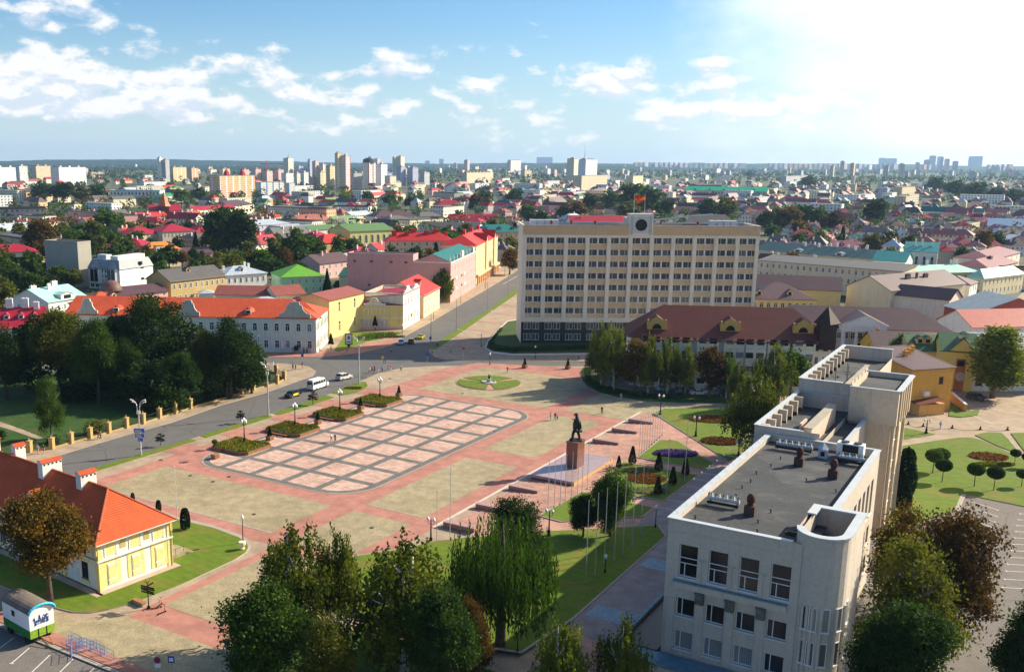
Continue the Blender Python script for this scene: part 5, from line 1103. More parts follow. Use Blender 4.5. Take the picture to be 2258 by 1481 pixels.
house('long magenta roofed house with yellow gable beyond the teal roof', *E2(990, 483, 1098, 484, 7), 14, 7, rk='gable', rh=4, wall=w_cream, rf=r_crim, name='town_house', cat='house', group=G_, chim=((.35, .4), (.7, .4)))
# ---------- right of and behind the office block
house('bright crimson roofed house with white gable just behind the office block roof', *E2(1262, 497, 1398, 497, 17), 20, 17, rk='gable', rh=5.5, wall=w_white, rf=r_crim, name='town_house', cat='house', group=G_, front=(3, 8), chim=((.2, .4), (.25, .6)), chm=w_peach)
house('long pale yellow building with dark teal roof and white chimneys', *E2(1672, 549, 1925, 571, 11), 16, 11, rk='gable', rh=3.6, wall=w_pale, rf=r_dteal, name='town_building', cat='building', front=(2, 24), ww=1.1, wh=2.1, trim=w_sun, cornice=w_white, chim=((.36, .4), (.41, .6), (.48, .4), (.55, .6), (.62, .5), (.7, .6), (.79, .4), (.87, .5)), chm=w_white, dorm=((.36, .02, 4, 1.2), (.72, .02, 4, 1.2)))
A, B = P(1672, 640), P(2000, 672); h = 9.0
house('long cream building with flat grey roof behind the two light green poplars', *E2(1672, 573, 1990, 598, 12), 15, 12, rk='shed', rh=1.6, wall=w_cream, rf=r_grey, name='town_building', cat='building', front=(3, 22), ww=1.0, wh=1.8, right=(3, 3), pipes=5)
house('tall white gabled house with bright teal roof', *E2(1925, 573, 1996, 577, 13), 18, 13, rk='gable', rh=3.6, wall=w_white, rf=R_('bright teal roof', (.0, .20, .22)), name='town_house', cat='house', group=G_, right=(3, 3))
house('second bright teal roof on a white house further back', *E2(1995, 553, 2068, 556, 12), 22, 12, rk='gable', rh=4, wall=w_white, rf=MATS['bright teal roof'], name='town_house', cat='house', group=G_, front=(1, 4), right=(3, 2), chim=((.3, .3, .8, .8, 3), (.5, .3, .8, .8, 3), (.8, .3)), chm=w_white)
house('low yellow house with pale mint roof on the right street', *E2(2028, 603, 2160, 599, 6.5), 14, 6.5, rk='hipr', rh=3, wall=w_yel, rf=r_mint, name='town_house', cat='house', group=G_, front=(1, 7), chim=((.3, .5), (.7, .5), (.8, .5)), chm=w_white)
house('yellow corner house with mint roof and long sunny street side', P(2128, 652), P(2164, 656), 34, 8.0, rk='hip', rh=3.4, wall=w_pale, rf=r_mint, name='town_house', cat='house', group=G_, right=(2, 10), front=(2, 2), ww=1.0, cornice=w_white)
house('yellow mauve roofed house with sunlit gable beside the garages', *E2(1655, 658, 1800, 661, 8), 20, 8, rk='hip', rh=4.6, wall=w_yel, rf=r_mauve, name='town_house', cat='house', group=G_, front=(2, 9), right=(2, 5), ww=1.3, wh=1.7, cornice=w_yel, dorm=((.15, .12, 1.8), (.62, .12, 1.8)))
house('taller mauve ridge behind the yellow house with sunlit gable', *E2(1660, 632, 1855, 640, 8.5), 16, 8.5, rk='gable', rh=4.0, wall=w_yel, rf=r_mauve, name='town_house', cat='house', group=G_)
house('row of low orange garages in the courtyard', P(1870, 664), P(1962, 672), 9, 4.2, rk='shed', rh=1.2, wall=w_peach, rf=r_mauve, name='garage', cat='garage', front=(1, 5), ww=2.0, wh=2.4, sill=.02)
house('cream gabled house with tall mauve roof right of the garages', *E2(1965, 640, 2128, 624, 10), 18, 10, rk='gable', rh=4.4, wall=w_cream, rf=r_mauve, name='town_house', cat='house', group=G_, right=(2, 5), chim=((.38, .3, 2.4, .8, 1.6), (.5, .3), (.62, .3, 2.4, .8, 1.2)), chm=r_mauve)
house('white walled house with mauve roof facing the courtyard', *E2(1972, 648, 2094, 660, 8.5), 11, 8.5, rk='gable', rh=3.2, wall=w_sun, rf=r_mauve, name='town_house', cat='house', group=G_, right=(2, 4), ww=.9)
house('white street house with pinkish roof in the sunny row', P(2133, 676), P(2150, 668), 12, 8.5, rk='hip', rh=2.6, wall=w_white, rf=r_mauve, name='town_house', cat='house', group=G_, front=(2, 3), right=(2, 7))
house('yellow street house with dark pink roof farther up the sunny row', *E2(2180, 592, 2246, 577, 8), 16, 8, rk='hip', rh=3.2, wall=w_cream, rf=r_purple, name='town_house', cat='house', group=G_, front=(2, 5), right=(2, 4), chim=((.5, .4, 3, 1.6, 1),), chm=r_mauve)
house('pale house with long pink roof at the top of the sunny row', *E2(2188, 572, 2250, 556, 8), 18, 8, rk='hip', rh=3.2, wall=w_sun, rf=r_purple, name='town_house', cat='house', group=G_, front=(2, 5))
house('white corner house with dark roof at the right edge of the street', *E2(2228, 594, 2330, 596, 9), 12, 9, rk='flat', rh=.6, wall=w_white, rf=r_brown, name='town_house', cat='house', group=G_, front=(2, 6))
# portico museum
A, B = E2(1845, 722, 2090, 731, 9); A2 = P(1680, 715, 9)
Mz = house('long pinkish brown roofed building with a white columned portico', P(1690, 716, 8.5), P(2098, 731, 8.5), 17, 8.5, rk='hip', rh=5, wall=W_('museum render', (.56, .50, .44)), rf=r_mauve, name='portico_building', cat='building', front=(2, 26), ww=1.2, wh=1.8, trim=w_sun, right=(2, 4))
Wd, D, h = Mz['size']; xa, xb = Wd*.40, Wd*.64; xc = (xa+xb)/2; mb = MB()
mb.box(xa, -4, h-.4, xb, .5, h+1.2, w_white); mb.prism([(xa, -4.3), (xb, -4.3), (xb, -3.9), (xa, -3.9)], h+1.2, h+1.45, w_white)
mb.face([(xa-.3, -4.2, h+1.4), (xb+.3, -4.2, h+1.4), (xc, -4.2, h+4.2)], w_white)
for s in (-1, 1): mb.face([(xc+s*(xb-xc+.6), -4.5, h+1.35), (xc, -4.5, h+4.5), (xc, D/2, h+4.5), (xc+s*(xb-xc+.6), D/2, h+1.35)][::-s], r_mauve); mb.tube([(xc+s*(xb-xc+.3), -4.3, h+1.5), (xc, -4.3, h+4.3)], .16, w_white, 4)
Pm = mb.build('portico', Mz)
for k in range(4): x = xa+.8+(xb-xa-1.6)*k/3; MB().lathe([(.62, 1.0), (.55, 1.4), (.55, 3), (.48, h-.9), (.62, h-.7), (.62, h-.4)], w_white, (x, -3.2), 14).build('column', Pm)
mb = MB(); mb.box(xa, -4, 0, xb, 0, 1.0, w_grey); mb.box(xc-1.3, -.06, 1, xc+1.3, 0, 4.2, dark); mb.build('base', Pm)
# the brown roofed residential building in front of the office block
A = P(1335, 868); B = P(1842, 868); A, B = P(1392, 740, 12.5), P(1835, 752, 12.5); A.z = B.z = 0
Rs = house('long cream apartment house with red brown roof, yellow dormers and loggias behind the birches', A, B, 15, 12.5, rk='hip', rh=6.8, wall=W_('pale cream render', (.80, .75, .62)), rf=r_brown, name='apartment_house', cat='house', front=(4, 22), ww=1.1, wh=1.5, trim=None, right=(4, 3), ov=1.0, inset=8, wm=mat('brown frame', (.05, .03, .02), .6, 0))
Wd, D, h = Rs['size']; yd = W_('yellow dormer render', (.58, .37, .10))
for x in (Wd*.13, Wd*.50, Wd*.86):
 mb = MB(); z = h+2.0; pr = [(-2.4, -1.2), (-2.4, 1.2), (-1.7, 1.3), (-1.5, 1.9), (0, 2.9), (1.5, 1.9), (1.7, 1.3), (2.4, 1.2), (2.4, -1.2)]
 F = [(x+a, 1.0, z+b) for a, b in pr]; K = [(x+a, 4.6, z+b) for a, b in pr]; mb.face(F[::-1], yd)
 for i in range(len(F)-1): mb.face([F[i], F[i+1], K[i+1], K[i]], yd if i in (0, 7) else r_brown)
 mb.face([(x+1.1*cos(pi*i/10), .96, z-.3+1.3*sin(pi*i/10)) for i in range(11)][::-1], dark)
 for s in (-1, 1): mb.box(x+s*2.1-.25, .9, z+1.2, x+s*2.1+.25, 1.4, z+2.0, yd)
 mb.build('dormer', Rs)
pk = W_('pinkish bay render', (.74, .60, .50)); br = mat('brown timber', (.045, .025, .018), .7, .2)
for i, x in enumerate((.10, .25, .385, .52, .62, .735, .86)):
 mb = MB(); w = 2.6; x *= Wd; mm = pk if i % 2 else MATS['pale cream render']
 mb.box(x-w, -1.5, .0, x+w, 0, h-.3, mm)
 for f in range(4): z = 3.3*f+.9; mb.box(x-w+.5, -1.56, z+.55, x-.35, -1.5, z+1.9, glass if f % 2 else dark); mb.box(x+.35, -1.56, z+.55, x+w-.5, -1.5, z+1.9, dark if f % 2 else glass); mb.box(x-w, -1.6, z-.5, x+w, -1.5, z+.4, w_cream if f else mm)
 mb.build('loggia', Rs)
 mb = MB(); mb.face([(x-w-.4, -2.0, h-.4), (x+w+.4, -2.0, h-.4), (x+w-.6, .3, h+.6), (x-w+.6, .3, h+.6)], r_brown); mb.box(x-w-.4, -2.0, h-.55, x+w+.4, -1.9, h-.4, br); mb.build('bay_roof', Rs)
mb = MB(); mb.box(Wd-3.2, -1.0, h-2, Wd+.6, 3, h+4.2, br); mb.lathe([(3.2, h+4.2), (.1, h+8.2)], br, (Wd-1.3, 1), 4); mb.build('turret', Rs)
E_ = house('white end wing of the brown roofed apartment house', P(1777, 830), P(1838, 836), 14, 12.5, rk='hip', rh=3.4, wall=w_white, rf=r_brown, name='apartment_house', cat='house', front=(4, 3), ww=1.1) if 0 else None
# ---------- houses round the small square on the right
A, B = P(1884, 800, 0), P(1916, 802, 0)
mh = house('small bright yellow gabled house with a blue horse mural', P(1893, 797), P(1925, 813), 14, 6.2, rk='gabley', rh=3.4, wall=W_('bright yellow render', (.78, .50, .07)), rf=r_mauve, name='mural_house', cat='house', chim=((.4, .2, .8, .8, 1.0),), chm=w_orange)
Wd, D, h = mh['size']; mb = MB(); bl = mat('mural blue', (.03, .20, .55), .7, .3, 3); rd = mat('mural red', (.55, .04, .02), .7, .2); x = Wd*.58
mb.face([(x-1.0, -.03, 1.8), (x+.6, -.03, 1.4), (x+1.2, -.03, 2.8), (x+.9, -.03, 4.2), (x+.2, -.03, 5.0), (x-.5, -.03, 4.4), (x-1.1, -.03, 3.2)], bl); mb.face([(x-.6, -.035, 4.5), (x+.8, -.035, 5.0), (x-.1, -.035, 6.8)], rd); mb.build('mural', mh)
# ochre lean-to house in front
A, B = P(2002, 912), P(2092, 905)
oc = house('ochre house with a stepped mauve roof and three little chimneys by the small square', A, B, 15, HT(0, 808, *B[:2]), rk='shed', rh=2.2, wall=W_('ochre render', (.72, .36, .07)), rf=r_mauve, name='town_house', cat='house', front=(2, 2), left=(2, 2), ww=1.2, wh=1.6, skip=((1, 0),), wm=dark, chim=((.45, .55, .8, .8, 1.0), (.65, .65, .8, .8, 1.0), (.85, .75, .8, .8, 1.0)), chm=MATS['ochre render'] if 'ochre render' in MATS else w_orange)
Wd, D, h = oc['size']; mb = MB(); mb.box(.5, -2.6, 0, Wd*.66, 0, 2.5, w_orange); mb.face([(.2, -2.9, 2.6), (Wd*.68, -2.9, 3.3), (Wd*.68, 0, 3.6), (.2, 0, 2.9)], r_brown); mb.build('porch', oc); mb = MB(); mb.box(Wd*.3, -.7, 3.9, Wd*.42, 0, 4.9, white); mb.lathe([(.3, 0), (.3, .05)], black, (0, 0), 8); mb.build('air_unit', oc)
A, B = P(2030, 858), P(2142, 862)
gr = house('yellow house with dark green gabled roofs and a brown timber bay', P(2066, 858), P(2142, 864), 14, HT(0, 772, *P(2100, 860)[:2]), rk='gable', rh=3.4, wall=W_('green yellow render', (.62, .54, .16)), rf=R_('moss green roof', (.05, .13, .05)), name='town_house', cat='house')
Wd, D, h = gr['size']; mb = MB(); mb.box(Wd*.46, -.08, 0, Wd*.74, 0, h*.80, mat('brown timber front', (.36, .13, .04), .7, .2)); mb.box(Wd*.5, -.12, h*.62, Wd*.7, -.08, h*.76, dark); mb.lathe([(1.1, -.1), (1.1, 0)], grey, (0, 0), 12) if 0 else None; mb.tube([(Wd*.62, -.14, h*.36), (Wd*.62, -.08, h*.36)], 1.1, w_grey, 16); mb.build('timber_bay', gr)
mb = MB(); x = Wd*.6; w = Wd*.42
for s in (-1, 1): mb.face([(x+s*w, -.8, h-.2), (x, -.8, h+3.4), (x, 6, h+3.4), (x+s*w, 6, h-.2)][::-s], MATS['moss green roof'])
mb.face([(x-w*.9, -.3, h-.1), (x+w*.9, -.3, h-.1), (x, -.3, h+3)], MATS['green yellow render']); mb.box(x-1, .5, h+2.9, x+1, 2.5, h+3.8, w_cream); mb.face([(x-1.4, .2, h+3.8), (x+1.4, .2, h+3.8), (x, 1.5, h+4.6)], MATS['moss green roof']); mb.face([(x-1.4, 2.8, h+3.8), (x, 1.5, h+4.6), (x+1.4, 2.8, h+3.8)], MATS['moss green roof']); mb.build('gable', gr)
house('long dark green roofed wing left of the timber bay house', *E2(2010, 770, 2080, 772, 8), 12, 8, rk='gable', rh=3, wall=w_yel, rf=MATS['moss green roof'], name='town_house', cat='house', group=G_, dorm=((.35, .2, 1.8), (.6, .2, 1.8)))
house('white shop building with light blue grey roof behind the yellow green tree', P(2142, 862), P(2330, 862), 18, 9.5, rk='gable', rh=3.6, wall=w_white, rf=R_('blue grey roof', (.28, .34, .38)), name='shop_building', cat='building', front=(2, 8), ww=1.8, wh=2.2, wm=dark)
house('red and grey barn like roofs of a workshop at the right edge', *E2(2146, 720, 2330, 716, 7), 16, 7, rk='gable', rh=4, wall=w_white, rf=R_('brick red sheet roof', (.42, .07, .05)), name='workshop', cat='building')
house('steel blue ridge of the workshop behind the brick red sheet roof', *E2(2150, 690, 2330, 690, 7), 18, 7, rk='gabley', rh=5, wall=mat('brick red gable', (.35, .09, .07), .8, .1), rf=R_('blue grey roof', (.28, .34, .38)), name='workshop', cat='building')
for f in FOOT: pass
# ================= trees and plants
import numpy as np
RS = np.random.RandomState(11)
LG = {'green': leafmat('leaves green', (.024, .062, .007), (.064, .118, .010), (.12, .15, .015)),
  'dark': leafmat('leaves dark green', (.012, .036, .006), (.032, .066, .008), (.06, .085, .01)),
  'olive': leafmat('leaves olive', (.045, .068, .007), (.115, .115, .012), (.19, .14, .015)),
  'autumn': leafmat('leaves autumn', (.055, .045, .008), (.16, .085, .010), (.22, .12, .012)),
  'brown': leafmat('leaves brown', (.045, .028, .008), (.10, .05, .012), (.13, .07, .012)),
  'birch': leafmat('leaves birch', (.040, .065, .007), (.125, .15, .012), (.30, .23, .015)),
  'willow': leafmat('leaves willow', (.022, .062, .006), (.060, .125, .009), (.14, .19, .012)),
  'lime': leafmat('leaves yellow green', (.10, .15, .010), (.20, .22, .015), (.26, .26, .02)),
  'conifer': leafmat('needles', (.006, .020, .009), (.014, .034, .012), (.022, .045, .015)),
  'topiary': leafmat('clipped yew', (.005, .018, .004), (.012, .034, .006), (.02, .05, .008))}
bark = mat('bark', (.075, .055, .04), .95, .3, 2, bump=.03, bscale=6); bbark = mat('birch bark', (.55, .53, .48), .8, .35, 3.5, fine=7); gbark = mat('grey bark', (.15, .13, .11), .95, .3, 2)
def quads(C, s, mname, m, name='crown', N=None, asp=1.0, up=None):
 "a mesh of randomly turned leaf cards at centres C"
 n = len(C); s = np.broadcast_to(np.asarray(s, float), (n,))[:, None]
 a = RS.normal(size=(n, 3));
 if up is not None: a = a*(1-up)+np.array((0, 0, 1.))*up*1.5
 a /= np.linalg.norm(a, axis=1)[:, None]; b = RS.normal(size=(n, 3)); b -= a*(a*b).sum(1)[:, None]; b /= np.linalg.norm(b, axis=1)[:, None]
 a = a*s*.5*asp; b = b*s*.5
 V = np.stack([C-a-b*.6, C+a*.15-b, C+a+b*.5, C-a*.2+b], 1).reshape(-1, 3)
 me = bpy.data.meshes.new(name); me.vertices.add(4*n); me.vertices.foreach_set('co', V.ravel()); me.loops.add(4*n); me.loops.foreach_set('vertex_index', np.arange(4*n))
 me.polygons.add(n); me.polygons.foreach_set('loop_start', np.arange(n)*4); me.polygons.foreach_set('loop_total', np.full(n, 4)); me.materials.append(m); me.update(calc_edges=True); return me
def clumps(lobes, n, per, cr, sh=.28):
 "points gathered in clumps near the skin of several lobes (x,y,z,rx,ry,rz)"
 L_ = np.array(lobes); w = (L_[:, 3]*L_[:, 4]*L_[:, 5])**.67; w /= w.sum(); k = RS.choice(len(L_), n, p=w)
 d = RS.normal(size=(n, 3)); d /= np.linalg.norm(d, axis=1)[:, None]; r = RS.uniform(0, 1, n)**sh
 C = L_[k, :3]+d*L_[k, 3:]*r[:, None]; C = np.repeat(C, per, 0)
 return C+RS.normal(size=C.shape)*cr*np.array((1, 1, .7))
def trunkm(h, r, m, lean=0, fork=None, limbs=(), seed=0):
 mb = MB(); q = random.Random(seed); pts = [(lean*t*h*.1+q.uniform(-.1, .1)*t, q.uniform(-.12, .12)*t, h*t) for t in (0, .2, .45, .7, 1)]
 mb.tube(pts, [r, r*.8, r*.62, r*.42, r*.12], m, 8)
 for (t, ang, ln, rise) in limbs:
  z = h*t; x = lean*t*h*.1; a = rad(ang); e = (x+cos(a)*ln, sin(a)*ln, z+rise); mid = (x+cos(a)*ln*.45, sin(a)*ln*.45, z+rise*.62)
  mb.tube([(x, 0, z), mid, e], [r*.45*(1-t*.4), r*.28, r*.06], m, 6)
  for s in (-1, 1): f = (mid[0]+cos(a+s*.7)*ln*.4, mid[1]+sin(a+s*.7)*ln*.4, mid[2]+rise*.5); mb.tube([mid, f], [r*.2, r*.04], m, 5)
 return mb.data('trunk', True)
TK = {}
def kind(key, col, trunk, crown): TK[key] = (trunk, crown, LG[col] if isinstance(col, str) else col)
def rlobes(q, H, R, n=7, low=.32):
 out = [(0, 0, H*.62, R*.72, R*.72, H*.26)]
 for i in range(n): a = 2*pi*i/n+q.uniform(-.4, .4); z = H*q.uniform(low+.08, .82); rr = R*q.uniform(.32, .5); d = R*q.uniform(.42, .66)*(1.15-z/H*.5); out.append((cos(a)*d, sin(a)*d, z, rr, rr, rr*.85))
 out.append((q.uniform(-.3, .3), 0, H*.86, R*.38, R*.38, H*.13)); return out
LIMBS = [(.3, 20, 2.8, 2.6), (.36, 140, 2.8, 3), (.42, 260, 2.6, 3), (.5, 70, 2.6, 2.8), (.55, 200, 2.5, 3), (.62, 320, 2.2, 2.6), (.7, 110, 1.8, 2.2)]
# every prototype is 12 m tall; (detail) hi / mid / far
def proto(kindname, det, v=0):
 key = (kindname, det, v)
 if key in TK: return TK[key]
 q = random.Random(hash(kindname) % 1000 if 0 else sum(map(ord, kindname))*7+v); H = 12.0
 nC, per, s, cr = {'hi': (820, 38, .215, .46), 'mid': (520, 9, .55, .5), 'far': (170, 6, 1.05, .6), 'vf': (60, 5, 1.9, .8)}[det]
 tm = bark
 if kindname == 'round': C = clumps(rlobes(q, H, 4.1, 9, .16), nC, per, cr); T = trunkm(9.5, .34, bark, q.uniform(-.5, .5), limbs=LIMBS, seed=v)
 elif kindname == 'wide': C = clumps(rlobes(q, H, 5.2, 11, .04), nC, per, cr); T = trunkm(9, .42, bark, 0, limbs=[(a, b+25, c*1.25, d*.8) for a, b, c, d in LIMBS], seed=v)
 elif kindname == 'sparse': C = clumps(rlobes(q, H, 4.6, 12, .15), int(nC*.62), per, cr*1.15, .7); T = trunkm(10, .32, gbark, 0, limbs=[(a, b+25, c*1.3, d) for a, b, c, d in LIMBS], seed=v)
 elif kindname in ('birch', 'willow'):
  W_i = kindname == 'willow'; ns, ln = ({'hi': 1050 if W_i else 560, 'mid': 420, 'far': 120, 'vf': 40}[det], 5.2 if W_i else 2.6); st = []
  lob = [(0, 0, H*.70, 4.3, 4.3, 3.2)]+[(cos(a)*2.6, sin(a)*2.6, H*.62, 2.1, 2.1, 2.4) for a in (0, 1.2, 2.4, 3.7, 5)] if W_i else [(0, 0, H*.55, 1.9, 1.9, H*.34), (1.5, .7, H*.45, 1.5, 1.5, 1.9), (-1.6, -.6, H*.52, 1.4, 1.4, 2.0), (.4, -1.5, H*.66, 1.2, 1.2, 2.0), (-.5, 1.5, H*.6, 1.3, 1.3, 2), (1.1, .9, H*.76, .8, .8, 1.5), (-.9, -.2, H*.82, .7, .7, 1.6), (.1, .2, H*.93, .5, .5, 1.0)]
  B = clumps(lob, ns, 1, .15, .28 if W_i else .42); k = {'hi': 18, 'mid': 9, 'far': 6, 'vf': 4}[det]
  for i in range(k):
   t = (i+RS.uniform(0, .9, len(B)))/k; out = B[:, :2]/(np.linalg.norm(B[:, :2], axis=1)[:, None]+.3)
   L1 = ln*(.45+.55*np.abs(np.sin(B[:, 0]*3.1+B[:, 1]*1.7)))*(1 if not W_i else np.clip((B[:, 2]-1.2)/7, .15, 1.15))
   P_ = B.copy(); P_[:, 2] -= t*L1; P_[:, :2] += out*(t*.35*(1 if W_i else .5))[:, None]+RS.normal(size=(len(B), 2))*(.05 if W_i else .09); st.append(P_)
  C = np.concatenate(st); C = C[C[:, 2] > .5]; s = s*(.50 if W_i else .66)
  T = trunkm(10.5, .26 if not W_i else .5, bbark if not W_i else bark, .4, limbs=[(.3, 30, 1.5, 2.6), (.4, 190, 1.7, 3), (.5, 300, 1.5, 2.8), (.6, 100, 1.2, 2.4)], seed=v)
 elif kindname == 'poplar': C = clumps([(0, 0, H*.55, 1.7, 1.7, H*.44), (.4, .2, H*.4, 1.7, 1.7, 2.6), (-.3, 0, H*.72, 1.2, 1.2, 2.2)], int(nC*.6), per, cr*.8); T = trunkm(10, .24, gbark)
 elif kindname == 'spruce':
  n = int(nC*per*.55); t = RS.uniform(0, 1, n)**.72; z = H*(1-t*.93); lay = (z*1.25) % 1.0; r = 2.9*t*(.62+.38*lay)*RS.uniform(.25, 1, n)**.5; a = RS.uniform(0, 2*pi, n); a = a+.35*np.sin(a*7+np.floor(z*1.25)*2)
  C = np.stack([r*np.cos(a), r*np.sin(a), z-r*.22], 1); T = trunkm(11.5, .25, bark)
 elif kindname == 'thuja': n = int(nC*per*.5); t = RS.uniform(0, 1, n); z = .4+t*(H-.4); a = RS.uniform(0, 2*pi, n); r = 1.55*np.sin(np.clip(t*1.02, 0, 1)*pi)**.35*(.75+.25*np.sin(a*5+z))*RS.uniform(.5, 1, n)**.4; C = np.stack([r*np.cos(a), r*np.sin(a), z], 1); T = trunkm(3, .2, bark)
 elif kindname == 'bush': C = clumps([(cos(i*1.3)*2.0, sin(i*1.3)*2.0, 3.2+(i % 3)*.9, 3.0, 3.0, 3.0) for i in range(7)]+[(0, 0, 4.5, 3.6, 3.6, 4)], int(nC*.5), per, cr); T = trunkm(4, .2, bark)
 key_ = key; me = quads(C, RS.uniform(.5, 1.4, len(C))*s, '', LG['green'], 'crown', asp={'willow': 3.2, 'birch': 2.0}.get(kindname, 1.0), up={'willow': .85, 'birch': .7}.get(kindname))
 TK[key] = (T, me); return TK[key]
CM = {}
def crown_mesh(kindname, det, v, col):
 k = (kindname, det, v, col)
 if k not in CM:
  T, me = proto(kindname, det, v);
  if me.materials[0] is LG['green'] and col == 'green': CM[k] = me
  else: m2 = me.copy(); m2.materials[0] = LG[col]; CM[k] = m2
 return CM[k]
def tree(label, base, height, kd, col, det, v=0, name=None, group=None, wide=1.0, cat='tree', rz=None):
 T, _ = proto(kd, det, v); s = height/12.0
 nm = name or {'birch': 'birch_tree', 'willow': 'willow_tree', 'poplar': 'poplar_tree', 'spruce': 'spruce_tree', 'thuja': 'thuja', 'bush': 'bush'}.get(kd, 'tree')
 t = thing(nm, label, cat, base, rz if rz is not None else random.uniform(0, 6.28), group); t.scale = (s*wide, s*wide, s)
 link('trunk', T, t); link('crown', crown_mesh(kd, det, v, col), t); return t
def TP(label, u, v, top, kd, col, det='mid', var=0, wide=1.0, group=None, h=None, z=0, **k):
 b = P(u, v, z); hh = h or HT(u, top, b.x, b.y)-z; return tree(label, b, hh, kd, col, det, var, None, group, wide, **k)
NEAR = [
 ('big autumn tinted tree at the end of the orange roofed house', 112, 1338, 1082, 'round', 'autumn', 'hi', 0, 1.05),
 ('tall golden birch, left one of the big pair at the bottom of the photo', 655, 1432, 1135, 'birch', 'birch', 'hi', 0, 1.45),
 ('slim yellowing birch between the two big bottom birches', 748, 1405, 1150, 'birch', 'birch', 'hi', 1, .9),
 ('dark bushy lime tree below the left golden birch', 590, 1545, 1285, 'round', 'green', 'hi', 1, 1.15),
 ('olive brown tree at the bottom edge below the golden birches', 722, 1570, 1350, 'round', 'olive', 'hi', 2, .85),
 ('broad green birch with white trunk left of the willow', 890, 1500, 1165, 'birch', 'birch', 'hi', 0, 1.75),
 ('dark green tree crowding the foot of the broad birch', 975, 1560, 1300, 'round', 'dark', 'hi', 0, .9),
 ('reddish brown tree left of the willow at the bottom edge', 1035, 1530, 1318, 'round', 'brown', 'hi', 1, .62),
 ('low rusty bush at the bottom edge below the broad birch', 895, 1560, 1448, 'bush', 'brown', 'hi', 0, .9),
 ('bright green weeping willow', 1103, 1432, 1112, 'willow', 'willow', 'hi', 0, .95),
 ('dark chestnut tree standing just behind the weeping willow', 1140, 1290, 1098, 'wide', 'dark', 'hi', 0, .85),
 ('dark maple left of the pair in front of the monument', 1285, 1192, 1088, 'round', 'dark', 'hi', 1, .95),
 ('taller maple right of the pair in front of the monument', 1345, 1190, 1028, 'round', 'green', 'hi', 2, .85),
 ('pale birch at the bottom edge left of the concrete building', 1232, 1600, 1350, 'birch', 'birch', 'hi', 1, 1.2),
 ('second pale birch at the bottom edge nearest the concrete building', 1368, 1600, 1340, 'birch', 'birch', 'hi', 0, 1.0),
 ('large mixed green tree beside the concrete building car park', 1985, 1500, 1165, 'sparse', 'olive', 'hi', 1, .85),
 ('dark green tree in front of the car park tree group', 1965, 1640, 1330, 'round', 'dark', 'hi', 0, .95),
 ('sparse rust brown tree at the edge of the car park', 2085, 1440, 1108, 'sparse', 'brown', 'hi', 0, .78),
 ('rust tinted tree between the tower and the car park', 1975, 1330, 1100, 'sparse', 'autumn', 'hi', 1, .75),
 ('dark tree cut off by the lower right corner', 2268, 1570, 1300, 'round', 'dark', 'hi', 1, .85),
 ('dense dark thuja beside the square stair tower', 1988, 1128, 985, 'thuja', 'conifer', 'hi', 0, 1.3),
 ('big green tree between the mural house and the ochre house', 1985, 822, 733, 'wide', 'green', 'hi', 2, .95),
 ('tall yellow green tree in front of the white shop building', 2188, 877, 714, 'poplar', 'lime', 'hi', 0, 1.9),
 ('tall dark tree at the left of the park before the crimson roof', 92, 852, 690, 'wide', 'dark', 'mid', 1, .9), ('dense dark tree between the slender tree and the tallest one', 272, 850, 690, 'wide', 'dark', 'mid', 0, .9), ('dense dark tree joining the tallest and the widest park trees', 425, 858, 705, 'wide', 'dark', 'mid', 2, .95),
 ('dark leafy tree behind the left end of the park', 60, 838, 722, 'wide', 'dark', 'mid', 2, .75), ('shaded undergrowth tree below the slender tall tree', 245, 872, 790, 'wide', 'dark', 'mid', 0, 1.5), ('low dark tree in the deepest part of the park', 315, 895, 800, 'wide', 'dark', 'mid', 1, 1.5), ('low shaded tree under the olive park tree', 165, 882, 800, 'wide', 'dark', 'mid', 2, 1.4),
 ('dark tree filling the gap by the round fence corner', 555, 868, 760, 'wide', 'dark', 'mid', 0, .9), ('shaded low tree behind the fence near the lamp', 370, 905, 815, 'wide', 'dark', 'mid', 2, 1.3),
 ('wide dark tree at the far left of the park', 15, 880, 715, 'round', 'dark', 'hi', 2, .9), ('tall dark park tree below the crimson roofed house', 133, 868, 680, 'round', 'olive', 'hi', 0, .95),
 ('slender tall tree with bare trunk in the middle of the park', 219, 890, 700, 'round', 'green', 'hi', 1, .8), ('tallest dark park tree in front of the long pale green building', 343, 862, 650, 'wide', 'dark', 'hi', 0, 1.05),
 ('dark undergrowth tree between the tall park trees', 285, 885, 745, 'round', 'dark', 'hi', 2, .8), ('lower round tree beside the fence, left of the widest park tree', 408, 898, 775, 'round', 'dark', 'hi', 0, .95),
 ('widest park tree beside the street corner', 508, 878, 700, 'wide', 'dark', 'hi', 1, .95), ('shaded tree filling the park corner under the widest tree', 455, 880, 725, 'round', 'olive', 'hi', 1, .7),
 ('shaded park tree behind the slender one', 180, 850, 730, 'round', 'dark', 'hi', 0, .8), ('thin young tree at the left of the lit lawn', 114, 968, 825, 'sparse', 'green', 'hi', 2, .6),
 ('rounded olive bush in the park by the fence', 208, 956, 912, 'bush', 'olive', 'mid', 0, 1.2), ('low dark bush by the fence on the park lawn', 118, 978, 950, 'bush', 'dark', 'mid', 0, 1.4), ('small bush beside the park path end', 0, 970, 935, 'bush', 'dark', 'mid', 0, 1.0),
]
for (lab, u, v, top, kd, col, det, var, wd) in NEAR: TP(lab, u, v, top, kd, col, det, var, wd)
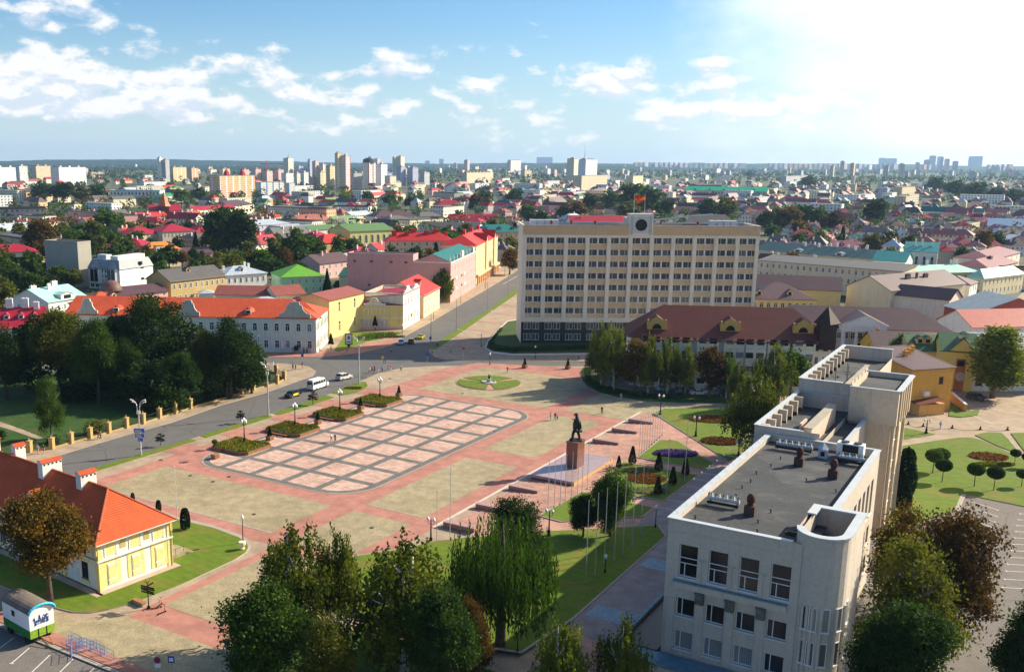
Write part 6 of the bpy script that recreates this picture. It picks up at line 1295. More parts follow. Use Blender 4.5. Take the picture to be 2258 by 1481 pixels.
for k, (u, v, top, wd, col, kd) in enumerate([(1325, 853, 700, .95, 'birch', 'birch'), (1352, 862, 708, 1.0, 'birch', 'birch'), (1398, 868, 742, .85, 'autumn', 'sparse'), (1428, 873, 728, .9, 'birch', 'birch'), (1470, 869, 733, .9, 'birch', 'birch'), (1510, 870, 752, .95, 'birch', 'birch'), (1562, 878, 758, .9, 'brown', 'sparse'), (1622, 892, 790, .9, 'birch', 'birch'), (1655, 1010, 800, 1.35, 'birch', 'birch'), (1700, 905, 748, 1.3, 'birch', 'birch'), (1742, 880, 770, 1.0, 'green', 'round'), (1318, 838, 760, 1.0, 'dark', 'round'), (1600, 880, 765, .8, 'green', 'birch')]):
 nm = ['first birch at the left end of the row before the brown roof', 'leafy birch, second in the row before the brown roof', 'amber tree in the row before the brown roof', 'birch right of the amber tree before the brown roof', 'middle birch of the row before the brown roof', 'birch left of the brown leafed tree before the brown roof', 'brown leafed tree in the row before the brown roof', 'birch right of the brown leafed tree before the brown roof', 'hanging birch beside the long concrete building', 'tall birch clump left of the rear concrete wing', 'round green tree behind the tall birch clump', 'dark shrubby tree at the left end of the birch row', 'thin green birch deep in the row before the brown roof'][k]
 TP(nm, u, v, top, kd, col, 'hi' if kd == 'birch' else 'mid', k % 2 if kd == 'birch' else 0, wd*.98)
# clipped cones and balls
def cone_mesh(kd):
 n = 2600; t = RS.uniform(0, 1, n); a = RS.uniform(0, 2*pi, n)
 if kd == 'cone': r = np.where(t < .12, .62+t*1.6, .84-(t-.12)*.72); r = r*RS.uniform(.86, 1.0, n)*np.where(t > .97, .8, 1); C = np.stack([r*np.cos(a), r*np.sin(a), .25+t*3.4], 1)
 elif kd == 'bell': r = .62*np.clip(1-((t-.35)/.72)**2, .0, 1)**.5; C = np.stack([r*np.cos(a), r*np.sin(a), .2+t*2.6], 1)
 elif kd == 'ball': d = RS.normal(size=(n, 3)); d /= np.linalg.norm(d, axis=1)[:, None]; C = d*np.array((1.5, 1.5, 1.15))*RS.uniform(.75, 1, n)[:, None]+np.array((0, 0, 3.3))
 elif kd == 'small': n = 500; d = RS.normal(size=(n, 3)); d /= np.linalg.norm(d, axis=1)[:, None]; C = d*np.array((.55, .55, .45))*RS.uniform(.6, 1, n)[:, None]+np.array((0, 0, 2.3))
 elif kd == 'cloud': C = np.concatenate([RS.normal(size=(90, 3))*np.array((.28, .28, .1))+np.array(c) for c in ((0, 0, 2.7), (.5, .2, 2.2), (-.5, -.1, 2.0), (.2, -.5, 1.7), (-.2, .5, 1.6), (.6, -.3, 1.3), (-.6, .3, 1.2))])
 elif kd == 'minicone': n = 700; t = RS.uniform(0, 1, n); a = RS.uniform(0, 2*pi, n); r = .42*(1-t)**.8*RS.uniform(.7, 1, n); C = np.stack([r*np.cos(a), r*np.sin(a), .75+t*1.5], 1)
 return C
CMs = {}
def clipped(label, base, kd, col='topiary', s=1.0, stem=0, name='topiary', cat='topiary', group=None, parent=None, leaf=.16):
 key = (kd, col, leaf)
 if key not in CMs: CMs[key] = quads(cone_mesh(kd), leaf, '', LG[col], 'crown')
 t = thing(name, label, cat, base, random.uniform(0, 6), group); t.scale = (s, s, s); link('crown', CMs[key], t)
 if ('tr', stem) not in CMs: CMs[('tr', stem)] = MB().tube([(0, 0, 0), (.03, 0, max(.4, stem)*.6), (0, .02, max(.4, stem))], [.09, .07, .05], bark, 6).data('trunk')
 link('trunk', CMs[('tr', stem)], t); return t
for k, (u, v, top) in enumerate([(1364, 1032, 1004), (1394, 1023, 983), (1452, 1038, 997), (1483, 1068, 1028), (1511, 1047, 1008), (1450, 1089, 1050)]):
 b = P(u, v, .67); h = HT(u, top, b.x, b.y)-.67
 clipped('clipped dark yew cone, '+['small one behind the maple pair', 'tallest at the top left corner of its bed', 'middle one of the bed', 'right of the middle of the bed', 'at the right corner of the bed', 'nearest in the bed'][k], b, 'cone', 'topiary', h/3.7, .4, group='clipped cones on the flower lawn')
for k, (u, v, top) in enumerate([(409, 1166, 1120), (350, 1128, 1102), (293, 1106, 1086)]):
 b = P(u, v, .27); h = HT(u, top, b.x, b.y)-.27; clipped('clipped bell shaped yew '+['standing tallest on the corner lawn', 'middle of three by the orange roof corner', 'flat topped, half hidden behind the orange roof'][k], b, 'bell', 'topiary', h/2.85, .4, group='clipped yews by the orange roof')
for k, (u, v, top, lab) in enumerate([(2056, 1043, 990, 'round headed lawn tree, left of the pair near the thuja'), (2072, 1038, 988, 'round headed lawn tree behind the left one'), (2077, 1062, 1012, 'dark round headed lawn tree, right of the pair near the thuja'), (2148, 1072, 1020, 'thin round headed tree left of the flat topped one'), (2191, 1080, 1028, 'flat topped dark lawn tree near the car park corner'), (2237, 1022, 990, 'small round tree beside the garden path'), (2252, 1072, 1034, 'round green lawn tree at the right edge'), (2262, 1030, 998, 'dark round tree cut by the right edge')]):
 b = P(u, v, .18); h = HT(u, top, b.x, b.y)-.18; clipped(lab, b, 'ball', 'dark' if k in (2, 4, 7) else 'green', h/4.45, 3.0, 'ball_tree', 'tree', 'round headed trees on the east lawn', leaf=.28)
for k, (u, v, top) in enumerate([(354, 982, 957), (531, 931, 907), (690, 892, 864)]):
 b = P(u, v, .17); h = HT(u, top, b.x, b.y); clipped('little cloud pruned tree on the grass verge, '+['nearest the orange roofed house', 'the middle one, beside the road', 'reddish one near the yellow taxi'][k], b, 'cloud', ['conifer', 'conifer', 'brown'][k], h/2.9, 2.5, 'cloud_pruned_tree', 'tree', 'cloud pruned trees on the verge', leaf=.2)
# hedges and flower beds
def scatter(name, label, cat, poly, z, n, s, m, hgt=.3, group=None, kindp=None, soilm=None):
 xs = [p[0] for p in poly]; ys = [p[1] for p in poly]; out = []; x = np.array(xs); y = np.array(ys)
 while len(out) < n:
  a = RS.uniform(min(xs), max(xs)); b = RS.uniform(min(ys), max(ys)); ins = False; j = len(poly)-1
  for i in range(len(poly)):
   if (ys[i] > b) != (ys[j] > b) and a < (xs[j]-xs[i])*(b-ys[i])/(ys[j]-ys[i])+xs[i]: ins = not ins
   j = i
  if ins: out.append((a, b, z+RS.uniform(0, hgt)))
 C = np.array(out); c = C.mean(0); me = quads(C-np.array((c[0], c[1], 0)), s, '', m, name); o = link(name, me, None, (c[0], c[1], 0))
 if kindp: o['kind'] = kindp
 else: o['label'] = label; o['category'] = cat; USED[label] = 1
 if group: o['group'] = group
 return o
fl = {'yellow': leafmat('yellow marigolds', (.05, .09, .01), (.24, .18, .006), (.48, .27, .004), 2.5), 'purple': leafmat('purple flowers', (.05, .03, .16), (.10, .05, .30), (.16, .09, .38), 2), 'red': leafmat('red brown begonias', (.05, .05, .012), (.22, .05, .02), (.28, .12, .04), 2.2), 'white': leafmat('white and green flowers', (.05, .09, .01), (.3, .28, .16), (.55, .5, .42), 2.2)}
def ell(u, v, a, b, z, n=20, rot=0): c = P(u, v, z); return [c+Vector((cos(t*2*pi/n)*a, sin(t*2*pi/n)*b, 0)) for t in range(n)]
Z = .68
for lab, poly, m, n, s in [('purple flower bed on the triangular lawn', ell(1490, 1000, 4.2, 2.4, Z), 'purple', 2600, .3), ('round red brown flower bed with pale rim under the hanging birch', ell(1590, 973, 3.9, 2.9, Z), 'red', 2200, .28), ('long rusty flower bed at the top of the north lawn', ell(1590, 925, 7, 3.2, Z), 'red', 2600, .3), ('crescent of white flowers around the nearest yew cone', ell(1432, 1082, 3.4, 1.6, Z), 'white', 1100, .25), ('scattered red and white bed among the yew cones', ell(1425, 1055, 3.4, 3.0, Z), 'red', 1500, .25), ('white flower drift behind the yew cones', ell(1405, 1037, 3.2, 1.6, Z), 'white', 900, .25), ('round rust coloured bed on the east lawn', ell(2180, 1007, 3.6, 2.6, .2), 'red', 1200, .28), ('yellow and red bed behind the flat topped lawn tree', ell(2195, 1024, 3.6, 1.3, .2), 'yellow', 900, .3), ('red flowers in the last grass verge', ell(778, 856, 2.2, .9, .2), 'red', 300, .25), ('low flowers at the foot of the yellow theatre', ell(858, 742, 5, 1.6, .25), 'red', 700, .35)]:
 scatter('flower_bed', lab, 'flower bed', poly, Z if poly[0].z > .5 else .25, n, s, fl[m], .3)
hd = px((1075, 764), (1085, 776), (1130, 779), (1200, 777), (1330, 773), (1330, 768), (1200, 770), (1130, 772), (1092, 767), (1085, 757), (1108, 730), (1104, 728))
scatter('hedge', 'clipped dark hedge along the front of the office block bed', 'hedge', hd, .4, 5200, .3, LG['dark'], .9)
hd = px((1160, 742), (1520, 748), (1520, 738), (1160, 728)); scatter('hedge', 'taller dark shrubs against the base of the office block', 'hedge', hd, .4, 5200, .45, LG['dark'], 2.2)
hd = [P(u, v) for u, v in ((780, 750), (812, 752), (850, 746), (880, 738), (860, 737), (800, 742))]; scatter('hedge', 'low bushes on the lawn before the yellow theatre', 'hedge', hd, .2, 900, .4, LG['green'], .9)
hd = px((1288, 818), (1292, 846), (1320, 862), (1400, 879), (1500, 884), (1500, 879), (1400, 874), (1330, 856), (1302, 838), (1300, 818)); scatter('hedge', 'dark shrub border at the corner of the birch island', 'hedge', hd, .3, 1600, .35, LG['dark'], .8)
# two brick planters per pair of lamps: trapezoid beds with flowers, plus tubs
brickp = pav('planter brick', (.32, .14, .07), .3, .12, (.6,)*3, .12, .5, 5); lidm = mat('planter coping', (.50, .34, .20), .8, .15, 2)
for k in range(4):
 b0 = .0+2*k+.02; out = [(-1.42, b0+.18), (-1.30, b0+.02), (-.30, b0+.0), (-.14, b0+.14), (-.14, b0+.98), (-.34, b0+1.12), (-.75, b0+.92), (-1.15, b0+1.04), (-1.42, b0+1.02)]
 w = gp(*out); c = sum(w, Vector())/len(w); q = [(p.x-c.x, p.y-c.y) for p in w]; inn = [(x*.93, y*.93) for x, y in q]
 lab = 'raised flower bed edged in brick, '+['first from the road end, with unbroken front', 'second from the left, with a bench', 'third from the left, with a bench', 'last one at the top of the row'][k]
 t = thing('raised_planter', lab, 'planter', (c.x, c.y, .16), 0, 'raised flower beds along the chequered paving')
 MB().prism(q, 0, .62, brickp, grassd).build('wall', t); C = []
 while len(C) < 3200:
  a = RS.uniform(0, 1, len(inn)); a /= a.sum();
  p = np.array(inn)*1.0; i = RS.randint(len(p)); j = (i+1) % len(p); r1, r2 = RS.uniform(0, 1)**.5, RS.uniform(0, 1); pt = (p[i]*(1-r2)+p[j]*r2)*r1; C.append((pt[0], pt[1], .64+RS.uniform(0, .28)))
 link('flowers', quads(np.array(C), .24, '', fl['yellow'], 'flowers'), t)
 if k in (1, 2, 3):
  bb = thing('bench', 'wooden bench set against the '+['', 'second', 'third', 'last'][k]+' raised flower bed', 'bench', GP(-1.0, b0-.12, .165), YAW); m = MB()
  for y in (0, .17, .34): m.box(0, y, .42, 4.2, y+.12, .47, wood)
  m.build('seat', bb)
  for x in (.3, 2.1, 3.9): MB().box(x-.05, 0, 0, x+.05, .5, .42, black).build('leg', bb)
tubm = W_('tub wood', (.36, .19, .09))
def tub(label, base, kd, col, s=1.0):
 t = thing('plant_tub', label, 'plant tub', base, YAW, 'planted tubs on the square'); m = MB()
 for i in range(4):
  a = pi/2*i; m.box(-.55, -.55, 0, .55, .55, .85, tubm) if i == 0 else None
 for x in (-.5, -.17, .17, .5):
  for y in (-.6, .55): m.box(x-.05, y, .05, x+.05, y+.05, .9, wood); m.box(y, x-.05, .052, y+.05, x+.05, .902, wood)
 m.build('tub', t); p = clipped.__defaults__ and None
 key = (kd, col, .16)
 if key not in CMs: CMs[key] = quads(cone_mesh(kd), .16, '', LG[col], 'crown')
 o = link('shrub', CMs[key], t, (0, 0, .1 if kd == 'minicone' else .9)); o.scale = (s, s, s)
 if kd == 'small': MB().tube([(0, 0, .8), (0, 0, 3.0)], .04, bark, 5).build('stem', t)
 return t
for k in range(5): tub(['tub with a round headed little tree at the rounded corner of the chequered paving', 'conifer tub between the first and second raised beds', 'conifer tub between the second and third raised beds', 'conifer tub between the third and fourth raised beds', 'conifer tub beyond the last raised bed'][k], GP(-.64, -.5+2*k, .18), 'small' if k == 0 else 'minicone', 'green' if k == 0 else 'conifer', 1.0 if k == 0 else 1.15)
for u, v, l in ((1157, 811, 'conifer tub beside the round lawn'), (1252, 813, 'conifer tub in front of the office block corner'), (1210, 838, 'dark conifer tub on the far paving') if 0 else (1157, 811, None)):
 if l: tub(l, P(u, v, .12), 'minicone', 'conifer', 1.2)
# ================= monument, lamps, poles, fences, cars, people
def skinfig(name, joints, bones, radii, m, parent=None, loc=(0, 0, 0), rz=0, sub=1, scale=1):
 "one continuous body grown round a jointed skeleton"
 me = bpy.data.meshes.new(name); me.from_pydata([tuple(Vector(j)*scale) for j in joints], bones, []); me.materials.append(m)
 o = link(name, me, parent, loc, rz); sk = o.modifiers.new('skin', 'SKIN'); sk.use_smooth_shade = True
 ly = me.skin_vertices[0].data if me.skin_vertices else None
 if ly is None:
  me.attributes; bpy.context.view_layer.objects.active = o
 for i, r in enumerate(radii):
  rr = r if isinstance(r, tuple) else (r, r); ly[i].radius = (rr[0]*scale, rr[1]*scale)
 ly[0].use_root = True
 if sub: s = o.modifiers.new('sub', 'SUBSURF'); s.levels = sub; s.render_levels = sub
 return o
def bodyjoints(step=.25, arm=.2, lean=0, sit=False):
 "standing or walking figure 1.75 m tall, facing -y"
 s = step
 J = [(0, 0, .95), (0, lean*.3, 1.15), (0, lean*.7, 1.38), (0, lean, 1.50), (0, lean-.02, 1.60), (0, lean-.03, 1.70),
   (.10, 0, .90), (.11, -s*.55, .50), (.11, -s+.02, .09), (.11, -s-.12, .03),
   (-.10, 0, .90), (-.11, s*.25, .49), (-.11, s+.05, .10), (-.11, s-.08, .03),
   (.19, lean*.8, 1.40), (.24, arm*.5+lean*.6, 1.14), (.24, arm*.9-.08, .90), (.24, arm*.95-.13, .81),
   (-.19, lean*.8, 1.40), (-.24, -arm*.5+lean*.6, 1.14), (-.24, -arm*1.1-.1, .92), (-.24, -arm*1.2-.14, .83)]
 B = [(0, 1), (1, 2), (2, 3), (3, 4), (4, 5), (0, 6), (6, 7), (7, 8), (8, 9), (0, 10), (10, 11), (11, 12), (12, 13), (2, 14), (14, 15), (15, 16), (16, 17), (2, 18), (18, 19), (19, 20), (20, 21)]
 Rr = [(.13, .10), (.125, .095), (.15, .10), (.055, .055), (.085, .095), (.075, .085), .085, .062, .042, .04, .085, .062, .042, .04, .055, .043, .034, .03, .055, .043, .034, .03]
 return J, B, Rr
CL = {}
def cloth(c):
 k = 'cloth %.2f %.2f %.2f' % c; return mat(k, c, .9, .12, 8)
skin = mat('skin', (.50, .28, .19), .6, .05); hairm = [mat('dark hair', (.03, .018, .01), .7, .1), mat('fair hair', (.32, .20, .09), .7, .1)]
PM = {}
def person_parts(v, female=False):
 if (v, female) in PM: return PM[(v, female)]
 J, B, Rr = bodyjoints(*((.22, .18), (.05, .04), (.30, .24))[v])
 tmp = []
 for nm, jj, bb, rr in (('body', J, B, Rr),
  ('top', [J[0], J[1], J[2], J[14], J[15], J[18], J[19], (J[3][0], J[3][1], J[3][2]-.03)], [(0, 1), (1, 2), (2, 3), (3, 4), (2, 5), (5, 6), (2, 7)], [(.155, .125), (.15, .12), (.17, .125), .085, .07, .085, .07, .07]),
  ('trousers', [J[0], J[6], J[7], J[8], J[10], J[11], J[12]] if not female else [J[0], (0, 0, .75), (0, 0, .52)], [(0, 1), (1, 2), (2, 3), (0, 4), (4, 5), (5, 6)] if not female else [(0, 1), (1, 2)], [(.15, .12), .105, .085, .07, .105, .085, .07] if not female else [(.16, .13), (.21, .18), (.26, .24)]),
  ('hair', [(J[5][0], J[5][1]+.02, J[5][2]-.04), (J[5][0], J[5][1]+.02, J[5][2]+.02)]+([(J[5][0], J[5][1]+.07, J[5][2]-.22)] if female else []), [(0, 1)]+([(0, 2)] if female else []), [.095, .08]+([.07] if female else []))):
  o = skinfig('tmp', jj, bb, rr, skin); dg = bpy.context.evaluated_depsgraph_get(); me = bpy.data.meshes.new_from_object(o.evaluated_get(dg)); me.name = nm; bpy.data.objects.remove(o); tmp.append(me)
 # a face: nose, eyes, mouth, ears joined to the body mesh is beyond a pixel here; keep nose and ears
 PM[(v, female)] = tmp; return tmp
def recol(me, m):
 k = (me.name, m.name)
 if k not in CL: c = me.copy(); c.materials.clear(); c.materials.append(m); c.name = me.name.split('.')[0]; CL[k] = c
 return CL[k]
def person(label, u, v, top, bottom_, pose=0, female=False, rz=None, s=1.0, z=.13, hair=0, group='people on foot', base=None):
 b = base or P(u, v, z); t = thing('person', label, 'person', b, random.uniform(0, 6.28) if rz is None else rz, group); t.scale = (s, s, s)
 A_ = person_parts(pose, female)
 link('body', A_[0], t); link('top', recol(A_[1], cloth(top)), t); link('skirt' if female else 'trousers', recol(A_[2], cloth(bottom_)), t); link('hair', recol(A_[3], hairm[hair]), t); return t
PPL = [('man in white shirt walking across the chequered paving', 731, 973, (.7, .7, .7), (.3, .3, .32), 0, 0), ('person in black walking beside the man in white on the chequered paving', 739, 974, (.015, .015, .015), (.02, .02, .03), 2, 0),
 ('woman in white dress on the salmon paving left of the monument', 1214, 926, (.7, .68, .65), (.7, .68, .65), 0, 1), ('person in dark clothes beside the woman in white', 1224, 926, (.02, .02, .02), (.3, .3, .3), 0, 0), ('small child beside the woman in white', 1229, 926, (.03, .03, .03), (.05, .05, .1), 1, 0),
 ('lone walker in black behind the monument', 1327, 912, (.015, .015, .015), (.02, .02, .02), 2, 0), ('pale clothed walker on the shaded paving before the birch island', 1369, 882, (.5, .5, .48), (.4, .4, .4), 2, 0),
 ('person in white at the left of the crossing group', 815, 823, (.6, .6, .6), (.3, .1, .1), 2, 0), ('tall person in red in the crossing group', 821, 820, (.5, .03, .02), (.05, .02, .03), 2, 0), ('person in blue right of the one in red', 826, 820, (.05, .1, .4), (.03, .03, .1), 0, 0), ('child in white on the crossing', 835, 822, (.6, .6, .6), (.5, .5, .5), 1, 0), ('walker in pale blue shirt on the crossing', 843, 820, (.35, .45, .6), (.02, .02, .05), 0, 0), ('walker in red shirt near the traffic sign', 857, 816, (.5, .04, .05), (.3, .3, .35), 2, 0), ('walker in dark blue near the traffic sign', 861, 818, (.03, .04, .15), (.5, .5, .5), 0, 0), ('person in light top walking alone right of the crossing', 884, 818, (.6, .6, .62), (.03, .05, .15), 0, 0),
 ('person in black standing on the park side corner', 646, 815, (.02, .02, .02), (.03, .03, .03), 1, 0), ('second dark dressed person on the park side corner', 652, 816, (.04, .03, .04), (.02, .02, .02), 1, 0), ('woman with red bag on the park side corner', 667, 812, (.4, .05, .05), (.6, .55, .5), 0, 1),
 ('dark dressed pedestrian on the pavement beside the park fence', 217, 967, (.02, .02, .03), (.02, .02, .05), 2, 0), ('companion in pink beside the dark pedestrian at the park fence', 222, 968, (.4, .2, .2), (.03, .03, .04), 0, 0), ('fair haired woman in pink on the pavement above the orange roof', 84, 999, (.5, .3, .4), (.35, .2, .3), 0, 1), ('fair haired woman in black on the pavement above the orange roof', 97, 999, (.03, .03, .03), (.2, .1, .08), 0, 1),
 ('walker in shade on the kerb corner of the avenue', 953, 781, (.25, .3, .4), (.1, .15, .25), 1, 0), ('cyclist like walker in the shaded promenade', 994, 780, (.3, .35, .45), (.2, .2, .3), 2, 0), ('pedestrian in white crossing the shaded avenue mouth', 863, 779, (.45, .45, .5), (.1, .1, .15), 2, 0), ('person in yellow trousers before the poster stand', 765, 778, (.4, .3, .1), (.35, .3, .1), 0, 0),
 ('person in front of the long pale building, by its planter', 663, 777, (.05, .02, .02), (.05, .05, .05), 1, 0), ('second of the group in front of the long pale building', 670, 778, (.3, .3, .3), (.03, .03, .05), 1, 0), ('third of the group in front of the long pale building', 677, 778, (.4, .3, .25), (.05, .03, .03), 1, 0), ('fourth of the group in front of the long pale building', 684, 779, (.1, .03, .03), (.1, .1, .1), 1, 0), ('person in white at the white banner', 626, 778, (.6, .6, .6), (.5, .5, .5), 1, 0),
 ('pale blue clad walker on the east paving', 2073, 945, (.40, .48, .62), (.35, .4, .55), 0, 0), ('person standing near the round lawn', 1119, 822, (.3, .05, .08), (.5, .4, .4), 1, 0), ('walker in the deep shade before the office block, left one', 1276, 795, (.05, .07, .12), (.04, .04, .08), 0, 0), ('walker in the deep shade before the office block, right one', 1293, 796, (.04, .05, .08), (.1, .1, .15), 2, 0), ('man in white walking by the fountain lawn edge', 700, 773, (.6, .6, .6), (.1, .1, .1), 0, 0)]
for lab, u, v, a, b, po, fe in PPL: person(lab, u, v, a, b, po, bool(fe), s=.62 if 'child' in lab else 1.0, hair=1 if 'fair' in lab else 0)
# ---- monument
Z0 = .5; plc = GP(7.2, 3.95)
t = thing('monument_plinth', 'broad low polished granite platform under the bronze statue', 'plinth', GP(6.84, 2.33, .1), YAW); w, d = 1.1*SA, 2.24*SB
mb = MB(); mb.box(0, 0, 0, w, d, 1.0, mat('lilac grey polished stone', (.38, .28, .28), .16, .1, 1, spec=.6)); mb.box(-.08, -.08, 1.0, w+.08, d+.08, 1.1, MATS['lilac grey polished stone']); mb.build('platform', t)
mb = MB(); mb.box(.0, -.05, .25, w, -.001, .55, mat('dark granite band', (.10, .05, .045), .5, .2, 2)); mb.box(w+.001, 0, .1, w+.05, d, .95, mat('sun tinted granite', (.55, .34, .14), .6, .1, 3)); mb.build('band', t)  # right side strip has warm sunlight painted into its colour
t = thing('pedestal', 'tall square reddish granite pedestal carrying the bronze statue', 'pedestal', GP(7.28, 3.27, 1.2), YAW); mb = MB(); pw = 2.15; pl = 3.0; pg = mat('red polished granite', (.20, .072, .045), .15, .25, 4, fine=20, spec=.6)
mb.box(0, 0, 0, pw, pl, 4.6, pg); mb.box(-.08, -.08, 4.6, pw+.08, pl+.08, 4.78, pg); mb.build('shaft', t)
bz = mat('dark green bronze', (.018, .024, .022), .45, .4, 2, metal=.55)
st = thing('statue', 'dark bronze statue of a standing man in a long open coat on a tall pedestal', 'statue', GP(7.43, 3.47, 5.98), YAW+rad(-62)); S_ = 5.15/1.75; st.scale = (1.16, 1.16, 1)
J = [(0, 0, .92), (0, .02, 1.12), (0, .03, 1.36), (0, .01, 1.48), (0, -.03, 1.58), (0, -.04, 1.68), (.11, 0, .86), (.12, -.16, .48), (.12, -.20, .09), (.12, -.36, .04), (-.11, 0, .86), (-.12, .10, .48), (-.12, .20, .09), (-.12, .06, .04),
  (.22, .02, 1.38), (.30, .10, 1.12), (.30, .06, .90), (.30, .02, .82), (-.22, .02, 1.38), (-.31, .02, 1.14), (-.25, -.16, 1.20), (-.20, -.22, 1.26)]
_, B_, R_r = bodyjoints(); R_r = list(R_r); R_r[0] = (.17, .14); R_r[1] = (.18, .15); R_r[2] = (.20, .15); R_r[3] = .075; R_r[4] = (.09, .105); R_r[5] = (.075, .09)
for i in (14, 18): R_r[i] = .09
for i in (15, 19): R_r[i] = .075
for i in (6, 10): R_r[i] = .11
for i in (7, 11): R_r[i] = .085
for i in (8, 12): R_r[i] = .07
skinfig('body', J, B_, R_r, bz, st, sub=2, scale=S_)
Jc = [(0, .02, 1.40), (0, .03, 1.15), (0, .05, .85), (0, .08, .50), (.12, .0, .85), (.16, .0, .5), (-.12, .05, .85), (-.17, .12, .48), (.14, .2, .62), (-.1, .26, .58)]
skinfig('coat', Jc, [(0, 1), (1, 2), (2, 3), (2, 4), (4, 5), (2, 6), (6, 7), (3, 8), (3, 9)], [(.25, .18), (.25, .21), (.27, .25), (.24, .23), (.18, .15), (.17, .15), (.18, .16), (.17, .16), (.08, .12), (.08, .1)], bz, st, sub=1, scale=S_)
mb = MB();
for s in (-1, 1): mb.tube([(s*.04*S_, -.13*S_, 1.615*S_), (s*.04*S_, -.15*S_, 1.61*S_)], .014*S_, bz, 6); mb.tube([(s*.093*S_, -.03*S_, 1.63*S_), (s*.10*S_, -.02*S_, 1.58*S_)], .02*S_, bz, 6)
mb.tube([(0, -.12*S_, 1.62*S_), (0, -.165*S_, 1.575*S_)], .016*S_, bz, 6); mb.tube([(0, -.125*S_, 1.535*S_), (0, -.14*S_, 1.48*S_)], [.035*S_, .012*S_], bz, 6); mb.box(-.035*S_, -.145*S_, 1.545*S_, .035*S_, -.12*S_, 1.555*S_, bz)
for s, hx, hy, hz in ((1, .30, .02, .82), (-1, -.20, -.22, 1.26)):
 for k in range(5): mb.tube([((hx+(k-2)*.013)*S_, hy*S_, hz*S_), ((hx+(k-2)*.016)*S_, (hy-.03-(.01 if k != 0 else -.02))*S_, (hz-(.05 if s > 0 else -.03)-(.012 if k in (1, 2, 3) else 0))*S_)], .009*S_, bz, 5)
mb.build('face_and_hands', st, smooth=True)
mb = MB(); mb.tube([(.30*S_, .0, .80*S_), (.34*S_, -.03*S_, .70*S_)], [.05*S_, .09*S_], bz, 8); mb.build('cap', st); MB().box(-.8, -.9, -.02, .8, .9, .12, bz).build('base', st)
# low walls between the steps
for k, b in enumerate((-1.3, -.0, 1.47, 6.1, 7.4, 8.6)):
 t = thing('step_wall', ['low granite wall at the near left end of the steps', 'low granite wall half hidden by the chestnut tree', 'low granite wall nearest the left side of the platform', 'low granite wall nearest the right side of the platform', 'second low granite wall right of the platform', 'last low granite wall, at the top of the steps'][k], 'wall', GP(6.74, b-.07, .12), YAW, 'low walls dividing the steps'); mb = MB(); mb.box(0, 0, 0, .74*SA, 1.0, .78, granite); mb.box(-.04, -.04, .78, .74*SA+.04, 1.04, .86, mat('pinkish stone coping', (.42, .25, .23), .4, .1, 3)); mb.build('block', t)
# ---- fountain on the round lawn
t = thing('fountain', 'small dark sculpture on a pale basin in the middle of the round lawn', 'fountain', (15.6, 243.2, .24)); MB().lathe([(1.9, 0), (1.9, .25), (1.6, .3), (1.6, .15), (.5, .15), (.5, .9), (.7, 1.0)], w_grey, n=24).build('basin', t); mb = MB(); mb.tube([(0, 0, 1), (.05, 0, 1.7), (-.1, 0, 2.1)], [.3, .22, .1], bz, 8); mb.tube([(0, 0, 1.6), (.5, .1, 1.9)], [.12, .05], bz, 6); mb.build('sculpture', t)
# ---- lamps
def globe(parent, x, y, z, r=.24): return MB().lathe([(.08, z-r*1.1), (r*.8, z-r*.7), (r, z), (r*.8, z+r*.8), (r*.35, z+r*1.25), (.02, z+r*1.7)], opal, (x, y), 10).build('globe', parent, smooth=True)
def lampQ(label, base, h=5.5, n=4, group=None):
 t = thing('street_lamp', label, 'street lamp', base, YAW, group); MB().lathe([(.34, 0), (.34, .25), (.2, .5), (.24, .9), (.13, 1.1), (.1, 2.0), (.075, h-.9), (.1, h-.85), (.05, h-.4)], black, n=10).build('pole', t); mb = MB()
 for k in range(n): a = pi/2*k if n == 4 else pi*k; x, y = cos(a), sin(a); mb.tube([(0, 0, h-1.1), (x*.25, y*.25, h-1.25), (x*.5, y*.5, h-1.0), (x*.5, y*.5, h-.85)], .035, black, 5)
 mb.build('arms', t)
 for k in range(n): a = pi/2*k if n == 4 else pi*k; globe(t, cos(a)*.5, sin(a)*.5, h-.55)
 if n == 4: globe(t, 0, 0, h-.1)
 return t
for k in range(4): lampQ('five globe black lamp in the '+['first', 'second', 'third', 'last'][k]+' raised flower bed', GP(-.83, .74+2*k, .75), 4.8, 4, 'five globe lamps in the flower beds')
for u, v, top, lab, z in ((950, 1199, 1137, 'twin globe lamp beside the thin poles at the lawn corner', .13), (1210, 1182, 1119, 'twin globe lamp at the corner of the terrace lawn', .6), (1456, 914, 867, 'twin globe lamp at the far end of the flag rows', .6), (1534, 962, 915, 'twin globe lamp on the north lawn under the birch', .6), (1628, 1008, 967, 'twin globe lamp beside the concrete roof edge', .6), (2042, 955, 921, 'twin globe lamp on the east lawn strip', .18)):
 b = P(u, v, z); lampQ(lab, b, HT(u, top, b.x, b.y)-z, 2, 'twin globe lamps')
